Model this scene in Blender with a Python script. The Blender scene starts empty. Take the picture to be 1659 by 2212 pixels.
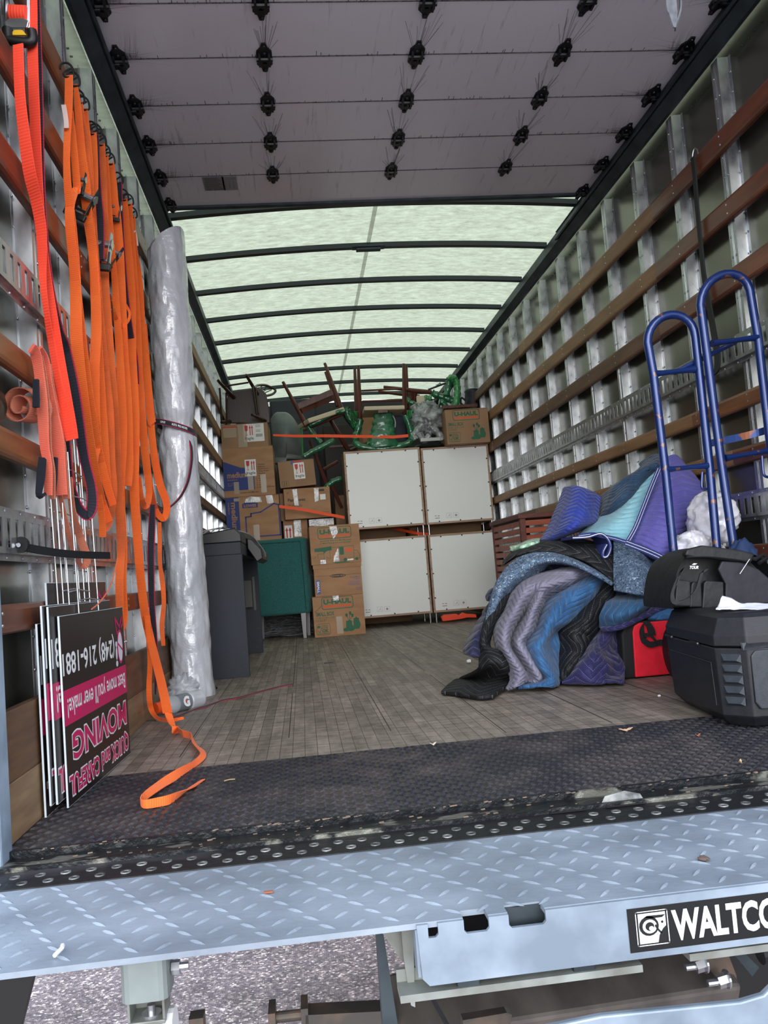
import bpy, math, random
from mathutils import Vector, Matrix, noise
random.seed(7)
SC = bpy.context.scene
COL = SC.collection
PI = math.pi
R_ = math.radians

# ------------------------------------------------------------------ camera, sky, sun, exposure
CAM = Vector((-0.37804, -1.81202, 0.46849))
CR = Vector((0.99232729, -0.09594033, -0.07798723))
CD = Vector((-0.07072817, 0.07687154, -0.99452918))
CF = Vector((0.10141046, 0.99241434, 0.06949604))
FPX = 1833.08
cd = bpy.data.cameras.new('camera'); cam = bpy.data.objects.new('camera', cd); COL.objects.link(cam)
cd.sensor_fit = 'VERTICAL'; cd.sensor_height = 36.0; cd.lens = FPX * 36.0 / 2212.0
cd.clip_start = 0.05; cd.clip_end = 200
_u = -CD
cam.matrix_world = Matrix(((CR.x, _u.x, -CF.x, CAM.x), (CR.y, _u.y, -CF.y, CAM.y), (CR.z, _u.z, -CF.z, CAM.z), (0, 0, 0, 1)))
SC.camera = cam
w = bpy.data.worlds.new('overcast_sky'); SC.world = w; w.use_nodes = True
nt = w.node_tree; bg = nt.nodes['Background']
tc = nt.nodes.new('ShaderNodeTexCoord'); sx = nt.nodes.new('ShaderNodeSeparateXYZ'); cr = nt.nodes.new('ShaderNodeValToRGB')
nt.links.new(tc.outputs['Generated'], sx.inputs[0]); nt.links.new(sx.outputs['Z'], cr.inputs[0]); nt.links.new(cr.outputs[0], bg.inputs[0])
cr.color_ramp.elements[0].position = 0.0; cr.color_ramp.elements[0].color = (1.0, 1.02, 1.07, 1)
cr.color_ramp.elements[1].position = 0.75; cr.color_ramp.elements[1].color = (0.34, 0.40, 0.49, 1)
bg.inputs[1].default_value = 1.6
sd = bpy.data.lights.new('sun', 'SUN'); sd.energy = 1.3; sd.angle = R_(50); sd.color = (1.0, 0.98, 0.95)
sun = bpy.data.objects.new('sun', sd); COL.objects.link(sun); sun.location = (-2, -6, 8)
sun.rotation_euler = Vector((0.12, 0.96, -0.30)).to_track_quat('-Z', 'Y').to_euler()
SC.view_settings.view_transform = 'Standard'; SC.view_settings.look = 'None'
SC.view_settings.exposure = 1.1; SC.view_settings.gamma = 1.0
SC.view_settings.use_curve_mapping = False
try:
    SC.cycles.max_bounces = 8; SC.cycles.transparent_max_bounces = 16; SC.cycles.use_denoising = True
except Exception: pass

# ------------------------------------------------------------------ helpers
def at(px, py, X=None, Y=None, Z=None):
    d = CR * ((px - 829.5) / FPX) + CD * ((py - 1106.0) / FPX) + CF
    if X is not None: t = (X - CAM.x) / d.x
    elif Y is not None: t = (Y - CAM.y) / d.y
    else: t = (Z - CAM.z) / d.z
    return CAM + d * t
def depth(p): return (Vector(p) - CAM).dot(CF)
def mpp(p): return depth(p) / FPX            # metres per pixel at a point
def lin(c):
    return tuple(((x / 255.0) / 12.92 if x / 255.0 <= 0.04045 else ((x / 255.0 + 0.055) / 1.055) ** 2.4) for x in c) + (1.0,)
XL, XR = -0.968, 1.3085

_m = {}
def mat(name, col, rough=0.6, metal=0.0, col2=None, scale=8.0, stretch=(1, 1, 1), amt=1.0, bump=0.0, bscale=None, coat=0.0,
        trans=0.0, alpha=1.0, spec=0.5, detail=4.0, lo=0.35, hi=0.65, vor=False, rvar=0.0, sheen=0.0, dist=0.02):
    if name in _m: return _m[name]
    m = bpy.data.materials.new(name); m.use_nodes = True; _m[name] = m
    n = m.node_tree; b = n.nodes['Principled BSDF']
    b.inputs['Base Color'].default_value = lin(col); b.inputs['Roughness'].default_value = rough; b.inputs['Metallic'].default_value = metal
    b.inputs['Coat Weight'].default_value = coat; b.inputs['Transmission Weight'].default_value = trans
    b.inputs['Alpha'].default_value = alpha; b.inputs['Specular IOR Level'].default_value = spec; b.inputs['Sheen Weight'].default_value = sheen
    t = n.nodes.new('ShaderNodeTexCoord'); mp = n.nodes.new('ShaderNodeMapping'); n.links.new(t.outputs['Object'], mp.inputs[0])
    mp.inputs['Scale'].default_value = stretch
    if col2 is not None:
        if vor:
            tx = n.nodes.new('ShaderNodeTexVoronoi'); tx.inputs['Scale'].default_value = scale; out = tx.outputs['Color']
            sp = n.nodes.new('ShaderNodeSeparateColor'); n.links.new(out, sp.inputs[0]); out = sp.outputs[0]
        else:
            tx = n.nodes.new('ShaderNodeTexNoise'); tx.inputs['Scale'].default_value = scale; tx.inputs['Detail'].default_value = detail; out = tx.outputs['Fac']
        n.links.new(mp.outputs[0], tx.inputs['Vector'])
        r = n.nodes.new('ShaderNodeValToRGB'); n.links.new(out, r.inputs[0])
        r.color_ramp.elements[0].position = lo; r.color_ramp.elements[1].position = hi
        r.color_ramp.elements[0].color = lin(col); r.color_ramp.elements[1].color = lin(col2)
        n.links.new(r.outputs[0], b.inputs['Base Color'])
        if rvar:
            mr = n.nodes.new('ShaderNodeMapRange'); n.links.new(out, mr.inputs[0]); mr.inputs[3].default_value = rough - rvar; mr.inputs[4].default_value = rough + rvar
            n.links.new(mr.outputs[0], b.inputs['Roughness'])
    if bump:
        bx = n.nodes.new('ShaderNodeTexNoise'); bx.inputs['Scale'].default_value = bscale or scale * 3; bx.inputs['Detail'].default_value = 5
        n.links.new(mp.outputs[0], bx.inputs['Vector'])
        bn = n.nodes.new('ShaderNodeBump'); bn.inputs['Strength'].default_value = bump; bn.inputs['Distance'].default_value = dist
        n.links.new(bx.outputs['Fac'], bn.inputs['Height']); n.links.new(bn.outputs[0], b.inputs['Normal'])
    return m
def wood(name, c1, c2, axis='Y', rough=0.55, sc=6.0, lo=0.3, hi=0.7):
    st = {'X': (0.12, 1, 1), 'Y': (1, 0.12, 1), 'Z': (1, 1, 0.12)}[axis]
    st = tuple(5 * q for q in st)
    return mat(name, c1, rough, 0, c2, sc, st, bump=0.15, detail=6, lo=lo, hi=hi, dist=0.004)

class MB:
    def __init__(s): s.v = []; s.f = []; s.u = []; s.mi = []; s.M = None; s.cur = 0
    def add(s, vs, fs, uv=None):
        o = len(s.v)
        for p in vs:
            p = Vector(p)
            s.v.append(s.M @ p if s.M is not None else p)
        for i, f in enumerate(fs):
            s.f.append(tuple(o + k for k in f)); s.mi.append(s.cur)
            s.u.append([uv[k] for k in f] if uv else None)
    def box(s, x0, x1, y0, y1, z0, z1):
        v = [(x, y, z) for z in (z0, z1) for y in (y0, y1) for x in (x0, x1)]
        s.add(v, [(0, 2, 3, 1), (4, 5, 7, 6), (0, 1, 5, 4), (2, 6, 7, 3), (0, 4, 6, 2), (1, 3, 7, 5)])
    def obox(s, c, size, ax=None):
        c = Vector(c); a = ax or (Vector((1, 0, 0)), Vector((0, 1, 0)), Vector((0, 0, 1)))
        v = [c + a[0] * (i * size[0] / 2) + a[1] * (j * size[1] / 2) + a[2] * (k * size[2] / 2) for k in (-1, 1) for j in (-1, 1) for i in (-1, 1)]
        s.add(v, [(0, 2, 3, 1), (4, 5, 7, 6), (0, 1, 5, 4), (2, 6, 7, 3), (0, 4, 6, 2), (1, 3, 7, 5)])
    def bar(s, p0, p1, w, h, up=(0, 0, 1), w1=None, h1=None):
        p0 = Vector(p0); p1 = Vector(p1); d = (p1 - p0).normalized(); up = Vector(up)
        a = d.cross(up)
        if a.length < 1e-4: a = d.cross(Vector((1, 0, 0)))
        a.normalize(); b = a.cross(d)
        w1 = w if w1 is None else w1; h1 = h if h1 is None else h1
        v = []
        for p, ww, hh in ((p0, w, h), (p1, w1, h1)):
            for i, j in ((-1, -1), (1, -1), (1, 1), (-1, 1)): v.append(p + a * (i * ww / 2) + b * (j * hh / 2))
        s.add(v, [(3, 2, 1, 0), (4, 5, 6, 7), (0, 1, 5, 4), (1, 2, 6, 5), (2, 3, 7, 6), (3, 0, 4, 7)])
    def tube(s, pts, r, seg=8, closed=False, caps=True, sq=1.0):
        pts = [Vector(p) for p in pts]; n = len(pts)
        rr = r if isinstance(r, (list, tuple)) else [r] * n
        t0 = (pts[1] - pts[0]).normalized(); up = Vector((0, 0, 1)) if abs(t0.z) < 0.9 else Vector((1, 0, 0))
        a = t0.cross(up).normalized(); vs = []; uv = []
        L = 0
        for i in range(n):
            t = (pts[(i + 1) % n] - pts[i - 1]) if closed else (pts[min(i + 1, n - 1)] - pts[max(i - 1, 0)])
            t.normalize(); a = (a - t * a.dot(t)).normalized(); b = t.cross(a)
            if i: L += (pts[i] - pts[i - 1]).length
            for k in range(seg):
                q = 2 * PI * k / seg; vs.append(pts[i] + a * (math.cos(q) * rr[i]) + b * (math.sin(q) * rr[i] * sq)); uv.append((k / seg, L))
        fs = []
        m = n if closed else n - 1
        for i in range(m):
            for k in range(seg):
                j = (i + 1) % n; fs.append((i * seg + k, i * seg + (k + 1) % seg, j * seg + (k + 1) % seg, j * seg + k))
        if caps and not closed: fs.append(tuple(range(seg - 1, -1, -1))); fs.append(tuple((n - 1) * seg + k for k in range(seg)))
        s.add(vs, fs, uv)
    def cyl(s, p0, p1, r, r1=None, seg=16): s.tube([p0, p1], [r, r if r1 is None else r1], seg)
    def prism(s, poly, o, u, v, n, d0, d1):
        o = Vector(o); u = Vector(u); v = Vector(v); n = Vector(n); k = len(poly)
        vs = [o + u * a + v * b + n * d0 for a, b in poly] + [o + u * a + v * b + n * d1 for a, b in poly]
        s.add(vs, [tuple(range(k - 1, -1, -1)), tuple(range(k, 2 * k))] + [(i, (i + 1) % k, k + (i + 1) % k, k + i) for i in range(k)])
    def lathe(s, prof, c, axis=(0, 0, 1), seg=20):
        c = Vector(c); ax = Vector(axis).normalized(); a = ax.orthogonal().normalized(); b = ax.cross(a)
        vs = [c + ax * h + (a * math.cos(2 * PI * k / seg) + b * math.sin(2 * PI * k / seg)) * r for r, h in prof for k in range(seg)]
        fs = [(i * seg + k, i * seg + (k + 1) % seg, (i + 1) * seg + (k + 1) % seg, (i + 1) * seg + k) for i in range(len(prof) - 1) for k in range(seg)]
        s.add(vs, fs + [tuple(range(seg - 1, -1, -1)), tuple((len(prof) - 1) * seg + k for k in range(seg))])
    def ribbon(s, pts, wd, t=0.002):
        """pts: centres; wd: half-width vectors"""
        n = len(pts); vs = []; uv = []; L = 0
        for i in range(n):
            p = Vector(pts[i]); h = Vector(wd[i])
            tg = (Vector(pts[min(i + 1, n - 1)]) - Vector(pts[max(i - 1, 0)])).normalized()
            nn = tg.cross(h)
            nn = nn.normalized() * (t / 2) if nn.length > 1e-9 else Vector((0, t / 2, 0))
            if i: L += (p - Vector(pts[i - 1])).length
            vs += [p - h - nn, p + h - nn, p + h + nn, p - h + nn]; uv += [(0, L), (1, L), (1, L), (0, L)]
        fs = []
        for i in range(n - 1):
            for k in range(4): fs.append((4 * i + k, 4 * i + (k + 1) % 4, 4 * i + 4 + (k + 1) % 4, 4 * i + 4 + k))
        fs += [(3, 2, 1, 0), (4 * n - 4, 4 * n - 3, 4 * n - 2, 4 * n - 1)]
        s.add(vs, fs, uv)
    def surf(s, fn, nu, nv, close_u=False):
        vs = []; uv = []
        for j in range(nv + 1):
            for i in range(nu + (0 if close_u else 1)):
                vs.append(fn(i / nu, j / nv)); uv.append((i / nu, j / nv))
        W = nu if close_u else nu + 1; fs = []
        for j in range(nv):
            for i in range(nu):
                a = j * W + i; b = j * W + (i + 1) % W; fs.append((a, b, b + W, a + W))
        s.add(vs, fs, uv)
    def build(s, name, m, parent=None, smooth=False, bevel=0, seg=2, solid=0, ang=40, sub=0):
        ms = m if isinstance(m, (list, tuple)) else [m]
        me = bpy.data.meshes.new(name)
        if parent is not None: off = wloc(parent)
        else:
            lo = [min(p[i] for p in s.v) for i in range(3)]; hi = [max(p[i] for p in s.v) for i in range(3)]
            off = Vector(((lo[0] + hi[0]) / 2, (lo[1] + hi[1]) / 2, lo[2]))
        me.from_pydata([tuple(p - off) for p in s.v], [], s.f)
        for q in ms: me.materials.append(q)
        if any(s.mi): me.polygons.foreach_set('material_index', s.mi)
        if any(q is not None for q in s.u):
            ul = me.uv_layers.new(name='UVMap'); d = []
            for f, q in zip(s.f, s.u): d += (q if q is not None else [(0, 0)] * len(f))
            ul.data.foreach_set('uv', [c for p in d for c in p])
        me.update(); me.validate()
        if smooth:
            me.polygons.foreach_set('use_smooth', [True] * len(me.polygons)); me.set_sharp_from_angle(angle=R_(ang))
        o = bpy.data.objects.new(name, me); COL.objects.link(o)
        if parent is not None: o.parent = parent
        else: o.location = off
        if solid:
            k = o.modifiers.new('thickness', 'SOLIDIFY'); k.thickness = solid; k.offset = 0
        if bevel:
            k = o.modifiers.new('bevel', 'BEVEL'); k.width = bevel; k.segments = seg; k.limit_method = 'ANGLE'; k.angle_limit = R_(35)
        if sub:
            k = o.modifiers.new('sub', 'SUBSURF'); k.levels = sub; k.render_levels = sub
        return o
def wloc(o):
    v = Vector((0, 0, 0))
    while o is not None: v += Vector(o.location); o = o.parent
    return v
def thing(name, label, cat, loc=(0, 0, 0), group=None):
    o = bpy.data.objects.new(name, None); COL.objects.link(o); o.location = loc; o.empty_display_size = 0.1
    o['label'] = label; o['category'] = cat
    if group: o['group'] = group
    return o
def tag(o, label, cat, group=None):
    o['label'] = label; o['category'] = cat
    if group: o['group'] = group
    return o
def struct(o): o['kind'] = 'structure'; return o
def cr_spline(P, n=8):
    """Catmull-Rom through points (tuples of any length)"""
    P = [tuple(p) for p in P]; out = []
    for i in range(len(P) - 1):
        a = P[max(i - 1, 0)]; b = P[i]; c = P[i + 1]; d = P[min(i + 2, len(P) - 1)]
        for k in range(n):
            t = k / n
            out.append(tuple(0.5 * (2 * q1 + (q2 - q0) * t + (2 * q0 - 5 * q1 + 4 * q2 - q3) * t * t + (-q0 + 3 * q1 - 3 * q2 + q3) * t ** 3) for q0, q1, q2, q3 in zip(a, b, c, d)))
    out.append(P[-1]); return out
def nz(p, s=1.0): return noise.noise(Vector(p) * s)

# text as flat mesh geometry -------------------------------------------------
_tx = {}
def text_geo(sx_, bold=0.0, shear=0.0):
    key = (sx_, bold, shear)
    if key in _tx: return _tx[key]
    c = bpy.data.curves.new('lettering', 'FONT'); c.body = sx_; c.size = 1; c.offset = bold; c.shear = shear; c.resolution_u = 3
    o = bpy.data.objects.new('lettering', c); me = o.to_mesh()
    v = [(p.co.x, p.co.y) for p in me.vertices]; f = [tuple(p.vertices) for p in me.polygons]
    o.to_mesh_clear(); bpy.data.objects.remove(o); bpy.data.curves.remove(c)
    x0 = min(p[0] for p in v); x1 = max(p[0] for p in v); y0 = min(p[1] for p in v); y1 = max(p[1] for p in v)
    _tx[key] = ([((p[0] - x0) / (x1 - x0), (p[1] - y0) / (y1 - y0)) for p in v], f, (x1 - x0) / (y1 - y0)); return _tx[key]
class Face:
    """a printed face: origin, right, up, outward normal"""
    def __init__(s, o, u, v, n): s.o = Vector(o); s.u = Vector(u); s.v = Vector(v); s.n = Vector(n)
    def P(s, a, b, d=0.0006): return s.o + s.u * a + s.v * b + s.n * d
    def poly(s, mb, pts, d=0.0006): mb.add([s.P(a, b, d) for a, b in pts], [tuple(range(len(pts)))])
    def rect(s, mb, a0, b0, a1, b1, d=0.0006): s.poly(mb, [(a0, b0), (a1, b0), (a1, b1), (a0, b1)], d)
    def text(s, mb, t, a0, b0, a1, b1, bold=0.0, d=0.0006, shear=0.0, rot=False, rad=0.0):
        v, f, _ = text_geo(t, bold, shear); vs = []
        for x, y in v:
            if rot: vs.append(s.P(a0 + (a1 - a0) * y, b1 - (b1 - b0) * x, d))
            else:
                A = a0 + (a1 - a0) * x; B = b0 + (b1 - b0) * y + rad * (x - 0.5) * (a1 - a0)
                vs.append(s.P(A, B, d))
        mb.add(vs, f)
    def line(s, mb, pts, w, d=0.0006, closed=False):
        n = len(pts)
        for i in range(n if closed else n - 1):
            a = Vector(pts[i]); b = Vector(pts[(i + 1) % n]); t = (b - a)
            if t.length < 1e-7: continue
            t.normalize(); q = Vector((-t.y, t.x)) * w / 2; a = a - t * w * .3; b = b + t * w * .3
            s.poly(mb, [tuple(a - q), tuple(b - q), tuple(b + q), tuple(a + q)], d)
    def rrect(s, mb, a0, b0, a1, b1, r, w, d=0.0006):
        p = []
        for cx, cy, q0 in ((a1 - r, b0 + r, -90), (a1 - r, b1 - r, 0), (a0 + r, b1 - r, 90), (a0 + r, b0 + r, 180)):
            for k in range(5): q = R_(q0 + k * 22.5); p.append((cx + r * math.cos(q), cy + r * math.sin(q)))
        s.line(mb, p, w, d, True)
    def disc(s, mb, a, b, ra, rb=None, d=0.0006, seg=16):
        rb = rb or ra; s.poly(mb, [(a + ra * math.cos(2 * PI * k / seg), b + rb * math.sin(2 * PI * k / seg)) for k in range(seg)], d)

# ------------------------------------------------------------------ materials
GALV = mat('galvanised_steel', (150, 154, 158), 0.3, 0.88, (196, 198, 200), 26, (1, 1, .5), lo=.3, hi=.7, rvar=0.1, detail=7)
GALVD = mat('weathered_galvanised_steel', (122, 140, 158), 0.5, 0.35, (172, 192, 212), 7, bump=0.1, bscale=60, detail=8, lo=.35, hi=.65, rvar=.1)
SKIN = mat('aluminium_side_sheet', (104, 104, 94), 0.2, 0.8, (116, 116, 104), 3, bump=0.05, bscale=4)
DARKSTEEL = mat('dark_steel', (46, 54, 60), 0.5, 0.5, (66, 76, 82), 9)
BLACKPL = mat('black_plastic', (10, 11, 13), 0.45)
BLACKRUB = mat('black_rubber', (14, 15, 19), 0.6)
STEEL = mat('bright_steel', (190, 192, 196), 0.25, 0.9)
WHITEP = mat('white_print', (228, 230, 232), 0.5)
TAN1 = wood('tan_oak_slat', (150, 112, 76), (122, 88, 56))
TAN2 = wood('brown_oak_slat', (112, 78, 54), (84, 56, 38))
RED1 = wood('reddish_hardwood_slat', (112, 62, 38), (78, 40, 26), rough=0.35)
RED2 = wood('honey_hardwood_slat', (138, 88, 52), (104, 62, 36), rough=0.38)
PLYK = wood('plywood_kick_board', (148, 122, 92), (112, 88, 66), sc=9)
PLYD = wood('dark_plywood_kick_board', (112, 82, 58), (78, 56, 40), sc=9)
# ------------------------------------------------------------------ floor and ground
def floor_mat():
    m = bpy.data.materials.new('worn_laminated_oak_floor'); m.use_nodes = True; n = m.node_tree; b = n.nodes['Principled BSDF']; L = n.links.new
    t = n.nodes.new('ShaderNodeTexCoord'); mp = n.nodes.new('ShaderNodeMapping'); mp.inputs['Rotation'].default_value = (0, 0, PI / 2); L(t.outputs['Object'], mp.inputs[0])
    br = n.nodes.new('ShaderNodeTexBrick'); L(mp.outputs[0], br.inputs[0])
    br.inputs['Scale'].default_value = 1.0; br.inputs['Brick Width'].default_value = 0.62; br.inputs['Row Height'].default_value = 0.034; br.inputs['Mortar Size'].default_value = 0.0008
    br.inputs['Color1'].default_value = lin((152, 142, 132)); br.inputs['Color2'].default_value = lin((122, 113, 104)); br.inputs['Mortar'].default_value = lin((60, 52, 46))
    br.inputs['Bias'].default_value = -0.1
    n1 = n.nodes.new('ShaderNodeTexNoise'); mp2 = n.nodes.new('ShaderNodeMapping'); mp2.inputs['Scale'].default_value = (14, 3, 1); L(t.outputs['Object'], mp2.inputs[0]); L(mp2.outputs[0], n1.inputs[0])
    n1.inputs['Scale'].default_value = 1.6; n1.inputs['Detail'].default_value = 9; n1.inputs['Roughness'].default_value = .7
    r1 = n.nodes.new('ShaderNodeValToRGB'); L(n1.outputs[0], r1.inputs[0]); r1.color_ramp.elements[0].position = .3; r1.color_ramp.elements[1].position = .72
    r1.color_ramp.elements[0].color = (.58, .56, .54, 1); r1.color_ramp.elements[1].color = (1.25, 1.22, 1.2, 1)
    mx = n.nodes.new('ShaderNodeMix'); mx.data_type = 'RGBA'; mx.blend_type = 'MULTIPLY'; mx.inputs[0].default_value = 1; L(br.outputs[0], mx.inputs[6]); L(r1.outputs[0], mx.inputs[7])
    n2 = n.nodes.new('ShaderNodeTexNoise'); n2.inputs['Scale'].default_value = 60; n2.inputs['Detail'].default_value = 4; mp3 = n.nodes.new('ShaderNodeMapping'); mp3.inputs['Scale'].default_value = (0.25, 1, 1); L(t.outputs['Object'], mp3.inputs[0]); L(mp3.outputs[0], n2.inputs[0])
    r2 = n.nodes.new('ShaderNodeValToRGB'); L(n2.outputs[0], r2.inputs[0]); r2.color_ramp.elements[0].position = .35; r2.color_ramp.elements[1].position = .65
    r2.color_ramp.elements[0].color = (.72, .72, .72, 1); r2.color_ramp.elements[1].color = (1.15, 1.15, 1.15, 1)
    m2 = n.nodes.new('ShaderNodeMix'); m2.data_type = 'RGBA'; m2.blend_type = 'MULTIPLY'; m2.inputs[0].default_value = 1; L(mx.outputs[2], m2.inputs[6]); L(r2.outputs[0], m2.inputs[7])
    L(m2.outputs[2], b.inputs['Base Color']); b.inputs['Roughness'].default_value = .55
    bn = n.nodes.new('ShaderNodeBump'); bn.inputs['Strength'].default_value = .25; bn.inputs['Distance'].default_value = .004; L(n2.outputs[0], bn.inputs['Height']); L(bn.outputs[0], b.inputs['Normal'])
    return m
mb = MB(); mb.box(XL - .03, XR + .04, .475, 7.97, -.04, 0)
fl = struct(mb.build('floor', floor_mat()))
sc_ = MB(); sc_.cur = 0
for k in range(26):          # long board joints
    x = -.75 + .3 * (k % 7); y0 = .5 + (k // 7) * 1.2 + random.random() * .4
    sc_.box(x - .0012, x + .0012, y0, y0 + .9 + random.random(), 0, .0006)
sc_.build('board_joint', mat('dark_joint_line', (62, 54, 48), .8), fl)
def asphalt():
    m = bpy.data.materials.new('asphalt_with_stone_chips'); m.use_nodes = True; n = m.node_tree; b = n.nodes['Principled BSDF']; L = n.links.new
    t = n.nodes.new('ShaderNodeTexCoord'); v = n.nodes.new('ShaderNodeTexVoronoi'); v.inputs['Scale'].default_value = 105; L(t.outputs['Object'], v.inputs[0])
    s = n.nodes.new('ShaderNodeSeparateColor'); L(v.outputs['Color'], s.inputs[0]); r = n.nodes.new('ShaderNodeValToRGB'); L(s.outputs[0], r.inputs[0])
    e = r.color_ramp.elements; e[0].position = 0; e[0].color = lin((92, 86, 90)); e[1].position = 1; e[1].color = lin((240, 232, 226))
    q = e.new(.55); q.color = lin((126, 118, 122)); q = e.new(.86); q.color = lin((170, 158, 154))
    n1 = n.nodes.new('ShaderNodeTexNoise'); n1.inputs['Scale'].default_value = 3.2; n1.inputs['Detail'].default_value = 6; L(t.outputs['Object'], n1.inputs[0])
    r1 = n.nodes.new('ShaderNodeValToRGB'); L(n1.outputs[0], r1.inputs[0]); r1.color_ramp.elements[0].position = .35; r1.color_ramp.elements[1].position = .66
    r1.color_ramp.elements[0].color = (.7, .68, .68, 1); r1.color_ramp.elements[1].color = (1.5, 1.45, 1.5, 1)
    mx = n.nodes.new('ShaderNodeMix'); mx.data_type = 'RGBA'; mx.blend_type = 'MULTIPLY'; mx.inputs[0].default_value = 1; L(r.outputs[0], mx.inputs[6]); L(r1.outputs[0], mx.inputs[7])
    L(mx.outputs[2], b.inputs['Base Color']); b.inputs['Roughness'].default_value = .8
    bn = n.nodes.new('ShaderNodeBump'); bn.inputs['Strength'].default_value = .6; bn.inputs['Distance'].default_value = .006; L(v.outputs['Distance'], bn.inputs['Height']); L(bn.outputs[0], b.inputs['Normal'])
    return m
mb = MB(); mb.box(-16, 16, -16, 16, -1.25, -1.15); struct(mb.build('ground', asphalt()))

# ------------------------------------------------------------------ raised lugs
def lug(mb, x, y, z, L, W, H, ang):
    c, s = math.cos(ang), math.sin(ang); n = 8; vs = []
    for k in range(n):
        q = 2 * PI * k / n; a = L / 2 * math.cos(q); b = W / 2 * math.sin(q) * (1 - .25 * abs(math.cos(q)))
        vs.append((x + a * c - b * s, y + a * s + b * c, z))
    for k in (-1, 0, 1): vs.append((x + k * L * .26 * c, y + k * L * .26 * s, z + H * (1 if k == 0 else .75)))
    f = [(0, 1, 10), (1, 2, 9, 10), (2, 3, 8, 9), (3, 4, 8), (4, 5, 8), (5, 6, 9, 8), (6, 7, 10, 9), (7, 0, 10)]
    mb.add(vs, f)
TREAD = mat('worn_black_tread_plate', (50, 49, 54), .38, .3, (82, 76, 75), 9, bump=.15, bscale=90, lo=.45, hi=.75, detail=9, rvar=.1)
mb = MB(); mb.box(XL - .03, XR + .04, -.115, .474, -.06, 0)
for j in range(27):
    y = -.10 + j * .0213
    for i in range(112):
        x = XL - .01 + i * .0205
        lug(mb, x, y, 0, .026, .0085, .0042, R_(38 if (i + j) % 2 else -38))
tp = struct(mb.build('floor', TREAD)); tp.name = 'floor_tread_plate'
WORN = mat('chipped_black_sill_paint', (20, 24, 28), .35, .3, (112, 112, 104), 9, (1, 2.5, 1), bump=.3, bscale=40, lo=.58, hi=.62, detail=10)
RUSTS = mat('worn_sill_strip', (24, 26, 30), .5, .3, (132, 126, 134), 2.2, (.55, 1, 1), bump=.2, bscale=70, lo=.5, hi=.72, detail=8)
mb = MB(); mb.box(XL - .2, XR + .2, -.20, -.112, -.07, -.012)
mb.box(XL - .2, XR + .2, -.123, -.115, -.012, .001); mb.box(XL - .2, XR + .2, -.206, -.199, -.012, -.004)
sill = struct(mb.build('trim_1', WORN)); sill['label'] = 'chipped black door sill'
mb = MB()
mb.prism([(-.205, -.012), (-.285, -.016), (-.293, -.03), (-.293, -.08), (-.205, -.08)], (XL - .2, 0, 0), (0, 1, 0), (0, 0, 1), (1, 0, 0), 0, 2.7)
RING = mat('scuffed_bare_metal', (140, 142, 140), .5, .5, (70, 72, 74), 40)
strip = struct(mb.build('trim_2', RUSTS)); mb = MB(); mq = MB()
for i in range(52):
    for j in range(2):
        x = -1.13 + i * .0435 + j * .0217; y = -.232 - j * .03
        mb.lathe([(.0095, 0), (.009, .0016), (.0055, .0016), (.004, -.0005)], (x, y, -.0135 - j * .0015), seg=10)
mb.build('grip_dimple', RING, strip, smooth=True)
for x0, x1 in ((.055, .125), (.165, .24)):   # two torn slots in the strip
    mq.box(x0, x1, -.212, -.196, -.011, -.0095)
mq.build('torn_slot', mat('slot_gap', (14, 13, 13), .9), strip)
mb = MB(); mb.prism([(0, 0), (.085, 0), (.08, .012), (.05, .02), (.01, .014)], (.16, -.196, -.008), (1, 0, 0), (0, .3, .95), (0, 1, 0), 0, .002)
mb.build('bent_lip', RING, strip)
DIRT = mat('pale_grit', (150, 128, 112), .9, 0, (88, 80, 76), 30)
mb = MB()
for k in range(260):
    x = random.uniform(-.9, 1.25); y = -.125 + random.uniform(-.006, .006) if k % 2 else random.uniform(-.2, -.13)
    s = random.uniform(.001, .004); mb.obox((x, y, -.0105 if k % 2 == 0 else .001), (s * 2.4, s, s * .5), (Vector((1, .3, 0)).normalized(), Vector((-.3, 1, 0)).normalized(), Vector((0, 0, 1))))
o = mb.build('sill_grit', DIRT); o['kind'] = 'stuff'; tag(o, 'pale grit and wood crumbs lying along the truck sill', 'grit')

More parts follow.
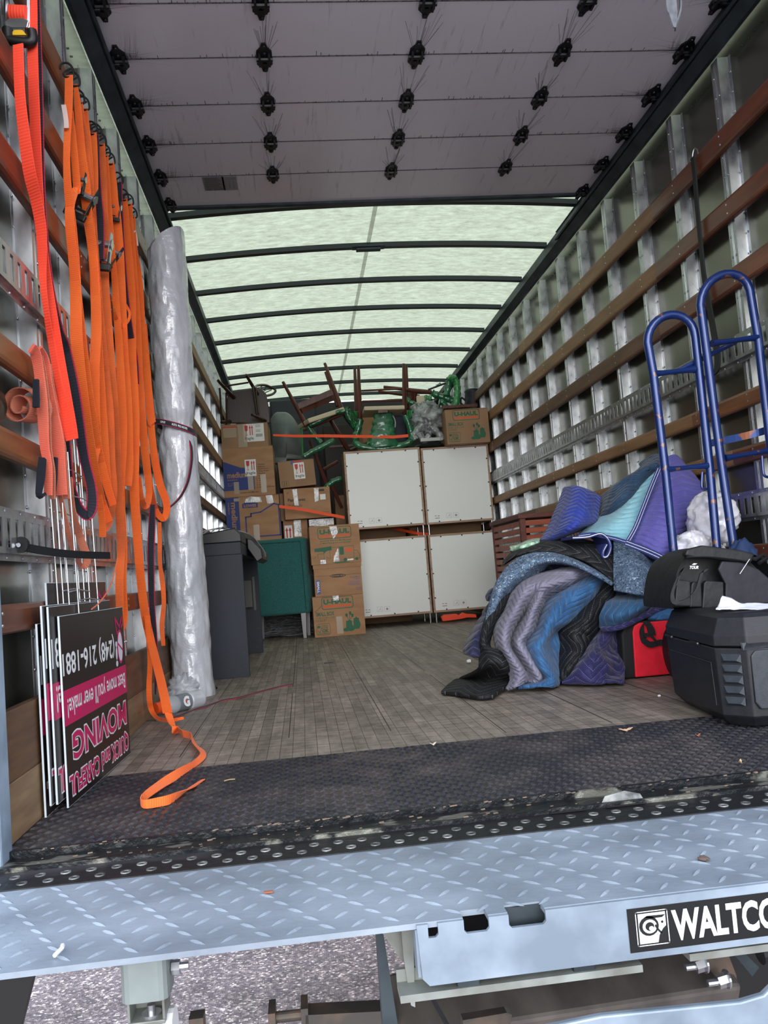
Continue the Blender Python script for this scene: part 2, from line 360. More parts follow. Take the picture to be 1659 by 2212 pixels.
# ------------------------------------------------------------------ walls
def wall(side):
    xi = XR if side > 0 else XL; s = side
    mb = MB(); a, b = sorted((xi + s * .062, xi + s * .085)); mb.box(a, b, -.12, 7.97, -.06, 2.46)
    W = struct(mb.build('wall_right' if s > 0 else 'wall_left', SKIN))
    # one stud, then copies
    def stud_mb(y):
        mb = MB(); x0 = xi + s * .021; x1 = xi + s * .061
        pr = [(x1, y - .079), (x1, y - .062), (x0, y - .057), (x0, y - .006), (x1, y), (x1, y + .018)]
        th = .0015; q = pr + [(p[0] + s * th, p[1]) for p in reversed(pr)]
        mb.prism(q, (0, 0, 0), (1, 0, 0), (0, 1, 0), (0, 0, 1), .2, 2.315)
        for k in range(26):
            z = .3 + k * .078
            for yy in (y - .071, y - .045, y - .02):
                if yy == y - .045 and k % 2: continue
                xx = x1 - s * .0005 if yy < y - .07 else x0 - s * .0005
                mb.lathe([(.0045, 0), (.004, .002), (.001, .003)], (xx, yy, z), (-s, 0, 0), seg=7)
        mb.box(min(x0 - s * .0008, x0), max(x0 - s * .0008, x0), y - .036, y - .034, .2, 2.3)
        mb.box(min(x0 - s * .0008, x0), max(x0 - s * .0008, x0), y - .028, y - .026, .2, 2.3)
        return mb
    first = stud_mb(1.1975).build('stud', GALV, W)
    for k in range(-3, 17):
        if k == 0: continue
        c = first.copy(); COL.objects.link(c); c.parent = W; c.location = first.location + Vector((0, k * .4064, 0))
    # rounded-edge hardwood slats, each board its own piece
    hz = {1: (2.035, .085), 2: (1.768, .085), 3: (1.506, .085), 4: (1.034, .062), 5: (.831, .062), 6: (.4615, .06)}
    cuts = {1: [(-.1, 1.78, RED1), (1.78, 4.15, TAN1), (4.15, 7.95, TAN2)], 2: [(-.1, 1.8, RED1), (1.8, 7.95, TAN1)], 3: [(-.1, 1.82, RED1), (1.82, 5.2, TAN2), (5.2, 7.95, TAN1)],
            4: [(-.1, 1.6, RED2), (1.6, 7.95, TAN1)], 5: [(-.1, 1.3, RED1), (1.3, 4.1, TAN1), (4.1, 7.95, TAN2)], 6: [(-.1, 2.0, RED1), (2.0, 7.95, TAN2)]}
    if s < 0:
        cuts[4] = [(-.1, 2.6, RED2), (2.6, 7.95, TAN2)]; cuts[5] = [(-.1, 2.4, RED2), (2.4, 7.95, TAN2)]; cuts[2] = [(-.1, 2.5, RED1), (2.5, 7.95, TAN1)]; cuts[1] = [(-.1, 2.2, RED2), (2.2, 7.95, TAN1)]; cuts[3] = [(-.1, 2.2, RED1), (2.2, 7.95, TAN1)]
    for k, (zt, h) in hz.items():
        for (ya, yb, m) in cuts[k]:
            mb = MB(); p = []
            for u_, v_ in ((.021, -h), (.008, -h), (.002, -h + .004), (0, -h + .012), (0, -.012), (.002, -.004), (.008, 0), (.021, 0)): p.append((xi + s * u_, zt + v_))
            mb.prism(p, (0, 0, 0), (1, 0, 0), (0, 0, 1), (0, 1, 0), ya + .001, yb - .001)
            sl = mb.build('wood_slat', m, W)
            nb = MB()
            for i in range(-3, 17):
                yy = 1.1975 + i * .4064 - .043
                if ya < yy < yb:
                    for dz in (-h * .3, -h * .7): nb.lathe([(.0045, 0), (.0035, .0012), (.0005, .0014)], (xi - s * .0002, yy + (dz * .1), zt + dz), (-s, 0, 0), seg=8)
            if nb.v: nb.build('screw_head', STEEL, sl)
    # slotted cargo tracks with real openings
    for zt in (1.2567, .6626):
        mb = MB(); H = .112; x0, x1 = sorted((xi - s * .002, xi + s * .001)); xf0, xf1 = sorted((xi + s * .012, xi + s * .014))
        mb.box(xf0, xf1, -.1, 7.9, zt - .014, zt); mb.box(xf0, xf1, -.1, 7.9, zt - H, zt - H + .014)
        for za, zb in ((zt - .0145, zt - .0135), (zt - H + .0135, zt - H + .0145)): mb.box(min(x0, xf1), max(x0, xf1), -.1, 7.9, za, zb)
        mb.box(x0, x1, -.1, 7.9, zt - .026, zt - .014); mb.box(x0, x1, -.1, 7.9, zt - H + .014, zt - H + .026)
        y = -.1; i = 0
        while y < 7.88:
            mb.box(x0, x1, y, min(y + .029, 7.9), zt - H + .026, zt - .026)
            if i % 2 == 0:
                for zz in (zt - .007, zt - H + .007): mb.lathe([(.004, 0), (.003, .002)], (xf0 if s > 0 else xf1, y + .01, zz), (-s, 0, 0), seg=6)
            y += .05; i += 1
        mb.build('cargo_track', GALV, W)
    # top rail
    mb = MB()
    pr = [(xi + s * .018, 2.318), (xi + s * .002, 2.318), (xi - s * .03, 2.352), (xi - s * .03, 2.405), (xi - s * .02, 2.405), (xi - s * .02, 2.36), (xi + s * .012, 2.334)]
    mb.prism(pr, (0, 0, 0), (1, 0, 0), (0, 0, 1), (0, 1, 0), -.1, 7.95); mb.build('top_rail', DARKSTEEL, W)
    mb = MB()
    for i in range(-3, 17):
        for q in range(5): mb.lathe([(.004, 0), (.003, .003)], (xi + s * .061, 1.1975 + i * .4064 + .06 + q * .045, 2.29), (-s, 0, 0), seg=6)
    mb.build('rivet', BLACKPL, W)
    # kick board
    K = []
    for ya, yb, m in ((-.1, 2.4, PLYK), (2.4, 7.95, PLYK)):
        for za, zb, mm in ((0.0, .115, PLYK), (.116, .2526, PLYD)):
            mb = MB(); a, b = sorted((xi - s * .001, xi + s * .02)); mb.box(a, b, ya + .001, yb - .001, za, zb)
            K.append(mb.build('kick_board', mm, W, bevel=.002))
    return W
WL = wall(-1); WR = wall(1)
mb = MB(); mb.box(XL - .085, XR + .085, 7.95, 7.98, -.02, 2.47); struct(mb.build('wall_front', mat('dark_plywood_bulkhead', (34, 36, 40), .6, 0, (44, 44, 46), 3)))  # front wall in dark plywood
# rear door posts
for x0, x1, n_ in ((-1.12, -.957, 3), (1.30, 1.46, 4)):
    mb = MB(); mb.box(x0, x1, -.165, -.1, -.03, 2.6)
    struct(mb.build('trim_%d' % n_, GALVD, bevel=.006))

# ------------------------------------------------------------------ ceiling: translucent roof over arched bows
def roof_mat():
    m = bpy.data.materials.new('translucent_fibreglass_roof'); m.use_nodes = True; n = m.node_tree; L = n.links.new
    for q in list(n.nodes):
        if q.type == 'BSDF_PRINCIPLED': n.nodes.remove(q)
    out = [q for q in n.nodes if q.type == 'OUTPUT_MATERIAL'][0]
    t = n.nodes.new('ShaderNodeTexCoord'); mp = n.nodes.new('ShaderNodeMapping'); mp.inputs['Scale'].default_value = (1, 2.2, 1); L(t.outputs['Object'], mp.inputs[0])
    n1 = n.nodes.new('ShaderNodeTexNoise'); n1.inputs['Scale'].default_value = 14; n1.inputs['Detail'].default_value = 8; n1.inputs['Roughness'].default_value = .75; L(mp.outputs[0], n1.inputs[0])
    r = n.nodes.new('ShaderNodeValToRGB'); L(n1.outputs[0], r.inputs[0]); r.color_ramp.elements[0].position = .3; r.color_ramp.elements[1].position = .7
    r.color_ramp.elements[0].color = lin((146, 150, 126)); r.color_ramp.elements[1].color = lin((196, 202, 176))
    a = n.nodes.new('ShaderNodeBsdfTranslucent'); d = n.nodes.new('ShaderNodeBsdfDiffuse'); mx = n.nodes.new('ShaderNodeMixShader'); mx.inputs[0].default_value = .22
    L(r.outputs[0], a.inputs[0]); L(r.outputs[0], d.inputs[0]); L(a.outputs[0], mx.inputs[1]); L(d.outputs[0], mx.inputs[2]); L(mx.outputs[0], out.inputs[0])
    return m
XC = (XL + XR) / 2; HW = (XR - XL) / 2
def arch(x, z0=2.405, h=.045): return z0 + h * (1 - ((x - XC) / HW) ** 2)
mb = MB(); mb.surf(lambda u, v: (XL - .085 + u * (XR - XL + .17), -.1 + v * 8.07, arch(XL - .085 + u * (XR - XL + .17), 2.442)), 24, 30)
CE = struct(mb.build('ceiling', roof_mat(), smooth=True))
BOW = mat('dark_painted_bow', (56, 62, 66), .45, .5)
mb = MB()
n = 24; x0 = XL + .02; x1 = XR - .02
for i in range(n):
    xa = x0 + (x1 - x0) * i / n; xb = x0 + (x1 - x0) * (i + 1) / n
    mb.prism([(0, 0), (.04, 0), (.04, .028), (0, .028)], (xa, 2.614, arch(xa)), (0, 1, 0), (0, 0, 1), Vector((xb - xa, 0, arch(xb) - arch(xa))), 0, 1)
bow = mb.build('roof_bow', BOW, CE)
for k in range(1, 9):
    c = bow.copy(); COL.objects.link(c); c.parent = CE; c.location = bow.location + Vector((0, k * .6096, 0))
mb = MB(); mb.box(XC - .012, XC + .012, 2.5, 7.95, arch(XC, 2.435) - .0035, arch(XC, 2.435) - .002)
mb.build('roof_seam', mat('roof_seam_tape', (206, 208, 180), .8, trans=.0, alpha=.35), CE)
# dome lamp on the second bow
p = at(797, 546, Y=3.2); mb = MB(); mb.M = Matrix.Translation((p.x, 3.215, arch(p.x) - .012)); mb.box(-.1, .1, -.03, .03, 0, .012); mb.box(-.075, .075, -.022, .022, -.016, 0)
lt = thing('dome_lamp', 'small dark oval lamp fixed under the second roof bow', 'lamp', (p.x, 3.215, arch(p.x) - .012)); mb.build('lamp_body', DARKSTEEL, lt, bevel=.004)

# ------------------------------------------------------------------ rolled-up door under the roof
def door_mat():
    m = bpy.data.materials.new('smudged_white_door_panel'); m.use_nodes = True; n = m.node_tree; b = n.nodes['Principled BSDF']; L = n.links.new
    t = n.nodes.new('ShaderNodeTexCoord'); mp = n.nodes.new('ShaderNodeMapping'); mp.inputs['Scale'].default_value = (26, 1.6, 1); L(t.outputs['Object'], mp.inputs[0])
    n1 = n.nodes.new('ShaderNodeTexNoise'); n1.inputs['Scale'].default_value = 1.3; n1.inputs['Detail'].default_value = 8; n1.inputs['Roughness'].default_value = .7; L(mp.outputs[0], n1.inputs[0])
    r = n.nodes.new('ShaderNodeValToRGB'); L(n1.outputs[0], r.inputs[0]); r.color_ramp.elements[0].position = .24; r.color_ramp.elements[1].position = .42
    r.color_ramp.elements[0].color = lin((170, 160, 162)); r.color_ramp.elements[1].color = lin((245, 240, 248)); L(r.outputs[0], b.inputs['Base Color'])
    b.inputs['Roughness'].default_value = .22; return m
DOORM = door_mat()
DR = struct(bpy.data.objects.new('door_1', None)); COL.objects.link(DR); DR.location = (XC, 2.45, 2.41)
ys = [-.28, .02, .32, .62, .924, 1.224, 1.535, 1.842, 2.145, 2.479]
for a, b in zip(ys[:-1], ys[1:]):
    mb = MB(); mb.box(XL + .005, XR - .005, a + .0025, b - .0025, 2.4, 2.425); mb.build('door_panel', DOORM, DR, bevel=.002)
mb = MB(); mb.box(XL + .04, XR - .02, 2.455, 2.485, 2.388, 2.40); mb.build('bottom_bar', DARKSTEEL, DR)
SEAM = mat('grimy_panel_seam', (70, 66, 68), .9, 0, (120, 114, 118), 30, (3, 1, 1))
mb = MB()
for y in ys[1:-1]:
    mb.box(XL + .05, XR - .03, y - .002, y + .002, 2.399, 2.401)
    for k in range(70):
        x = random.uniform(XL + .08, XR - .08); l = random.random() ** 3 * .03 + .003; mb.box(x, x + .0025, y - l, y, 2.3992, 2.3998)
mb.build('grime', SEAM, DR)
STREAK = mat('greasy_smear', (120, 112, 114), .7, 0, (150, 142, 146), 50, alpha=.4)
mb = MB()
for y in ys[4:-1]:
    for x in (-.38, .19, .757):
        for k in range(13):
            dx = random.uniform(-.045, .045); L_ = random.uniform(.1, .27); x2 = x + dx * .4; w_ = random.uniform(.0006, .002)
            mb.add([(x + dx * 1.6 - w_, y - L_, 2.3992), (x + dx * 1.6 + w_, y - L_, 2.3992), (x2 + w_, y - .03, 2.3992), (x2 - w_, y - .03, 2.3992)], [(0, 1, 2, 3)])
mb.build('smear', STREAK, DR)
SM2 = mat('dark_roller_smudge', (60, 54, 54), .8, alpha=.16)
mb = MB()
for y in ys[4:-1]:
    for xe, sg in ((XL + .09, 1), (XR - .09, -1)):
        for k in range(46):
            y_ = y + random.gauss(-.012, .02); L_ = abs(random.gauss(0, .09)) + .02; w_ = random.uniform(.001, .003); sl = random.uniform(-.35, .35)
            mb.add([(xe, y_ - w_, 2.3991), (xe, y_ + w_, 2.3991), (xe + sg * L_, y_ + L_ * sl, 2.3991)], [(0, 1, 2)])
            if k % 2: x_ = xe - sg * random.uniform(-.04, .03); mb.add([(x_ - w_, y, 2.399), (x_ + w_, y, 2.399), (x_ + random.uniform(-.01, .01) + sg * .03, y - random.uniform(.05, .22), 2.399)], [(0, 1, 2)])
mb.build('roller_smudge', SM2, DR)
def hinge_mb(roller=0):
    mb = MB(); P = [(-.008, -.086), (.008, -.086), (.013, -.062), (.028, -.040), (.029, .038), (.013, .058), (.008, .084), (-.008, .084), (-.013, .058), (-.029, .038), (-.028, -.040), (-.013, -.062)]
    mb.prism(P, (0, 0, 0), (1, 0, 0), (0, 1, 0), (0, 0, -1), 0, .006)
    mb.cyl((-.03, 0, -.01), (.03, 0, -.01), .009, seg=8)
    for a in ((-.018, -.02), (.018, -.02)): mb.box(a[0] - .004, a[0] + .004, -.03, .03, -.022, -.005)
    for q in (-.072, -.03, .03, .072): mb.lathe([(.007, 0), (.006, .005)], (0, q, -.006), (0, 0, -1), seg=8)
    if roller: mb.cyl((0, 0, -.02), (roller * .06, 0, -.02), .006, seg=8); mb.cyl((roller * .045, 0, -.02), (roller * .07, 0, -.02), .018, seg=12)
    return mb
HG = mat('black_hinge_paint', (17, 19, 24), .4)
for kind in (0, 1, -1):
    first = None
    xs = (-.38, .19, .757) if kind == 0 else ((1.245,) if kind == 1 else (-.905,))
    for y in ys[3:-1] + ([2.44] if kind else []):
        for x in xs:
            if first is None:
                first = hinge_mb(kind).build('hinge', HG, DR); first.location = Vector((x, y, 2.4)) - wloc(DR)
                for vv in first.data.vertices: vv.co += wloc(DR)
            else:
                c = first.copy(); COL.objects.link(c); c.parent = DR; c.location = Vector((x, y, 2.4)) - wloc(DR)
# notices on the last panel
fa = Face(at(443, 412, Z=2.3985), (1, 0, 0), (0, -1, 0), (0, 0, -1)); GP = mat('grey_notice_film', (150, 146, 148), .6); GI = mat('grey_notice_ink', (104, 100, 104), .7)
mb = MB(); mi = MB(); fa.rect(mb, 0, 0, .1, .14, .0004)
for k in range(9): fa.rect(mi, .008, .02 + k * .013, .09 - (k % 3) * .008, .026 + k * .013, .0008)
fa.rect(mi, .01, .004, .035, .014, .0008); fa.rect(mi, .045, .004, .095, .014, .0008)
o = mb.build('notice', GP, DR); mi.build('notice_print', GI, o)
fa = Face(at(484, 411, Z=2.3985), (1, 0, 0), (0, -1, 0), (0, 0, -1)); mb = MB(); mi = MB(); fa.rect(mb, 0, 0, .07, .14, .0004)
for k in range(3): fa.rect(mi, .008 + k * .02, .02, .016 + k * .02, .1, .0008)
fa.rect(mi, .01, .115, .066, .125, .0008); o = mb.build('notice', mat('pale_notice_film', (166, 160, 164), .6), DR); mi.build('notice_print', GP, o)
# tracks
for s, xi in ((-1, XL), (1, XR)):
    mb = MB(); x = xi - s * .035
    mb.prism([(0, 0), (.03, 0), (.035, .004), (.035, .045), (.03, .049), (0, .049), (0, .045), (.028, .044), (.028, .006), (0, .005)], (x, -.1, 2.36), (s, 0, 0), (0, 0, 1), (0, 1, 0), 0, 3.1)
    mb.tube([(x - s * .004, -.1, 2.362), (x - s * .004, 3.0, 2.362)], .008, 8)
    mb.build('door_track', DARKSTEEL, DR)
# pull strap hanging off the raised door near the camera
STR = mat('grey_pull_webbing', (70, 74, 80), .8, 0, (92, 94, 100), 60)
t = thing('pull_strap', 'grey looped pull strap hanging down in front of the raised door', 'strap', (.4, -.3, 2.36))
P = [at(x, y, Y=-.3) for x, y in ((1436, -330), (1438, -60), (1446, 20), (1456, 55), (1466, 45), (1470, 10), (1462, -60), (1452, -330))]
P = [Vector(q) for q in cr_spline(P, 6)]; 
P = [at(x, y, Y=-.3) for x, y in ((1446, -340), (1447, -60), (1450, 10), (1454, 36), (1457, 60))]; P = [Vector(v) for v in cr_spline([tuple(q) for q in P], 5)]; mb = MB(); mb.ribbon(P, [Vector((.0115, .002, 0)) * (1 if i < 12 else max(.15, 1 - (i - 12) * .1)) for i in range(len(P))], .003); mb.build('webbing', STR, t)
P = [at(x, y, Y=-.285) for x, y in ((1466, -340), (1468, -60), (1470, 0), (1469, 30), (1459, 60))]; P = [Vector(v) for v in cr_spline([tuple(q) for q in P], 5)]; mb = MB(); mb.ribbon(P, [Vector((.004, .011, 0))] * len(P), .003); mb.build('webbing', STR, t)
# ------------------------------------------------------------------ tail lift below the sill
LG = thing('tail_lift', 'galvanised steel tail lift folded under the truck sill, with a black name decal', 'tail lift', (.17, -.45, -.6))
DECK = mat('galvanised_deck_plate', (116, 126, 138), .5, .25, (162, 174, 188), 4, (1, 1.5, 1), bump=.06, bscale=70, detail=9, lo=.3, hi=.7, rvar=.08)
# the deck outline has two slots and a corner slot cut where it meets the folded front flange
fz = -.0175; yF = -.612; yB = -.287
pA = at(998, 1966, Y=yF).x; pB = at(1052, 1962, Y=yF).x; pC = at(1094, 1951, Y=yF).x; pD = at(1174, 1948, Y=yF).x
mb = MB()
xs = [XL - .35, pA, pB, pC, pD, XR + .3]
mb.box(xs[0], xs[-1], yF + .024, yB, fz - .008, fz)
for a, b in ((xs[0], pA), (pB, pC), (pD, xs[-1])): mb.box(a, b, yF, yF + .024, fz - .008, fz)
for j in range(9):
    y = -.303 - j * .0355
    for i in range(58):
        x = XL - .3 + i * .0445 + (j % 2) * .0222
        lug(mb, x, y, fz, .034, .0078, .0026, R_(46) if (i % 2) ^ (j // 2 % 2) else R_(-42))
deck = mb.build('deck_plate', DECK, LG)
mb = MB(); mb.bar((XL + .21, -.548, fz + .002), (XL + .235, -.515, fz + .002), .006, .003)
GAL2 = mat('smooth_galvanised_flange', (120, 134, 148), .45, .3, (156, 170, 186), 9, detail=9, rvar=.08)
xa = -.256
p0 = at(905, 2118, Y=yF - .002); zb = -.100
mb = MB()
zt = fz - .001; zs = -.037
n_ = .004
pE = at(922, 1990, Y=yF).x; pG = at(944, 1990, Y=yF).x
pf = [(xa, zt), (pE, zt), (pE, zs), (pG - n_, zs), (pG, zs + n_), (pG, zt), (pA, zt), (pA, zs + n_), (pA + n_, zs), (pB - n_, zs), (pB, zs + n_), (pB, zt), (pC, zt), (pC, zs + n_), (pC + n_, zs), (pD - n_, zs), (pD, zs + n_), (pD, zt), (xs[-1], zt), (xs[-1], zb), (xa + .012, zb), (xa + .003, zb + .01)]
mb.prism(pf[::-1], (0, yF, 0), (1, 0, 0), (0, 0, 1), (0, -1, 0), 0, .006)
mb.box(xa - .002, xa + .002, yF, yF + .22, zb + .01, zt - .008)
mb.build('front_flange', GAL2, LG)
mb = MB()
for k in range(4): mb.box(pC - .01, pD + .02, yF + .02 + k * .012, yF + .026 + k * .012, -.05, -.02)
mb.build('inner_slat', DARKSTEEL, LG)
# decal
dl = at(1352, 1950, Y=yF - .007); dz1 = -.0305; dz0 = -.0905
fa = Face((dl.x, yF - .0062, dz0), (1, 0, 0), (0, 0, 1), (0, -1, 0)); H = dz1 - dz0; Wd = .30
mb = MB(); mw = MB(); mk = MB(); fa.rect(mb, 0, 0, Wd, H, .0005)
dec = mb.build('name_decal', mat('black_decal_film', (14, 16, 18), .35), LG)
fa.rrect(mw, .012, .008, .058, H - .006, .002, .0012, .0009)
fa.rect(mw, .015, .0105, .055, H - .0085, .0009)
# the ram's-head style emblem
fa.disc(mk, .030, .034, .0145, .0135, .0012); fa.disc(mw, .031, .0335, .0105, .0095, .0015); fa.disc(mk, .031, .0335, .0065, .006, .0018); fa.disc(mw, .033, .031, .0035, .003, .0021)
fa.poly(mk, [(.036, .044), (.05, .044), (.055, .0475), (.028, .0482), (.024, .046)], .0012)
fa.poly(mk, [(.0405, .036), (.043, .030), (.0485, .0235), (.046, .0225), (.041, .028), (.038, .034)], .0018); fa.disc(mk, .0495, .038, .0018, None, .0018)
fa.poly(mk, [(.0415, .0105), (.055, .0105), (.055, .033), (.05, .029), (.044, .0205)], .0018)
fa.text(mw, 'WALTCO', .064, .009, .064 + .158, H - .008, .035, .0009)
mw.build('decal_lettering', WHITEP, dec); mk.build('decal_emblem', BLACKPL, dec)
# under-ledge angle and clamps
STL = mat('pale_primed_steel', (150, 156, 152), .5, .3, (112, 114, 108), 12)
for x0, x1, dz in ((-.285, .06, 0), (.13, .8, .006)):
    mb = MB(); mb.box(x0, x1, yF + .002, yF + .045, -.122 + dz, -.112 + dz); mb.box(x0, x1, yF + .042, yF + .048, -.112 + dz, -.095 + dz); mb.build('ledge_angle', STL, LG)
mb = MB(); mb.box(-.25, .7, yF + .10, yF + .11, -.10, fz - .01); mb.build('dark_slot_backing', BLACKPL, LG)  # black backing added behind the flange so its slots show dark
for px in (1010, 1260, 1530):
    p = at(px, 2060, Y=yF + .02); mb = MB(); mb.box(p.x - .02, p.x + .012, yF + .006, yF + .03, -.118, -.1); mb.build('clamp_block', DARKSTEEL, LG, bevel=.002)
# hinge brackets left of the flange
def poly_y(mb, pts, Y, t):
    q = [at(x, y, Y=Y) for x, y in pts]; mb.prism([(p.x, p.z) for p in q], (0, Y, 0), (1, 0, 0), (0, 0, 1), (0, 1, 0), 0, t)
mb = MB(); poly_y(mb, [(815, 2000), (888, 1990), (896, 2090), (862, 2068)], -.55, .012); mb.build('gusset', STL, LG)
mb = MB(); poly_y(mb, [(866, 1998), (892, 1994), (897, 2176), (888, 2172), (872, 2070)], -.575, .01); mb.build('hinge_plate', STL, LG)
mb = MB(); poly_y(mb, [(812, 2004), (826, 2002), (862, 2230), (828, 2230)], -.50, .03); mb.build('hinge_bar', DARKSTEEL, LG)
# long rusty torsion tube with end flange and bolts
RUST = mat('scuffed_brown_steel', (74, 70, 66), .55, .4, (110, 92, 78), 14, lo=.45, hi=.68, detail=8)
BEAM = mat('grey_brown_steel_beam', (88, 84, 80), .4, .5, (122, 116, 110), 6, (2, 1, 1), detail=8)
a = at(850, 2200, Y=-.25); b = at(1560, 2092, Y=-.25)
mb = MB(); q0 = [at(838, 2188, Y=-.22), at(1545, 2078, Y=-.22), at(1590, 2124, Y=-.30), at(1000, 2212, Y=-.30)]
mb.bar(a, b, .13, .07, up=(0, -.5, 1)); mb.build('torsion_beam', BEAM, LG, bevel=.008)
mb = MB(); poly_y(mb, [(1545, 2050), (1572, 2056), (1592, 2108), (1596, 2165), (1578, 2170), (1552, 2120), (1520, 2078)], -.30, .012); mb.build('beam_end_plate', RUST, LG, bevel=.002)
for px, py in ((1497, 2088), (1545, 2122)):
    p = at(px, py, Y=-.33); mb = MB(); mb.cyl(p + Vector((.004, 0, 0)), p + Vector((.022, .0, .003)), .012, seg=6); mb.cyl(p - Vector((.014, 0, 0)), p + Vector((.01, 0, 0)), .006, seg=10); mb.lathe([(.016, 0), (.016, .003)], p + Vector((.02, 0, .003)), (1, 0, 0)); mb.build('bolt', STEEL, LG)
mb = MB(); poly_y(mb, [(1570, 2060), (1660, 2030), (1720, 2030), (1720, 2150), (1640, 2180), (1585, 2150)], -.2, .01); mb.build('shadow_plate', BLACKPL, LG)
mb = MB(); p = at(1640, 2058, Y=-.34); mb.cyl(p, p + Vector((.2, 0, .02)), .02); mb.build('hydraulic_hose', BLACKRUB, LG)
mb = MB(); poly_y(mb, [(1560, 2030), (1575, 2025), (1640, 2090), (1625, 2110)], -.28, .01); mb.build('link_arm', DARKSTEEL, LG)
mb = MB(); poly_y(mb, [(1130, 2230), (1300, 2195), (1600, 2165), (1650, 2150), (1690, 2110), (1760, 2110), (1760, 2300), (1130, 2300)], -.62, .012); mb.build('folded_ramp_plate', GAL2, LG, bevel=.003)
mb = MB(); poly_y(mb, [(1000, 2204), (1095, 2188), (1106, 2192), (1100, 2230), (1000, 2230)], -.45, .02); mb.build('hook_plate', RUST, LG)
mb = MB(); P = [at(x, y, Y=-.42) for x, y in ((930, 2148), (950, 2185), (975, 2230))]; mb.tube(P, .004, 6); mb.build('cable', BLACKRUB, LG)
# left hydraulic leg
mb = MB(); c = at(310, 2110, Y=-.55)
cy = -.55; w_ = .033
prf = []
for cx, cyy, q0 in ((.02, -.02, -90), (.02, .02, 0), (-.02, .02, 90), (-.02, -.02, 180)):
    for k in range(4): q = R_(q0 + k * 30); prf.append((cx + .013 * math.cos(q), cyy + .013 * math.sin(q)))
mb.prism(prf, (c.x, cy + .03, 0), (1, 0, 0), (0, 1, 0), (0, 0, 1), -.104, -.03); mb.build('leg_sleeve', mat('dull_galvanised_tube', (128, 138, 138), .5, .5, (150, 160, 158), 9), LG)
mb = MB(); p = at(305, 2175, Y=-.55)
mb.box(c.x - .026, c.x - .022, cy + .004, cy + .05, -.134, -.10); mb.box(c.x + .022, c.x + .026, cy + .004, cy + .05, -.134, -.10); mb.box(c.x - .026, c.x + .026, cy + .002, cy + .05, -.138, -.132); mb.box(c.x - .026, c.x + .026, cy + .045, cy + .05, -.136, -.10)
mb.build('leg_clevis', STL, LG, bevel=.0015)
mb = MB(); mb.lathe([(.014, 0), (.014, .003), (.006, .003), (.006, .014)], (c.x + .004, cy + .022, -.132), (0, 0, 1)); mb.build('bolt', STEEL, LG); mb = MB(); mb.cyl((c.x + .034, cy + .03, -.075), (c.x + .058, cy + .03, -.075), .006, seg=8); mb.cyl((c.x + .034, cy + .03, -.075), (c.x + .046, cy + .03, -.075), .010, seg=6); mb.build('bolt', STEEL, LG)
mb = MB(); mb.cyl((c.x + .02, cy + .03, -.165), (c.x + .034, cy + .03, -.165), .034, seg=20); mb.build('nylon_roller', WHITEP, LG)
mb = MB(); poly_y(mb, [(-60, 2090), (80, 2075), (38, 2240), (-80, 2240)], -.5, .02); mb.build('lift_arm', BLACKPL, LG)
mb = MB(); poly_y(mb, [(-60, 2090), (30, 2095), (28, 2140), (10, 2142), (-60, 2130)], -.48, .03); mb.build('arm_knuckle', BLACKRUB, LG)
mb = MB(); poly_y(mb, [(-80, 2180), (22, 2120), (-10, 2240), (-80, 2240)], -.4, .02); mb.build('arm_link', STL, LG)
# bits under the truck near the axle
mb = MB(); a = at(425, 2205, Y=-.3); mb.box(a.x - .012, a.x + .012, -.31, -.28, a.z - .06, a.z + .008); mb.build('pivot_lug', RUST, LG); mb = MB(); a = at(590, 2182, Y=-.3); b = at(655, 2175, Y=-.3)
mb.box(a.x - .008, a.x + .004, -.32, -.27, a.z - .05, a.z + .004); mb.box(b.x - .004, b.x + .008, -.32, -.27, b.z - .05, b.z + .006); mb.cyl(a + Vector((0, 0, -.012)), b + Vector((0, 0, -.012)), .009)
a = at(660, 2200, Y=-.3); b = at(850, 2190, Y=-.3); mb.bar(a, b, .04, .03); mb.build('pivot_lug', RUST, LG)
mb = MB(); mb.box(XL - .1, XR + .1, -.1, 1.0, -.14, -.06); struct(mb.build('trim_5', DARKSTEEL))
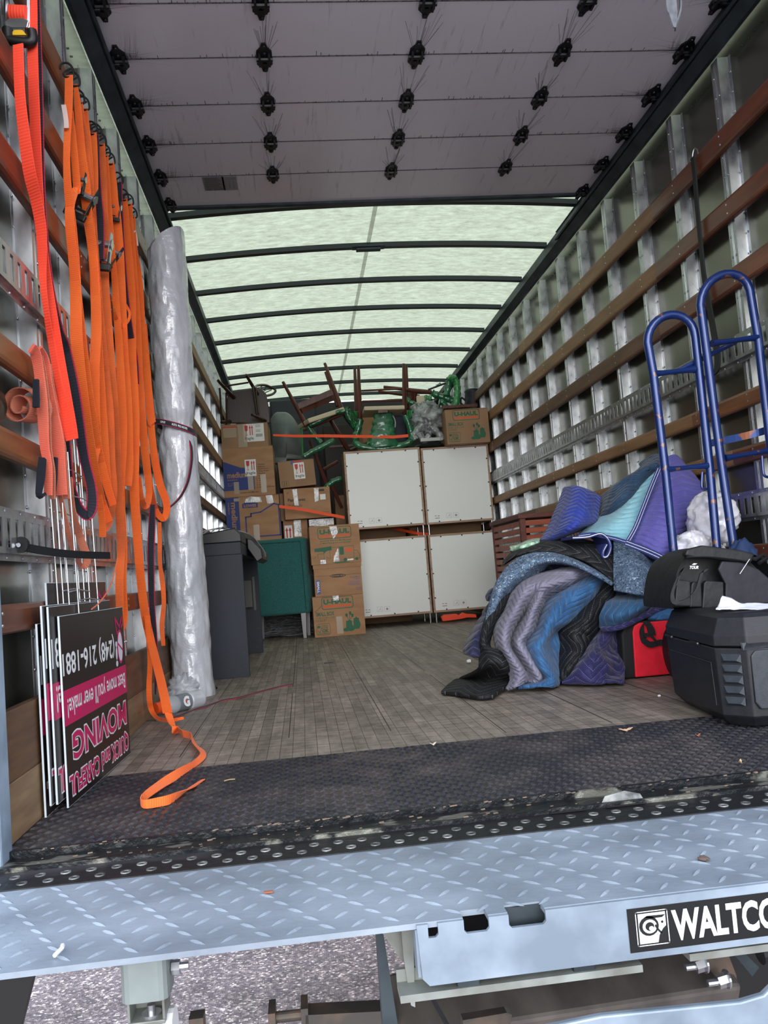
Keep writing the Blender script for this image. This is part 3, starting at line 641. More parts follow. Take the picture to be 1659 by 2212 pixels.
# ------------------------------------------------------------------ straps on the left wall
def fabric(name, c, c2, rib=1200.0, rough=.75, edge=None):
    m = bpy.data.materials.new(name); m.use_nodes = True; _m[name] = m; n = m.node_tree; b = n.nodes['Principled BSDF']; L = n.links.new
    t = n.nodes.new('ShaderNodeTexCoord'); u = n.nodes.new('ShaderNodeSeparateXYZ'); L(t.outputs['UV'], u.inputs[0])
    n1 = n.nodes.new('ShaderNodeTexNoise'); n1.inputs['Scale'].default_value = 7; n1.inputs['Detail'].default_value = 5; L(t.outputs['Object'], n1.inputs[0])
    r = n.nodes.new('ShaderNodeValToRGB'); L(n1.outputs[0], r.inputs[0]); r.color_ramp.elements[0].position = .35; r.color_ramp.elements[1].position = .75; r.color_ramp.elements[0].color = lin(c); r.color_ramp.elements[1].color = lin(c2)
    src = r.outputs[0]
    if edge:
        a = n.nodes.new('ShaderNodeMath'); a.operation = 'SUBTRACT'; L(u.outputs[0], a.inputs[0]); a.inputs[1].default_value = .5
        a2 = n.nodes.new('ShaderNodeMath'); a2.operation = 'ABSOLUTE'; L(a.outputs[0], a2.inputs[0]); a3 = n.nodes.new('ShaderNodeMath'); a3.operation = 'GREATER_THAN'; L(a2.outputs[0], a3.inputs[0]); a3.inputs[1].default_value = .40
        mx = n.nodes.new('ShaderNodeMix'); mx.data_type = 'RGBA'; L(a3.outputs[0], mx.inputs[0]); L(src, mx.inputs[6]); mx.inputs[7].default_value = lin(edge); src = mx.outputs[2]
    L(src, b.inputs['Base Color']); b.inputs['Roughness'].default_value = rough; b.inputs['Sheen Weight'].default_value = .1
    w_ = n.nodes.new('ShaderNodeMath'); w_.operation = 'MULTIPLY'; w_.inputs[1].default_value = rib; L(u.outputs[1], w_.inputs[0]); s = n.nodes.new('ShaderNodeMath'); s.operation = 'SINE'; L(w_.outputs[0], s.inputs[0])
    bn = n.nodes.new('ShaderNodeBump'); bn.inputs['Strength'].default_value = .35; bn.inputs['Distance'].default_value = .001; L(s.outputs[0], bn.inputs['Height']); L(bn.outputs[0], b.inputs['Normal'])
    return m
OR = fabric('orange_webbing', (255, 116, 40), (250, 100, 34)); OR2 = fabric('scuffed_orange_webbing', (250, 112, 46), (190, 88, 44)); REDW = fabric('red_orange_webbing', (255, 76, 46), (244, 62, 36), 900)
BKR = fabric('black_webbing_with_red_edges', (30, 32, 44), (36, 38, 50), 800, edge=(176, 28, 62)); SALM = fabric('salmon_webbing', (236, 104, 82), (222, 118, 92), 1500); SALD = fabric('faded_salmon_webbing', (204, 122, 92), (196, 108, 84), 1500)
ORDK = mat('orange_stitching', (214, 74, 20), .8)
def hang(px, py, Y):
    p = at(px, py, Y=Y)
    if p.x < XL + .026: p = at(px, py, X=XL + .026)
    return p
def strap_path(pts, Y, n=6):
    """pts (px,py,widthpx[,dY]) -> centres and half-width vectors"""
    q = cr_spline([(a[0], a[1], a[2], a[3] if len(a) > 3 else 0.0) for a in pts], n); P = []; W = []
    for i, (x, y, w_, dy) in enumerate(q):
        p = hang(x, y, Y + dy); P.append(p)
    for i, (x, y, w_, dy) in enumerate(q):
        x0, y0 = q[max(i - 1, 0)][:2]; x1, y1 = q[min(i + 1, len(q) - 1)][:2]; t = Vector((x1 - x0, y1 - y0)); t = t.normalized() if t.length > 1e-6 else Vector((0, 1))
        side = (CR * (-t.y) + CD * t.x) * -1
        side = (side + Vector((0, 1, 0)) * .25 * (-1 if side.x > 0 else 1)).normalized()
        W.append(side * (w_ * .56 * mpp(P[i])))
    return P, W
def hook(root, p, s=1.0):
    mb = MB(); P = [p + Vector((-.024, 0, .020)), p + Vector((-.020, 0, .034)), p + Vector((-.004, 0, .038)), p + Vector((.009, 0, .026)), p + Vector((.013, 0, .008)), p + Vector((.010, 0, -.004)), p + Vector((-.010, 0, -.004)), p + Vector((-.014, 0, .008)), p + Vector((.006, 0, .022))]
    mb.tube([Vector(q) for q in cr_spline([tuple(v) for v in P], 4)], .0032, 7); mb.build('hook', BLACKPL, root, smooth=True)
def ratchet(root, c, s=1.0, tilt=0.0):
    M = Matrix.Translation(c) @ Matrix.Rotation(tilt, 4, 'Y') @ Matrix.Scale(s, 4)
    mb = MB(); mb.M = M
    for x in (-.026, .026): mb.prism([(-.018, -.045), (.018, -.045), (.022, 0), (.014, .05), (-.012, .05), (-.02, 0)], (x, 0, 0), (0, 1, 0), (0, 0, 1), (1, 0, 0), -.0015, .0015)
    mb.box(-.026, .026, -.004, .004, -.045, -.038); fr = mb.build('ratchet_frame', STEEL if s > .9 else BLACKPL, root)
    mb = MB(); mb.M = M; mb.cyl((-.03, -.006, .01), (.03, -.006, .01), .012, seg=12)
    for x in (-.031, .031): mb.cyl((x, -.006, .01), (x + .003, -.006, .01), .017, seg=10)
    mb.build('ratchet_spool', STEEL, fr)
    mb = MB(); mb.M = M; mb.box(-.034, -.028, -.03, -.022, -.075, -.02); mb.box(.028, .034, -.03, -.022, -.075, -.02); mb.box(-.04, .04, -.036, -.018, -.085, -.062); mb.build('ratchet_handle', BLACKPL, fr, bevel=.004 * s)
    return fr
def strap(label, Y, strands, m, group='straps hanging from the left wall', hk=True, tagm=False, rats=(), t=.0022, name='cargo_strap'):
    P0, _ = strap_path(strands[0], Y); root = thing(name, label, 'strap', P0[-1], group)
    root.location = (P0[0].x, P0[0].y, min(p.z for p in P0))
    for i, s in enumerate(strands):
        P, W = strap_path(s, Y + i * .012); mb = MB(); mb.ribbon(P, W, t); mb.build('webbing', m, root)
    if hk: hook(root, P0[0])
    for (px, py, sc, tl) in rats: ratchet(root, hang(px, py, Y - .02), sc, tl)
    if tagm:
        p = hang(tagm[0], tagm[1], Y - .012); k = mpp(p); mb = MB(); ww = tagm[2] * k; hh = tagm[3] * k
        mb.surf(lambda u, v: p + Vector((-.01 + ww * (u + .35 * v), .008 * math.sin(v * 3), -hh * v)), 3, 6); mb.build('care_tag', mat('worn_white_tag', (214, 190, 184), .6), root, solid=.0006)
    return root
# thirteen-odd orange straps, nearest first
strap('nearest orange strap with a white tag and double buckle fold, hanging at the left wall', .72, [[(149, 163, 17), (148, 230, 17), (144, 330, 14), (146, 400, 16), (156, 500, 20), (163, 620, 24), (166, 740, 26), (178, 860, 26), (196, 980, 24), (214, 1070, 22), (236, 1128, 16)], [(152, 240, 12), (166, 400, 16), (160, 415, 18), (150, 460, 20), (158, 560, 20), (172, 700, 22), (190, 850, 22), (218, 1000, 18), (245, 1092, 14)]], OR, tagm=(140, 226, 10, 52), rats=((172, 392, .55, .2),))
strap('second orange strap from the door side, its black ratchet open over dark webbing', .80, [[(163, 182, 8), (168, 230, 14), (176, 330, 18), (184, 402, 22), (190, 470, 20), (202, 560, 20), (208, 700, 22), (204, 800, 22), (206, 900, 20), (212, 960, 12), (206, 1010, 10), (218, 1100, 14), (222, 1160, 14)]], OR, rats=((186, 432, .85, .5),))
strap('third orange strap from the door side, running down to a low fold', .86, [[(173, 220, 10), (180, 300, 18), (190, 390, 20), (198, 460, 18), (206, 560, 16), (216, 700, 18), (228, 820, 20), (236, 900, 20), (242, 1000, 14), (246, 1060, 14), (236, 1130, 14), (222, 1146, 12)]], OR2)
strap('fourth orange strap from the door side, flat beside the stacked ones', .90, [[(184, 234, 9), (189, 300, 14), (194, 380, 16), (196, 460, 14), (204, 600, 16), (214, 760, 16), (222, 900, 18), (232, 1040, 16), (242, 1090, 14)]], OR)
strap('orange strap with stitched end beside the first black webbing strap', 1.02, [[(202, 287, 13), (204, 340, 14), (205, 400, 14), (204, 440, 12)]], OR, tagm=(193, 300, 8, 44))
strap('black strap with red edges hanging among the orange straps, ending in a long black ratchet', 1.06, [[(211, 292, 5), (212, 360, 8), (214, 430, 14), (217, 480, 17), (217, 560, 17)]], BKR, rats=((220, 535, 1.0, .15),), name='cargo_strap')
strap('narrow orange strap just beyond the first black strap, hanging to waist height', 1.12, [[(221, 311, 11), (224, 380, 13), (227, 460, 12), (232, 520, 14), (226, 600, 18), (234, 740, 22), (243, 860, 22), (250, 960, 20), (256, 1080, 18), (262, 1180, 17), (258, 1250, 17), (259, 1320, 16), (262, 1400, 11), (262, 1520, 2)]], OR2)
strap('orange strap with a small chrome cam buckle halfway up', 1.16, [[(230, 335, 8), (233, 400, 9), (238, 470, 10), (243, 540, 10), (250, 640, 14), (258, 760, 16), (264, 880, 18), (266, 960, 16), (262, 1060, 14), (268, 1180, 13), (266, 1260, 14), (270, 1330, 12), (265, 1360, 10)]], OR, rats=((245, 548, .7, .6),))
strap('orange strap holding a black buckle and a wide fold below it', 1.20, [[(240, 352, 13), (244, 400, 17), (247, 440, 18), (250, 470, 22), (256, 540, 22), (262, 640, 20), (268, 760, 18), (276, 880, 18), (280, 1000, 16), (276, 1050, 16)], [(243, 640, 4), (250, 680, 5), (262, 703, 8), (276, 694, 6), (280, 676, 5), (270, 655, 4), (262, 640, 3)]], OR, rats=((250, 452, .6, .2),))
strap('second black strap with red edges, running from the slat down into the bundle', 1.36, [[(258, 394, 11), (260, 460, 12), (264, 540, 12), (272, 640, 12), (282, 720, 13), (292, 780, 13), (298, 830, 6)]], BKR)
strap('long orange strap whose lower end trails out across the floor', 1.42, [[(270, 430, 10), (276, 520, 14), (284, 640, 18), (284, 760, 20), (290, 900, 22), (290, 1050, 20), (298, 1180, 18), (304, 1250, 18), (314, 1330, 18, -.03), (326, 1385, 17, -.12), (340, 1440, 18, -.22), (352, 1490, 19, -.31), (362, 1540, 20, -.38)]], OR)
strap('orange strap with a torn black patch near its top, next to the wrapped roll', 1.52, [[(281, 440, 9), (284, 500, 10), (290, 600, 14), (296, 700, 16), (300, 800, 16), (306, 900, 18), (316, 1000, 16), (322, 1060, 14), (316, 1092, 14), (306, 1080, 12), (300, 1030, 10)]], OR)
strap('farthest orange strap with a red upper end and white tag, beside the wrapped roll', 1.64, [[(289, 468, 6), (291, 530, 9), (300, 600, 14), (306, 700, 16), (316, 800, 16), (326, 900, 17), (330, 915, 16)], [(312, 700, 10), (322, 850, 14), (330, 960, 15), (344, 1040, 16), (358, 1080, 15), (360, 1105, 14), (352, 1120, 13), (338, 1105, 12), (328, 1070, 12), (320, 1010, 10)]], OR, tagm=(289, 498, 10, 34))
strap('black strap with red edges hanging low below the orange loops', 1.46, [[(330, 1090, 12), (328, 1140, 15), (326, 1200, 15), (328, 1300, 13), (334, 1380, 12), (337, 1440, 8), (336, 1500, 4)]], BKR, hk=False)
strap('narrow wavy orange strap end beside the low black strap', 1.50, [[(345, 1128, 7), (345, 1180, 9), (346, 1220, 8), (350, 1250, 10), (354, 1300, 9), (350, 1350, 10), (353, 1395, 8)]], OR2, hk=False)
strap('orange strap curling against the kick board and onto the floor by the bottle', 1.30, [[(318, 1330, 12), (324, 1420, 10), (322, 1490, 11), (326, 1530, 11), (340, 1551, 8, -.05), (366, 1556, 7, -.12), (397, 1551, 5, -.14)]], OR, hk=False)
# the tail of the long strap lying on the floor: twists on its edge
tail = thing('cargo_strap', 'orange strap tail curving over the tread plate and doubling back on itself', 'strap', (-.7, .5, 0), 'straps hanging from the left wall')
T = [(363, 1540, .26, 20), (376, 1574, .03, 20), (396, 1585, .014, 16), (414, 1590, .014, 15), (421, 1606, .016, 18), (436, 1622, .014, 16), (437, 1634, .012, 15), (418, 1651, .010, 14), (396, 1665, .010, 17), (364, 1684, .012, 21), (334, 1704, .014, 20), (313, 1720, .015, 16), (304, 1730, .015, 14), (312, 1737, .014, 18), (340, 1733, .013, 20), (366, 1727, .012, 20), (390, 1716, .008, 16), (412, 1702, .005, 14), (439, 1684, .003, 9)]
q = cr_spline(T, 8); P = []
for x, y, z, w_ in q: P.append(at(x, y, Y=1.04) if z > .2 else at(x, y, Z=max(z, .004)))
for i in range(1, 9): P[i] = P[0].lerp(P[9], i / 9.0) + Vector((0, 0, -.006 * math.sin(PI * i / 9)))
W = []
for i, (x, y, z, w_) in enumerate(q):
    a = P[max(i - 1, 0)]; b = P[min(i + 1, len(P) - 1)]; t = (b - a).normalized()
    up = Vector((0, 0, 1)); sd_ = t.cross(up).normalized()
    k = min(1, max(0, (i - 10) / 20)); edge = .35 + .55 * (.5 - .5 * math.cos(i * .16))
    if i >= 92: edge = 1.0 if i < 120 else max(.15, 1 - (i - 120) * .05)
    v = (sd_ * (1 - edge) + up * edge); v = v - t * v.dot(t); v.normalize()
    hw = min(.5 * w_ * mpp(P[i]) / max(.5, 1), .014)
    if P[i].z < hw * abs(v.z) + .002 and i > 9: P[i].z = hw * abs(v.z) + .002
    W.append(v * hw)
mb = MB(); mb.ribbon(P, W, .0022); mb.build('webbing', OR, tail)
# red ratchet strap, closest to the camera
rt = thing('ratchet_strap', 'wide red-orange ratchet strap with chrome ratchet and black grip, nearest the camera', 'strap', (-.93, .3, .8))
Yr = .28
for s in ([(68, -140, 22), (69, -20, 22), (71, 136, 22), (76, 271, 22), (81, 373, 20), (88, 475, 18), (99, 576, 16), (113, 678, 20), (124, 767, 28), (138, 852, 30), (150, 920, 30), (156, 950, 26)], [(39, 96, 22), (43, 203, 22), (52, 288, 24), (64, 373, 26), (80, 441, 24), (90, 508, 22), (93, 610, 14), (101, 678, 12), (110, 734, 14), (125, 818, 14), (142, 886, 16), (156, 948, 20)]):
    P, W = strap_path(s, Yr); mb = MB(); mb.ribbon(P, W, .003); mb.build('webbing', REDW, rt)
mb = MB(); c = at(38, 40, Y=Yr - .02); k = mpp(c)
for dx in (-24, 22):
    q = [at(38 + dx, y, Y=Yr - .02) for y in (-40, 20, 60, 84)]; mb.tube(q, .007, 6)
mb.build('ratchet_frame', STEEL, rt)
mb = MB(); a = at(22, 30, Y=Yr - .03); b = at(58, 32, Y=Yr - .03); mb.cyl(a, b, .021, seg=16); mb.build('webbing_roll', REDW, rt, smooth=True)
mb = MB(); a = at(38, 52, Y=Yr - .035)
mb.prism([(-.026, -.012), (.026, -.012), (.03, .004), (.018, .012), (-.018, .012), (-.03, .004)], a, CR, -CD, -CF, 0, .006); mb.build('ratchet_plate', STEEL, rt, bevel=.002)
mb = MB(); a = at(40, 73, Y=Yr - .04); mb.prism([(-.018, -.006), (.022, -.006), (.012, .006), (-.008, .006)], a, CR, -CD, -CF, 0, .006); mb.build('release_tab', mat('yellow_release_tab', (238, 190, 40), .4), rt)
mb = MB(); q = [at(x, y, Y=Yr - .045) for x, y in ((16, 62), (17, 80), (24, 88), (62, 92), (70, 84), (68, 66))]; mb.tube([Vector(v) for v in cr_spline([tuple(v) for v in q], 4)], .0125, 10); mb.build('ratchet_handle', BLACKPL, rt, smooth=True)
# black looped strap with red edges
t = thing('tow_strap', 'black looped strap with dark red edges hanging behind the red ratchet strap', 'strap', (-.93, .35, .6))
P, W = strap_path([(80, -140, 8), (82, 0, 8), (88, 170, 8), (91, 339, 9), (96, 475, 10), (108, 610, 14), (128, 712, 18), (142, 751, 20), (159, 835, 24), (169, 902, 25), (182, 987, 22), (197, 1050, 22), (199, 1092, 24), (190, 1112, 22), (176, 1104, 20), (162, 1080, 20), (152, 1037, 16), (147, 970, 12), (142, 900, 8)], .42); mb = MB(); mb.ribbon(P, W, .003); mb.build('webbing', BKR, t)
fa = Face((0, 0, 0), (1, 0, 0), (0, 0, 1), (0, -1, 0))
# salmon lifting straps folded over the fourth slat
SB = mat('black_strap_sleeve', (20, 24, 36), .85)
for i, (lab, s1, bl, Y) in enumerate((('salmon lifting strap folded over the slat, left of the pair, black loop ends', [(68, 752, 20), (76, 762, 22), (84, 800, 20), (92, 880, 22), (96, 960, 18), (104, 1010, 16), (104, 1070, 16)], [(92, 990, 13), (88, 1030, 15), (84, 1070, 9), (96, 1068, 6)], .18),
                                        ('salmon lifting strap folded over the slat, right of the pair, wider and nearer', [(80, 756, 26), (92, 780, 28), (100, 830, 26), (112, 890, 26), (122, 950, 30), (128, 1010, 26), (132, 1070, 26)], [(117, 988, 12), (115, 1030, 14), (113, 1066, 10)], .26))):
    t = thing('lifting_strap', lab, 'strap', (-.93, Y, .6), 'salmon lifting straps on the left wall')
    P, W = strap_path(s1, Y); mb = MB(); mb.ribbon(P, W, .006); mb.build('webbing', SALM, t)
    P, W = strap_path([(a + 10, b + 8, c * .6, .03) for a, b, c in s1[1:]], Y); mb = MB(); mb.ribbon(P, W, .004); mb.build('webbing', SALD, t)
    P, W = strap_path([(a, b, c, -.01) for a, b, c in bl], Y); mb = MB(); mb.ribbon(P, W, .009); mb.build('loop_sleeve', SB, t)
    P, W = strap_path([(s1[2][0] - 6, s1[2][1] + 20, 11, -.012), (s1[3][0] - 14, s1[3][1], 13, -.012)], Y); mb = MB(); mb.ribbon(P, W, .006); mb.build('loop_sleeve', SB, t)
# rolled strap
t = thing('rolled_strap', 'rolled salmon strap tucked behind the folded lifting straps', 'strap', (-.93, .25, .9))
c = at(56, 880, Y=.22); P = []; W = []
for k in range(60):
    q = k * .22; r = .010 + .0013 * k * .45; P.append(c + Vector((-.0, 0, 0)) + CR * (r * math.cos(q)) + CD * (r * math.sin(q) * 1.1)); W.append((CR * .35 + CF * .9).normalized() * .024)
mb = MB(); mb.ribbon(P, W, .003); mb.build('webbing', SALD, t)
# faded strap behind
t = thing('lifting_strap', 'faded salmon strap looped low behind the black rubber strap', 'strap', (-.95, .5, .5), 'salmon lifting straps on the left wall')
P, W = strap_path([(150, 960, 11), (152, 1050, 12), (158, 1110, 14), (176, 1170, 17), (188, 1205, 16), (184, 1222, 12), (170, 1215, 10), (150, 1160, 12), (134, 1090, 10), (126, 1050, 8)], .45); mb = MB(); mb.ribbon(P, W, .003); mb.build('webbing', SALD, t)
# black rubber tie-down across the signs
t = thing('rubber_strap', 'flat black rubber tie strap stretched in front of the yard signs', 'strap', (-.9, .15, .5))
q = [at(x, y, Y=Y) for x, y, Y in ((20, 1178, .02), (46, 1181, .04), (90, 1189, .1), (140, 1196, .18), (190, 1199, .28), (236, 1200, .38))]
q = [Vector(v) for v in cr_spline([tuple(v) for v in q], 5)]; mb = MB(); mb.ribbon(q, [Vector((0, 0, .0085))] * len(q), .006); mb.build('rubber_band', BLACKRUB, t)
mb = MB(); c = at(45, 1177, Y=.035); mb.cyl(c - CF * .006, c + CF * .006, .017, seg=16); mb.cyl(c - CF * .010, c - CF * .004, .004); mb.build('eye_end', BLACKRUB, t)
mb = MB(); mb.cyl(c - CF * .0115, c - CF * .010, .0045); mb.tube([at(-8, 1172, Y=.02), at(20, 1176, Y=.02), at(34, 1178, Y=.03)], .005); mb.build('hook', STEEL, t)
# thin orange cord
t = thing('cord', 'thin orange cord slanting between the sign stakes and the straps', 'cord', (-.93, .5, .4))
q = [at(x, y, X=-.9) for x, y in ((254, 1205), (240, 1262), (218, 1298), (198, 1316))]; mb = MB(); mb.tube([Vector(v) for v in cr_spline([tuple(v) for v in q], 5)], .0018, 6); mb.build('cord_strand', OR2, t)

# ------------------------------------------------------------------ yard signs, upside down
SBK = mat('black_sign_board', (30, 22, 22), .35); SWH = mat('white_fluted_edge', (222, 232, 236), .5); PINK = mat('magenta_print', (196, 24, 92), .45); GREYW = mat('cool_white_print', (216, 214, 228), .5)
def sign(X0, Y0, Y1, z0, z1, label, full=True, dx=.02, stake=True):
    W_ = Y1 - Y0; H = z1 - z0; s = thing('yard_sign', label, 'sign', (X0, (Y0 + Y1) / 2, z0), 'upside-down yard signs by the left wall')
    t = .004; u = Vector((dx, W_, 0)); u.normalize(); nrm = Vector((u.y, -u.x, 0))
    mb = MB(); mb.prism([(0, 0), (W_, 0), (W_, H), (0, H)], (X0, Y0, z0), u, (0, 0, 1), nrm, -t, 0); bd = mb.build('board', SWH, s)
    # printed front: origin at upper far corner, reading towards the camera, heads down
    F = Face(Vector((X0, Y0, z1)) + u * W_, -u, (0, 0, -1), nrm); k = W_ / .6; h = H / .45
    mb = MB(); F.rect(mb, .001, .001, W_ - .001, H - .001, .0004); mb.build('black_print', SBK, bd)
    mp_ = MB(); mw = MB(); ml = MB()
    F.rect(mp_, .001, .178 * h, W_ - .001, .262 * h, .0008)
    if full:
        F.text(mw, '(248) 216-1881', .12 * k, .075 * h, .595 * k, .145 * h, .02, .0009); mw.build('phone_number', WHITEP, bd); mw = MB()
        F.text(mw, "Best move you'll ever make!", .02 * k, .186 * h, .575 * k, .248 * h, .012, .0012); mw.build('slogan', WHITEP, bd); mw = MB()
        for t1, a0, b0, a1, b1 in (('MOVING', .03 * k, .285 * h, .55 * k, .352 * h), ('QUICK and CAREFUL', .02 * k, .375 * h, .585 * k, .43 * h)):
            F.text(mw, t1, a0 - .004, b0 - .004, a1 + .004, b1 + .004, .065, .0009); F.text(mp_, t1, a0, b0, a1, b1, .03, .0013)
        F.disc(mp_, .055 * k, .118 * h, .034 * k, .052 * h, .0008); F.disc(ml, .055 * k, .118 * h, .026 * k, .044 * h, .0012)
        F.line(mp_, [(.03 * k, .13 * h), (.085 * k, .105 * h)], .006, .0015); F.line(mp_, [(.03 * k, .035 * h), (.05 * k, .06 * h), (.1 * k, .03 * h), (.085 * k, .075 * h), (.05 * k, .078 * h)], .009, .001)
        F.line(mp_, [(.02 * k, .03 * h), (.012 * k, .05 * h), (.03 * k, .062 * h)], .008, .001)
        F.disc(ml, .1 * k, .135 * h, .01 * k, .02 * h, .001); F.disc(ml, .098 * k, .108 * h, .012 * k, .009 * h, .001); F.disc(ml, .1 * k, .165 * h, .012 * k, .009 * h, .001)
        ml.build('emblem', GREYW, bd)
    else:
        F.text(mw, '1881', .46 * k, .075 * h, .595 * k, .145 * h, .02, .0009); mw.build('phone_number', WHITEP, bd); mw = MB(); F.text(mw, 'ke!', .50 * k, .186 * h, .575 * k, .248 * h, .012, .0012); mw.build('slogan', WHITEP, bd); mw = MB()
        F.text(mw, 'UL', .52 * k, .37 * h, .59 * k, .434 * h, .065, .0009); F.text(mp_, 'UL', .525 * k, .375 * h, .585 * k, .43 * h, .03, .0013)
    mw.build('white_lettering', WHITEP, bd); mp_.build('magenta_print', PINK, bd)
    if stake:
        ya = Y0 + W_ * .31; yb = Y0 + W_ * .66; x = X0 - .002; zt = z1 + stake; mb = MB()
        for y in (ya, yb): mb.tube([(x, y, z1 - .02), (x - .008, y + .004, zt)], .0019, 6)
        for z in (z1 + .03, z1 + (zt - z1) * .72): mb.tube([(x + .002, ya - .002, z), (x - .001, (ya + yb) / 2, z + .004), (x + .001, yb + .002, z - .002)], .0018, 6)
        mb.build('wire_stake', STEEL, s, smooth=True)
    return s
a = at(115, 1336, X=-.925)
sign(-.925, .165, .742, .003, .425, 'front yard sign, complete upside-down moving advertisement with phone number', True, .02, .40)
for lab, X, px, z1, fl_, st in (('second yard sign from the front, only its edge strip of print showing', -.934, (104, 1311), 0, False, .46), ('third yard sign from the front, white edge beside the second', -.942, (90, 1309), 0, False, .43), ('lowest-topped yard sign, rearmost against the kick board', -.955, (80, 1348), 0, False, .36)):
    p = at(px[0], px[1], X=X); sign(X, p.y, p.y + .57, p.z - .425 if p.z > .43 else .002, p.z, lab, fl_, .006, st)
p = at(100, 1259, X=-.962); sign(-.962, p.y, p.y + .57, p.z - .42, p.z, 'tallest-standing yard sign at the back of the row, showing its pink emblem', True, .004, .40)

# ------------------------------------------------------------------ wrapped roll
FILM = mat('clear_wrinkled_plastic_film', (176, 180, 186), .2, 0, (204, 206, 212), 3, bump=.9, bscale=7, coat=.5, dist=.03, spec=.8)
rl = thing('wrapped_roll', 'tall roll in shiny clear plastic standing against the left wall beside the orange straps', 'roll', (-.9, 1.95, 0))
def rollf(u, v):
    z = v * 2.0; q = u * 2 * PI; c = Vector((-.876, 1.95, 0)); r = .094 + .003 * math.sin(z * 5)
    r *= 1 + .10 * math.exp(-(v / .03) ** 2)
    w_ = .006 * nz((math.cos(q) * 1.6, math.sin(q) * 1.6, z * 5.5)) + .005 * nz((math.cos(q) * 4, math.sin(q) * 4, z * 11 + q))
    r = r + abs(w_) * 1.4 - .02 * math.exp(-((z - 1.17) / .04) ** 2)
    
    return (c.x + math.cos(q) * r * .86, c.y + math.sin(q) * r * 1.05, z + .03 * math.cos(q) * (v > .9) + .03 * math.sin(q * 1 + 2) * (v > .95))
mb = MB(); mb.surf(rollf, 72, 150, True); k = len(mb.v); mb.add([(-.884, 1.95, 2.0)], []); mb.f += [(k - 72 + i, k - 72 + (i + 1) % 72, k) for i in range(72)]; mb.mi += [0] * 72; mb.u += [None] * 72
mb.build('plastic_wrap', FILM, rl, smooth=True, ang=75)
bs = thing('band_strap', 'black strap with white lettering cinched round the wrapped roll, one end swinging loose', 'strap', (-.85, 1.95, 1.0))
P = []; W = []
for k in range(49):
    q = k / 48 * 2 * PI; P.append(Vector((-.884 + .090 * math.cos(q), 1.95 + .106 * math.sin(q), 1.165 - .03 * math.cos(q)))); W.append(Vector((0, 0, .0125)))
mb = MB(); mb.ribbon(P, W, .003); mb.build('webbing', BKR, bs)
mw = MB()
for t1, q0, q1 in (('SUPPORT', 238, 254), ('AUTO  PRO MOVER', 270, 312)):
    v, f, _ = text_geo(t1, .03); vs = []
    for x, y in v:
        q = R_(q0 + (q1 - q0) * x); vs.append((-.884 + .0925 * math.cos(q), 1.95 + .1085 * math.sin(q), 1.160 - .03 * math.cos(q) + .010 * y))
    mw.add(vs, f)
mw.build('strap_lettering', WHITEP, bs)
q = [at(x, y, Y=Y) for x, y, Y in ((398, 908, 1.92), (407, 935, 1.9), (414, 975, 1.88), (412, 1010, 1.86), (404, 1045, 1.84), (388, 1075, 1.82), (366, 1096, 1.8), (345, 1108, 1.79))]
q = [Vector(v) for v in cr_spline([tuple(v) for v in q], 6)]; mb = MB(); mb.ribbon(q, [Vector((.004, .010, 0)) * (1 - .3 * i / len(q)) for i in range(len(q))], .003); mb.build('webbing', BKR, bs)
# crumpled film and bottle at the foot of the roll
CLR = mat('clear_crumpled_film', (226, 230, 236), .12, alpha=.38, spec=1.0, bump=.5, bscale=9, dist=.02)
def blob(mb, c, r, f=3.0, a=.35, nu=28, nv=18, seed=0, ridge=False):
    def g(u, v):
        q = u * 2 * PI; w_ = (v - .5) * PI; d = Vector((math.cos(q) * math.cos(w_), math.sin(q) * math.cos(w_), math.sin(w_)))
        k = 1 + a * noise.noise(d * f + Vector((seed, 3, 1))) + a * .5 * noise.noise(d * f * 2.6 + Vector((9, seed, 1)))
        if ridge: k = 1 + a * (.6 - 1.6 * abs(noise.noise(d * f + Vector((seed, 3, 1))))) + a * .6 * (.4 - 1.3 * abs(noise.noise(d * f * 2.3 + Vector((9, seed, 1)))))
        p = Vector((c[0] + d.x * r[0] * k, c[1] + d.y * r[1] * k, c[2] + d.z * r[2] * k)); return p
    mb.surf(g, nu, nv, True)
t = thing('crumpled_film', 'crumpled clear plastic film heaped between the wrapped roll and the bottle', 'plastic film', (-.87, 1.85, 0))
mb = MB(); c = at(395, 1497, Y=1.80); blob(mb, (c.x, 1.80, .045), (.062, .05, .055), 4, .6); mb.build('film', CLR, t, smooth=True, ang=180)
bt = thing('drink_bottle', 'clear plastic sports drink bottle with orange cap lying by the wrapped roll', 'bottle', at(390, 1530, Z=0))
A = at(338, 1530, Z=.032); B = at(432, 1508, Z=.032); ax = (B - A).normalized(); Lb = (B - A).length
PET = mat('clear_bottle_plastic', (220, 226, 232), .08, alpha=.45, spec=1.0)
mb = MB(); s = Lb / .2; mb.lathe([(r * s, h * s) for r, h in ((.013, .0), (.013, .022), (.020, .035), (.030, .055), (.031, .075), (.028, .078), (.028, .14), (.031, .143), (.032, .19), (.029, .2), (.01, .197))], A, ax, 24); mb.build('bottle_body', PET, bt, smooth=True)
mb = MB(); mb.lathe([(r * s, h * s) for r, h in ((.019, -.008), (.0195, .018), (.021, .022), (.013, .024))], A, ax, 20); mb.build('cap', mat('orange_cap', (238, 84, 30), .4), bt, smooth=True)
mb = MB(); mb.lathe([(.0288 * s, .082 * s), (.0288 * s, .137 * s)], A, ax, 24); mb.f = mb.f[:24]; mb.mi = mb.mi[:24]; mb.u = mb.u[:24]; lb = mb.build('label', mat('grey_bottle_label', (116, 122, 126), .4), bt, smooth=True)
mc = A + ax * (.108 * s); nn = (CAM - mc); nn = (nn - ax * nn.dot(ax)).normalized(); up = nn.cross(ax) * -1
if up.z < 0: up = -up
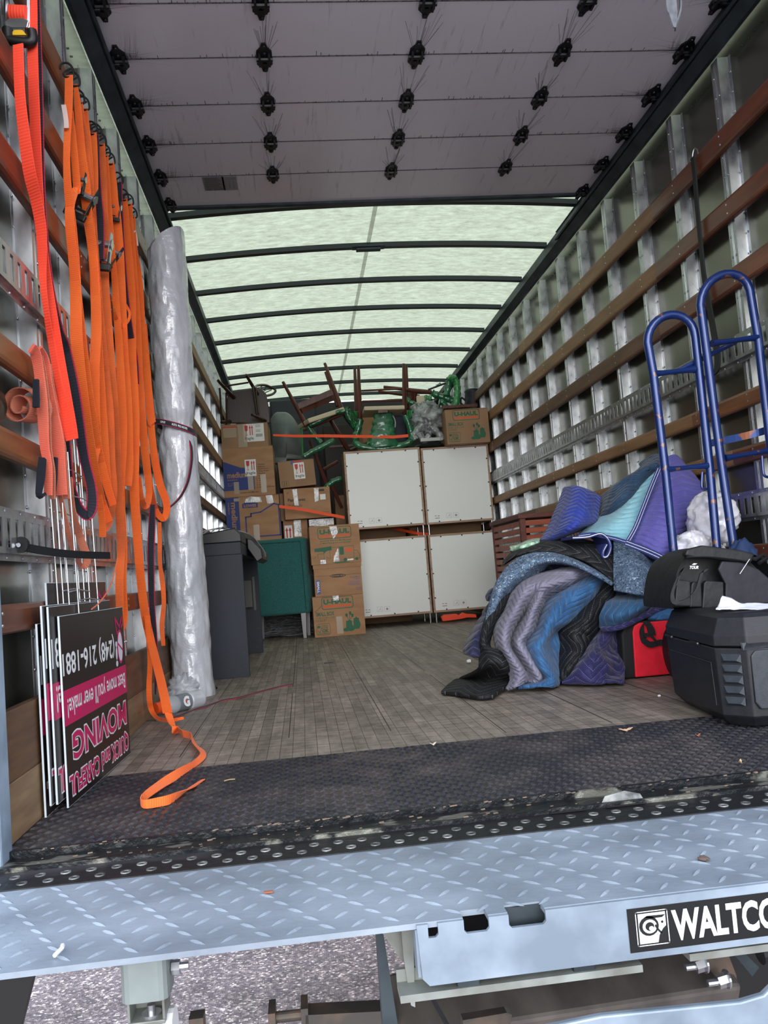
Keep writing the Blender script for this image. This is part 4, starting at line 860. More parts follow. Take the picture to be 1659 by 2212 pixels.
F = Face(mc + nn * (.0285 * s), ax, up, nn); mw = MB(); mo = MB(); F.text(mw, 'G', -.014 * s, -.018 * s, .014 * s, .018 * s, .06, .002); F.poly(mo, [(-.002, -.008), (.006, .004), (.001, .004), (.004, .012), (-.006, .0), (0, 0)], .0026)
mw.build('label_letter', WHITEP, lb); mo.build('label_bolt', mat('orange_bolt_mark', (226, 74, 36), .5), lb)
# strap lying on the floor
t = thing('floor_strap', 'thin dark strap with red edge lying straight along the wooden floor', 'strap', at(500, 1515, Z=0))
q = [at(x, y, Z=.003 + .002 * (i % 2)) for i, (x, y) in enumerate(((372, 1552), (395, 1543), (420, 1533), (450, 1524), (480, 1513), (515, 1507), (545, 1499), (580, 1489), (610, 1482), (632, 1478)))]
q = [Vector(v) for v in cr_spline([tuple(v) for v in q], 5)]; mb = MB(); mb.ribbon(q, [Vector((.002, .011 + .004 * math.sin(i * .5), .002)) for i in range(len(q))], .002); mb.build('webbing', BKR, t)
# ------------------------------------------------------------------ cartons and cabinets at the back of the load
CARD = mat('brown_corrugated_card', (176, 134, 98), .75, 0, (160, 118, 84), 5, (1, 1, 3), bump=.05, bscale=30)
CARD2 = mat('greyer_corrugated_card', (158, 124, 94), .75, 0, (146, 112, 84), 5)
TAPE = mat('clear_parcel_tape', (206, 190, 168), .18, alpha=.55); SHTAPE = mat('shiny_silver_tape', (206, 206, 204), .15, 0, (150, 150, 150), 22, spec=.9, bump=.4, bscale=30)
BLUEI = mat('deep_blue_print', (34, 54, 122), .6); GRNI = mat('green_print', (34, 98, 66), .6); ORI = mat('orange_print', (222, 92, 40), .6); REDI = mat('red_print', (196, 30, 36), .5)
INK = mat('dark_print', (48, 40, 38), .6); LABEL = mat('white_sticker', (226, 224, 220), .45); BLI = mat('mid_blue_print', (64, 88, 160), .6)
def carton(label, x0, x1, yf, dep, z0, z1, rot=0.0, roll=0.0, m=None, group=None, name='cardboard_box', lid=0, cat='box'):
    """returns the thing and the printable front face"""
    t = thing(name, label, cat, ((x0 + x1) / 2, yf + dep / 2, z0), group); cx = (x0 + x1) / 2
    M = Matrix.Translation((cx, yf, z0)) @ Matrix.Rotation(R_(rot), 4, 'Z') @ Matrix.Rotation(R_(roll), 4, 'Y'); W_ = x1 - x0; H = z1 - z0
    mb = MB(); mb.M = M
    mb.box(-W_ / 2, W_ / 2, 0, dep, 0, H - .004); bd = mb.build('carton_body', m or CARD, t, bevel=.0025)
    mb = MB(); mb.M = M
    if lid: mb.box(-W_ / 2 - .004, W_ / 2 + .004, -.004, dep + .004, H - lid, H)
    else: mb.box(-W_ / 2, W_ / 2, 0, dep / 2 - .001, H - .0038, H); mb.box(-W_ / 2, W_ / 2, dep / 2 + .001, dep, H - .0038, H)
    mb.build('lid' if lid else 'top_flap', m or CARD, t, bevel=.001)
    R3 = M.to_3x3(); F = Face(M @ Vector((-W_ / 2, 0, 0)), R3 @ Vector((1, 0, 0)), R3 @ Vector((0, 0, 1)), R3 @ Vector((0, -1, 0))); F.W = W_; F.H = H; F.t = t; F.bd = bd
    return F
def part(F, name, m, fn, parent=None):
    mb = MB(); fn(mb); return mb.build(name, m, parent or F.bd)
def fragile(F, a0, b0, a1, b1, wide=False):
    o = part(F, 'fragile_sticker', LABEL, lambda mb: F.rect(mb, a0, b0, a1, b1, .001)); w_ = (a1 - a0) if not wide else (a1 - a0) * .52; h = b1 - b0
    r = MB(); k = MB()
    F.poly(r, [(a0 + w_ * .12, b0 + h * .92), (a0 + w_ * .42, b0 + h * .92), (a0 + w_ * .40, b0 + h * .66), (a0 + w_ * .30, b0 + h * .58), (a0 + w_ * .24, b0 + h * .58), (a0 + w_ * .14, b0 + h * .66)], .0016)
    F.rect(r, a0 + w_ * .25, b0 + h * .38, a0 + w_ * .29, b0 + h * .6, .0016); F.rect(r, a0 + w_ * .16, b0 + h * .36, a0 + w_ * .38, b0 + h * .385, .0016)
    for q in (.62, .82): F.rect(r, a0 + w_ * (q - .04), b0 + h * .36, a0 + w_ * (q + .04), b0 + h * .78, .0016); F.poly(r, [(a0 + w_ * (q - .09), b0 + h * .76), (a0 + w_ * (q + .09), b0 + h * .76), (a0 + w_ * q, b0 + h * .94)], .0016)
    F.text(k, 'fragile', a0 + w_ * .1, b0 + h * .06, a0 + w_ * .92, b0 + h * .28, .01, .0016)
    if wide:
        for q in range(9): F.rect(k, a0 + w_ * 1.15 + q * w_ * .07, b0 + h * .25, a0 + w_ * 1.15 + q * w_ * .07 + .003, b0 + h * .42, .0016)
        for q in (.9, .82, .62, .55): F.rect(k, a0 + w_ * 1.15, b0 + h * q, a0 + w_ * 1.6, b0 + h * q + .003, .0016)
    r.build('red_symbols', REDI, o); k.build('sticker_text', INK, o)
def uhaul_logo(F, a0, b0, a1, b1):
    g = MB(); h = b1 - b0; F.rrect(g, a0, b0, a1, b1, h * .18, h * .055); F.text(g, 'U-HAUL', a0 + h * .14, b0 + h * .40, a1 - h * .14, b1 - h * .16, .05)
    g.build('green_logo', GRNI, F.bd); part(F, 'orange_bar', ORI, lambda mb: F.rect(mb, a0 + h * .14, b0 + h * .14, a1 - h * .14, b0 + h * .30))
def uhaul_small(F, writing=True):
    W_ = F.W; H = F.H; uhaul_logo(F, W_ * .18, H * .68, W_ * .79, H * .97)
    g = MB(); F.text(g, 'SMALL BOX', W_ * .05, H * .52, W_ * .41, H * .62, .03); F.text(g, '16 3/8" x 12 5/8" x 12 5/8"', W_ * .05, H * .455, W_ * .42, H * .495, .01); F.text(g, '1.5 CU FT', W_ * .05, H * .39, W_ * .25, H * .435, .01)
    F.rrect(g, W_ * .05, H * .06, W_ * .31, H * .33, .012, .003); F.text(g, 'U-HAUL', W_ * .13, H * .26, W_ * .27, H * .30, .02); F.text(g, 'BOXES', W_ * .13, H * .21, W_ * .27, H * .25, .02); F.text(g, 'OK', W_ * .15, H * .12, W_ * .28, H * .20, .05); F.text(g, 'FOR SHIPPING', W_ * .07, H * .075, W_ * .29, H * .105, .02)
    F.line(g, [(W_ * .08, H * .16), (W_ * .10, H * .12), (W_ * .14, H * .2)], .004); F.disc(g, W_ * .09, H * .26, W_ * .03, H * .035)
    # kitchenware drawing
    g.build('green_print', GRNI, F.bd); g = MB()
    F.disc(g, W_ * .62, H * .14, W_ * .06, H * .045); F.poly(g, [(W_ * .62, H * .18), (W_ * .75, H * .18), (W_ * .74, H * .36), (W_ * .63, H * .36)]); F.disc(g, W_ * .71, H * .17, W_ * .085, H * .075, .0009)
    F.poly(g, [(W_ * .77, H * .14), (W_ * .88, H * .14), (W_ * .91, H * .24), (W_ * .885, H * .36), (W_ * .77, H * .36)]); F.disc(g, W_ * .83, H * .385, W_ * .06, H * .03); F.disc(g, W_ * .83, H * .42, W_ * .015, H * .02)
    for a, b in ((.645, .50), (.72, .54), (.76, .48)): F.line(g, [(W_ * .69, H * .34), (W_ * a, H * b)], .004); F.disc(g, W_ * a, H * b, W_ * .025, H * .045)
    g.build('kitchenware_drawing', GRNI, F.bd)
    F.M = None
    if writing: part(F, 'marker_writing', INK, lambda mb: F.text(mb, 'Kitchen', W_ * .04, H * .68, W_ * .17, H * .73, 0, rad=.9))
    return F
G1 = 'three boxes stacked beside the white panels'
F = uhaul_small(carton('bottom box of the front stack, small box print with Kitchen in marker', -.312, .083, 4.78, .32, 0, .311, 1.0, m=CARD, group=G1))
part(F, 'packing_tape', TAPE, lambda mb: F.rect(mb, F.W * .44, F.H * .05, F.W * .56, F.H * .48, .0012)); part(F, 'silver_tape', SHTAPE, lambda mb: F.rect(mb, F.W * .40, F.H * .88, F.W * .52, F.H * 1.0, .0014))
F = carton('middle box of the front stack, lidded archive box with small blue SMALL tab', -.285, .083, 4.785, .31, .3115, .556, .5, group=G1, lid=.032)
part(F, 'brand_oval', INK, lambda mb: (F.disc(mb, F.W * .5, F.H * .62, F.W * .17, F.H * .055, .0008), F.rect(mb, F.W * .02, F.H * .635, F.W * .98, F.H * .642, .0007)))
part(F, 'oval_text', CARD, lambda mb: F.text(mb, 'BANKERS BOX', F.W * .35, F.H * .60, F.W * .65, F.H * .645, .03, .0014))
part(F, 'blue_tab', BLI, lambda mb: F.rect(mb, F.W * .035, F.H * .08, F.W * .115, F.H * .52)); part(F, 'tab_text', LABEL, lambda mb: F.text(mb, 'SMALL', F.W * .05, F.H * .12, F.W * .10, F.H * .48, .03, .0012, rot=True))
b_ = MB(); F.text(b_, 'SmoothMove', F.W * .75, F.H * .52, F.W * .96, F.H * .56, .01); F.text(b_, 'CLASSIC', F.W * .83, F.H * .46, F.W * .95, F.H * .50, .01)
for k in range(4): F.rect(b_, F.W * (.70 + .03 * (k % 2)), F.H * (.30 + .035 * k), F.W * .96, F.H * (.308 + .035 * k))
F.rrect(b_, F.W * .87, F.H * .14, F.W * .91, F.H * .2, .003, .002); F.rrect(b_, F.W * .93, F.H * .14, F.W * .97, F.H * .2, .005, .002); b_.build('blue_print', BLI, F.bd)
F = carton('top box of the front stack, moving-truck drawing under the logo', -.298, .092, 4.79, .32, .5565, .857, 2.0, 0, group=G1)
W_ = F.W; H = F.H; uhaul_logo(F, W_ * .17, H * .66, W_ * .83, H * .95)
g = MB(); F.text(g, 'Specifically Sized and Manufactured', W_ * .20, H * .575, W_ * .82, H * .625, .01, shear=.2); F.text(g, 'to Make Packing and Loading Easier', W_ * .20, H * .515, W_ * .82, H * .565, .01, shear=.2)
g.build('green_print', GRNI, F.bd); g = MB()
F.poly(g, [(W_ * .08, H * .42), (W_ * .42, H * .46), (W_ * .42, H * .36), (W_ * .32, H * .34), (W_ * .26, H * .28), (W_ * .25, H * .33), (W_ * .08, H * .34)])
for pts in ([(W_ * .38, H * .12), (W_ * .38, H * .42), (W_ * .86, H * .44), (W_ * .86, H * .12)], [(W_ * .55, H * .14), (W_ * .55, H * .43)], [(W_ * .86, H * .32), (W_ * .93, H * .30), (W_ * .97, H * .2), (W_ * .97, H * .1), (W_ * .6, H * .08)], [(W_ * .14, H * .16), (W_ * .14, H * .28), (W_ * .26, H * .28), (W_ * .26, H * .12)], [(W_ * .10, H * .22), (W_ * .06, H * .16)], [(W_ * .30, H * .2), (W_ * .36, H * .14)]): F.line(g, pts, .003)
F.disc(g, W_ * .68, H * .09, W_ * .035, H * .045); F.disc(g, W_ * .91, H * .09, W_ * .03, H * .04); F.poly(g, [(W_ * .4, H * .04), (W_ * .66, H * .05), (W_ * .8, H * .02), (W_ * .5, 0.003)]); F.poly(g, [(W_ * .58, H * .22), (W_ * .66, H * .22), (W_ * .66, H * .42), (W_ * .57, H * .42)])
g.build('truck_drawing', GRNI, F.bd); part(F, 'orange_patch', ORI, lambda mb: F.rect(mb, W_ * .69, H * .29, W_ * .83, H * .38, .0009))
part(F, 'silver_tape', SHTAPE, lambda mb: F.poly(mb, [(W_ * .40, H * .97), (W_ * .55, H * .97), (W_ * .57, H * .80), (W_ * .47, H * .64)], .0014))
part(F, 'silver_tape', SHTAPE, lambda mb: F.poly(mb, [(W_ * .44, H * .05), (W_ * .56, H * .05), (W_ * .55, H * .40), (W_ * .46, H * .20)], .0014))
part(F, 'silver_tape', SHTAPE, lambda mb: F.rect(mb, W_ * .18, H * .02, W_ * .29, H * .12, .0014)); part(F, 'silver_tape', SHTAPE, lambda mb: F.rect(mb, W_ * .72, H * .06, W_ * .84, H * .10, .0014))
# left column of moving cartons
wrap = thing('wrapped_crate', 'low crate tightly wound in black stretch film, under the green chair', 'crate', (-.5, 5.6, 0))
mb = MB(); mb.box(-.955, -.09, 5.22, 6.1, 0, .50); wm = mat('black_stretch_film', (20, 22, 26), .22, 0, (70, 74, 80), 6, (.4, 1, 14), bump=.6, bscale=9, dist=.02, spec=.8, lo=.5, hi=.75); mb.build('film_wrap', wm, wrap, bevel=.02)
G2 = 'cartons stacked against the left wall'
carton('plain carton under the large blue-cornered moving box', -.955, -.515, 5.27, .42, .5005, .797, m=CARD2, group=G2)
F = carton('lower moving box in the left column, blue house-shaped outline and vertical lettering', -.962, -.522, 5.25, .45, .798, 1.174, .0, group=G2); W_ = F.W; H = F.H
b_ = MB(); F.rect(b_, 0.001, .001, W_ * .25, H * .99)
F.line(b_, [(W_ * .36, H * .10), (W_ * .36, H * .54), (W_ * .46, H * .55), (W_ * .46, H * .61), (W_ * .64, H * .63), (W_ * .90, H * .80), (W_ * .985, H * .77), (W_ * .985, H * .10)], .011, closed=True)
F.rect(b_, W_ * .31, H * .74, W_ * .60, H * .84); F.poly(b_, [(W_ * .33, H * .84), (W_ * .58, H * .84), (W_ * .50, H * .87), (W_ * .36, H * .87)]); b_.build('blue_print', BLUEI, F.bd)
part(F, 'box_lettering', CARD, lambda mb: (F.text(mb, 'medium', W_ * .10, H * .22, W_ * .21, H * .88, .03, .0014, rot=True), F.text(mb, 'mediano', W_ * .045, H * .62, W_ * .08, H * .88, .01, .0014, rot=True), F.text(mb, 'LOWES', W_ * .34, H * .755, W_ * .57, H * .82, .05, .0014), F.rect(mb, W_ * .07, H * .1, W_ * .17, H * .13, .0014)))
part(F, 'silver_tape', SHTAPE, lambda mb: F.poly(mb, [(W_ * .36, H * .86), (W_ * .68, H * .85), (W_ * .66, H * .96), (W_ * .46, H * .99), (W_ * .38, H * .93)], .0016)); part(F, 'silver_tape', SHTAPE, lambda mb: F.poly(mb, [(W_ * .78, H * .80), (W_ * .90, H * .82), (W_ * .88, H * .99), (W_ * .76, H * .99)], .0016))
part(F, 'packing_tape', TAPE, lambda mb: F.rect(mb, W_ * .49, H * .02, W_ * .60, H * .36, .0014)); part(F, 'packing_tape', TAPE, lambda mb: F.rect(mb, W_ * .16, H * .9, W_ * .27, H * .97, .0014))
F = carton('middle moving box in the left column, blue corner reading medium, fragile sticker', -.962, -.545, 5.25, .45, 1.1745, 1.585, -.4, group=G2); W_ = F.W; H = F.H
part(F, 'blue_print', BLUEI, lambda mb: F.poly(mb, [(.001, H * .13), (W_ * .60, H * .13), (W_ * .60, H * .55), (W_ * .33, H * .59), (.001, H * .73)]))
part(F, 'box_lettering', CARD, lambda mb: (F.text(mb, 'medium', W_ * .07, H * .38, W_ * .46, H * .50, .03, .0012), F.text(mb, 'mediano', W_ * .075, H * .33, W_ * .27, H * .365, .01, .0012), F.text(mb, '18" x 18" x 16"', W_ * .075, H * .26, W_ * .24, H * .285, .01, .0012), F.text(mb, '3 CU FT', W_ * .075, H * .22, W_ * .17, H * .245, .01, .0012)))
k_ = MB()
for i, s_ in enumerate(('FRAGILE', 'Bedroom', 'Family Room', 'Dining Room', 'Kitchen', 'Bathroom', 'Basement', 'Attic', 'Laundry', 'Garage', 'A Load of Bricks')):
    b0 = H * (.615 - i * .046); F.text(k_, s_, W_ * .69, b0, W_ * (.69 + .0185 * len(s_)), b0 + H * .026, .02); F.rrect(k_, W_ * .645, b0, W_ * .662, b0 + H * .022, .002, .0015)
F.text(k_, 'Lowes.com/Moving', W_ * .31, H * .055, W_ * .67, H * .09, .02); k_.build('dark_print', INK, F.bd); fragile(F, W_ * .43, H * .40, W_ * .65, H * .74)
part(F, 'packing_tape', TAPE, lambda mb: F.rect(mb, W_ * .19, H * .06, W_ * .29, H * .3, .0014)); part(F, 'packing_tape', TAPE, lambda mb: F.rect(mb, W_ * .47, H * .12, W_ * .58, H * .4, .0014)); part(F, 'packing_tape', TAPE, lambda mb: F.rect(mb, W_ * .72, H * .05, W_ * .83, H * .42, .0014))
F = carton('top box of the left column, with a wide white fragile label', -.962, -.575, 5.27, .40, 1.5855, 1.785, -1.5, m=CARD2, group=G2); W_ = F.W; H = F.H
part(F, 'packing_tape', TAPE, lambda mb: F.rect(mb, W_ * .36, .002, W_ * .55, H * .97, .0012)); part(F, 'red_tape', REDI, lambda mb: F.rect(mb, W_ * .04, H * .80, W_ * .34, H * .90)); fragile(F, W_ * .48, H * .22, W_ * .92, H * .97, True)
part(F, 'packing_tape', TAPE, lambda mb: F.rect(mb, W_ * .05, H * .45, W_ * .33, H * .86, .0014))
# second column
carton('plain carton behind the top of the green chair, an arrow sticker on its front', -.505, -.30, 5.45, .4, .5005, .962, m=CARD, group=G2)
F = carton('carton with red up-arrow sticker just above the green chair', -.50, -.345, 5.42, .02, .7, .96, m=CARD, group=G2) if False else None
t_ = [o for o in bpy.data.objects if o.get('label', '').startswith('plain carton behind the top')][0]; fc = Face((-.505, 5.45, .5), (1, 0, 0), (0, 0, 1), (0, -1, 0)); bdy = t_.children[0]
mb = MB(); fc.rect(mb, .01, .30, .075, .42, .001); o_ = mb.build('arrow_sticker', LABEL, bdy); mb = MB()
for q in (.027, .055): fc.rect(mb, q - .006, .315, q + .006, .38, .0016); fc.poly(mb, [(q - .013, .375), (q + .013, .375), (q, .405)], .0016)
mb.build('red_arrows', REDI, o_); mb = MB(); fc.rect(mb, .09, .32, .15, .46, .001); mb.build('silver_tape', SHTAPE, bdy)
F = carton('carton with white film over its top edge, beside the white-backed cabinets', -.285, -.075, 5.42, .4, .5005, .955, m=CARD2, group=G2); part(F, 'white_film', SHTAPE, lambda mb: (F.rect(mb, .0, F.H * .88, F.W, F.H, .0012), F.rect(mb, F.W * .2, F.H * .7, F.W * .75, F.H * .9, .0014))); part(F, 'red_edge', REDI, lambda mb: F.rect(mb, 0, F.H * .62, F.W * .2, F.H * .68, .0012))
F = carton('projector box with black maker lettering and a technical label', -.482, -.092, 5.36, .36, .963, 1.222, 1.5, group=G2); W_ = F.W; H = F.H
k_ = MB(); F.text(k_, 'Panasonic', W_ * .08, H * .58, W_ * .46, H * .68, .03); F.text(k_, 'PT-FW430U', W_ * .09, H * .40, W_ * .38, H * .48, .0); F.rect(k_, W_ * .66, H * .86, W_ * .88, H * .93); F.rrect(k_, W_ * .07, H * .84, W_ * .10, H * .88, .003, .002); F.rect(k_, W_ * .14, H * .30, W_ * .3, H * .305); F.text(k_, 'Osaka, Japan', W_ * .76, H * .16, W_ * .95, H * .19, .0); k_.build('dark_print', INK, F.bd)
part(F, 'silver_tape', SHTAPE, lambda mb: F.poly(mb, [(W_ * .19, H * .98), (W_ * .29, H * .98), (W_ * .31, H * .44), (W_ * .22, H * .44)], .0014)); part(F, 'silver_tape', SHTAPE, lambda mb: F.poly(mb, [(W_ * .66, H * .97), (W_ * .76, H * .97), (W_ * .75, H * .56), (W_ * .66, H * .52)], .0014)); part(F, 'paper_label', LABEL, lambda mb: F.rect(mb, W_ * .78, H * .58, W_ * .90, H * .76, .0014))
F = carton('tilted carton with a crumpled fragile sticker, on the projector box', -.505, -.20, 5.38, .34, 1.2405, 1.465, 2, -2.5, m=CARD2, group=G2); W_ = F.W; H = F.H
fragile(F, W_ * .42, H * .28, W_ * .72, H * .90); part(F, 'red_tape', REDI, lambda mb: F.rect(mb, W_ * .42, H * .93, W_ * .66, H * .99)); part(F, 'blue_tape', BLI, lambda mb: F.rect(mb, W_ * .36, H * .86, W_ * .42, H * .99)); part(F, 'dark_print', INK, lambda mb: (F.rrect(mb, W_ * .06, H * .06, W_ * .24, H * .24, .004, .002), F.line(mb, [(W_ * .12, H * .09), (W_ * .12, H * .2)], .004), F.line(mb, [(W_ * .18, H * .09), (W_ * .18, H * .2)], .004)))
carton('narrow carton edge standing between the moving box and the projector box', -.52, -.487, 5.47, .3, .963, 1.20, m=CARD2, group=G2)
# box on top of the cabinets, tight to the right wall
F = uhaul_small(carton('small moving box on top of the right-hand cabinets, tight to the right wall', .925, 1.296, 5.22, .32, 1.4935, 1.79, 0, m=CARD2, group='boxes stacked beside'), False); F.t['group'] = 'boxes on top of the cabinets'
F.t.pop('group') if 'group' in F.t.keys() else None

# ------------------------------------------------------------------ four cabinets, backs to the door
PANEL = mat('white_hardboard_back', (238, 240, 238), .45); BIRCH = mat('pale_wood_edge', (176, 148, 124), .55, 0, (152, 124, 102), 8, (1, 1, 6)); WALN = wood('brown_cabinet_side', (92, 62, 46), (70, 46, 34), 'Z'); PRNT = mat('faint_grey_print', (150, 152, 150), .6)
def cabinet(label, x0, x1, z0, z1, leg):
    c = thing('cabinet', label, 'cabinet', ((x0 + x1) / 2, 5.53, z0 - leg), 'cabinets standing with their white backs to the door'); y0, y1 = 5.33, 5.72; e = .017
    for n_, b in (('side_panel', (x0, x0 + e, y0, y1, z0, z1)), ('side_panel', (x1 - e, x1, y0, y1, z0, z1)), ('bottom_panel', (x0 + e, x1 - e, y0, y1, z0, z0 + e)), ('top_panel', (x0 + e, x1 - e, y0, y1, z1 - e, z1))):
        mb = MB(); mb.box(*b); mb.build(n_, BIRCH if n_ != 'side_panel' or x0 > .3 else BIRCH, c, bevel=.001)
    mb = MB(); mb.box(x0 + e, x1 - e, y0 + .004, y0 + .008, z0 + e, z1 - e); bk = mb.build('back_panel', PANEL, c)
    xi, xj, zi, zj = x0 + e, x1 - e, z0 + e, z1 - e; P = []
    for q in (.17, .5, .83): P += [(xi + (xj - xi) * q, zj - .004), (xi + (xj - xi) * q, zi + .004), (xi + .004, zi + (zj - zi) * q), (xj - .004, zi + (zj - zi) * q)]
    first = None
    for (a, b) in P:
        if first is None:
            mb = MB(); mb.box(a - .0055, a + .0055, y0, y0 + .004, b - .0055, b + .0055); first = mb.build('clip', BLACKPL, c); fa_, fb_ = a, b
        else:
            k = first.copy(); COL.objects.link(k); k.parent = c; k.location = first.location + Vector((a - fa_, 0, b - fb_))
    F = Face((xi, y0 + .004, zi), (1, 0, 0), (0, 0, 1), (0, -1, 0)); mb = MB()
    for a in (.16, .22): F.rrect(mb, a, .028, a + .045, .07, .004, .0012)
    F.line(mb, [(.17, .035), (.195, .06), (.18, .05), (.2, .036)], .0015); F.disc(mb, .243, .048, .010, seg=10); F.rect(mb, .06, .05, .075, .056); F.rect(mb, .085, .048, .1, .055); F.rect(mb, .06, .03, .1, .036)
    mb.build('assembly_marks', PRNT, bk)
    for x in (x0 + .02, x1 - .02):
        for y in (y0 + .02, y1 - .03):
            mb = MB(); mb.cyl((x, y, z0 - leg), (x, y, z0), .0085, seg=12); mb.build('leg', STEEL, c, smooth=True)
    return c
cabinet('lower left cabinet of the white-backed four', .055, .697, .087, .748, .087)
cabinet('lower right cabinet of the white-backed four', .709, 1.296, .087, .746, .087)
cabinet('upper left cabinet of the white-backed four', .045, .699, .836, 1.503, .087)
cabinet('upper right cabinet of the white-backed four', .708, 1.296, .834, 1.492, .087)
# orange clamp on the floor below them
t = thing('strap_winch_bar', 'bright orange plastic bar lying on the floor below the right-hand cabinets', 'bar', at(990, 1338, Z=0))
q = [at(x, y, Y=5.2) for x, y in ((953, 1336), (960, 1331), (985, 1329), (992, 1332), (1000, 1326), (1008, 1329), (1028, 1330), (1029, 1337), (1008, 1337), (1000, 1339), (975, 1343), (956, 1345))]
mb = MB(); mb.prism([(v.x, v.z - .0) for v in q], (0, 5.18, .012), (1, 0, 0), (0, 0, 1), (0, 1, 0), 0, .05); mb.build('bar_body', mat('hot_orange_plastic', (248, 72, 24), .45), t, bevel=.003)

# ------------------------------------------------------------------ green chair side on
TEAL = mat('dark_teal_upholstery', (44, 108, 104), .9, 0, (28, 78, 76), 220, lo=.35, hi=.65, bump=.5, bscale=260, sheen=.1, dist=.003)
gc = thing('upholstered_armchair', 'dark teal fabric armchair seen from its flat back, with pale metal leg', 'chair', (-.56, 5.0, 0))
M = Matrix.Translation((-.333, 4.85, 0)) @ Matrix.Rotation(R_(-7), 4, 'Z')
mb = MB(); mb.M = M; mb.box(-.47, 0, 0, .34, .19, .785); mb.build('backrest', TEAL, gc, bevel=.022, seg=4)
mb = MB(); mb.M = M; mb.box(-.46, .012, .05, .36, .20, .50); mb.build('seat', TEAL, gc, bevel=.03, seg=4)
mb = MB(); mb.M = M
mb.tube([(-.03, -.002, .22), (-.034, -.002, .5), (-.04, -.002, .755), (-.44, -.002, .755)], .003, 6); mb.build('seam_piping', mat('dark_teal_piping', (20, 62, 60), .9), gc)
for x, y in ((-.055, .02), (-.43, .02), (-.055, .28), (-.43, .28)):
    mb = MB(); mb.M = M; mb.bar((x, y, 0), (x, y, .195), .026, .022, w1=.042, h1=.03, up=(0, 1, 0)); mb.build('leg', mat('brushed_metal_leg', (150, 146, 148), .35, .7), gc, bevel=.002)
# ------------------------------------------------------------------ dark desk on the left
DESK = mat('dark_slate_desk', (22, 31, 44), .62, 0, (18, 26, 38), 3); DKM = mat('dark_metal_bracket', (60, 60, 58), .4, .5)
dk = thing('desk', 'dark slate desk standing lengthways behind the wrapped roll', 'desk', (-.8, 3.2, 0))
mb = MB(); mb.box(-.95, -.669, 2.5, 2.53, 0, .612); p1 = mb.build('end_panel', DESK, dk, bevel=.0015)
mb = MB(); mb.box(-.95, -.664, 3.86, 3.89, 0, .64); p2 = mb.build('end_panel', DESK, dk, bevel=.0015)
mb = MB(); mb.box(-.955, -.672, 2.496, 3.9, .612, .672); mb.build('desk_top', DESK, dk, bevel=.002)
mb = MB(); mb.box(-.95, -.93, 2.53, 3.86, .15, .612); mb.build('modesty_panel', DESK, dk)
mb = MB(); a = at(523, 1255, Y=3.85); b = at(551, 1310, Y=3.85); mb.box(-.80, b.x - .012, 3.80, 3.86, b.z, a.z); mb.build('cross_rail', DKM, dk)
mb = MB(); mb.box(-.705, -.69, 3.853, 3.86, .28, .50); mb.build('bracket', DKM, dk)
for (x, z) in ((-.69, .10), (-.69, .03)):
    mb = MB(); mb.lathe([(.005, 0), (.005, .002)], (x + .0, 2.4995, z + .02), (0, -1, 0), seg=10); mb.build('screw_cap', BLACKPL, p1)
for (x, z) in ((-.685, .14), (-.685, .06), (-.70, .02)):
    mb = MB(); mb.lathe([(.007, 0), (.007, .002)], (x, 3.8595, z + .02), (0, -1, 0), seg=10); mb.build('screw_cap', BLACKPL, p2)
ty = thing('printer', 'black film-wrapped printer-like case lying across the slate desk', 'printer', (-.8, 3.0, .672))
mb = MB(); pr = [(-.36, .0), (-.02, .0), (.03, -.11), (.075, -.10), (.095, -.03), (.045, .055), (-.02, .078), (-.30, .04)]
mb.prism([(a - .62, b + .673) for a, b in [(-.32, 0.001), (-.05, .001), (-.05, .04), (-.08, .075), (-.28, .05)]], (0, 2.55, 0), (1, 0, 0), (0, 0, 1), (0, 1, 0), 0, .9); mb.build('case', BLACKPL, ty, bevel=.006)
mb = MB(); mb.prism([(a - .62, b + .673) for a, b in [(-.048, .04), (-.02, .03), (.03, -.03), (.035, -.08), (.0, -.10), (-.048, -.02)]], (0, 2.95, 0), (1, 0, 0), (0, 0, 1), (0, 1, 0), 0, .7); mb.build('hanging_tray', BLACKPL, ty, bevel=.006)
mb = MB()
for k in range(4):
    q = [(-.93 + .04 * k, 2.56, .705), (-.86 + .03 * k, 2.6, .745 + .004 * k), (-.75, 2.7, .755), (-.68 + .01 * k, 2.9, .73), (-.61, 3.1, .68), (-.585, 3.2 + .05 * k, .62), (-.62, 3.3, .575)]
    mb.tube([Vector(v) for v in cr_spline(q, 5)], .0035, 5)
mb.build('film_band', mat('silvery_film_rope', (170, 172, 176), .25, .2), ty, smooth=True)
# ------------------------------------------------------------------ slatted teak chest on the right
TEAK = wood('orange_brown_teak', (168, 84, 50), (132, 60, 38), 'X', rough=.45); TEAKD = wood('red_brown_teak_edge', (104, 52, 40), (84, 40, 32), 'Y')
Yb = 3.42; c0 = at(1119, 1111, Y=Yb); xb = c0.x; zt = c0.z; yb2 = 4.25
bn = thing('slatted_chest', 'reddish teak slatted garden chest between the cabinets and the blanket pile', 'chest', ((xb + 1.29) / 2, (Yb + yb2) / 2, 0))
mb = MB(); mb.box(xb, 1.29, Yb, yb2, zt - .028, zt); mb.build('top_board', TEAKD, bn, bevel=.003)
for (x, y) in ((xb + .012, Yb + .01), (xb + .012, yb2 - .05), (1.25, Yb + .01), (1.25, yb2 - .05)):
    mb = MB(); mb.box(x, x + .035, y, y + .035, 0, zt - .028); mb.build('post', TEAKD, bn, bevel=.002)
k = 0
while zt - .075 - k * .047 > .05:
    z = zt - .075 - k * .047
    mb = MB(); mb.box(xb + .047, 1.25, Yb + .014, Yb + .03, z, z + .034); mb.build('front_slat', TEAK, bn, bevel=.002)
    mb = MB(); mb.box(xb + .016, xb + .03, Yb + .045, yb2 - .05, z, z + .034); mb.build('side_slat', TEAK, bn, bevel=.002); k += 1
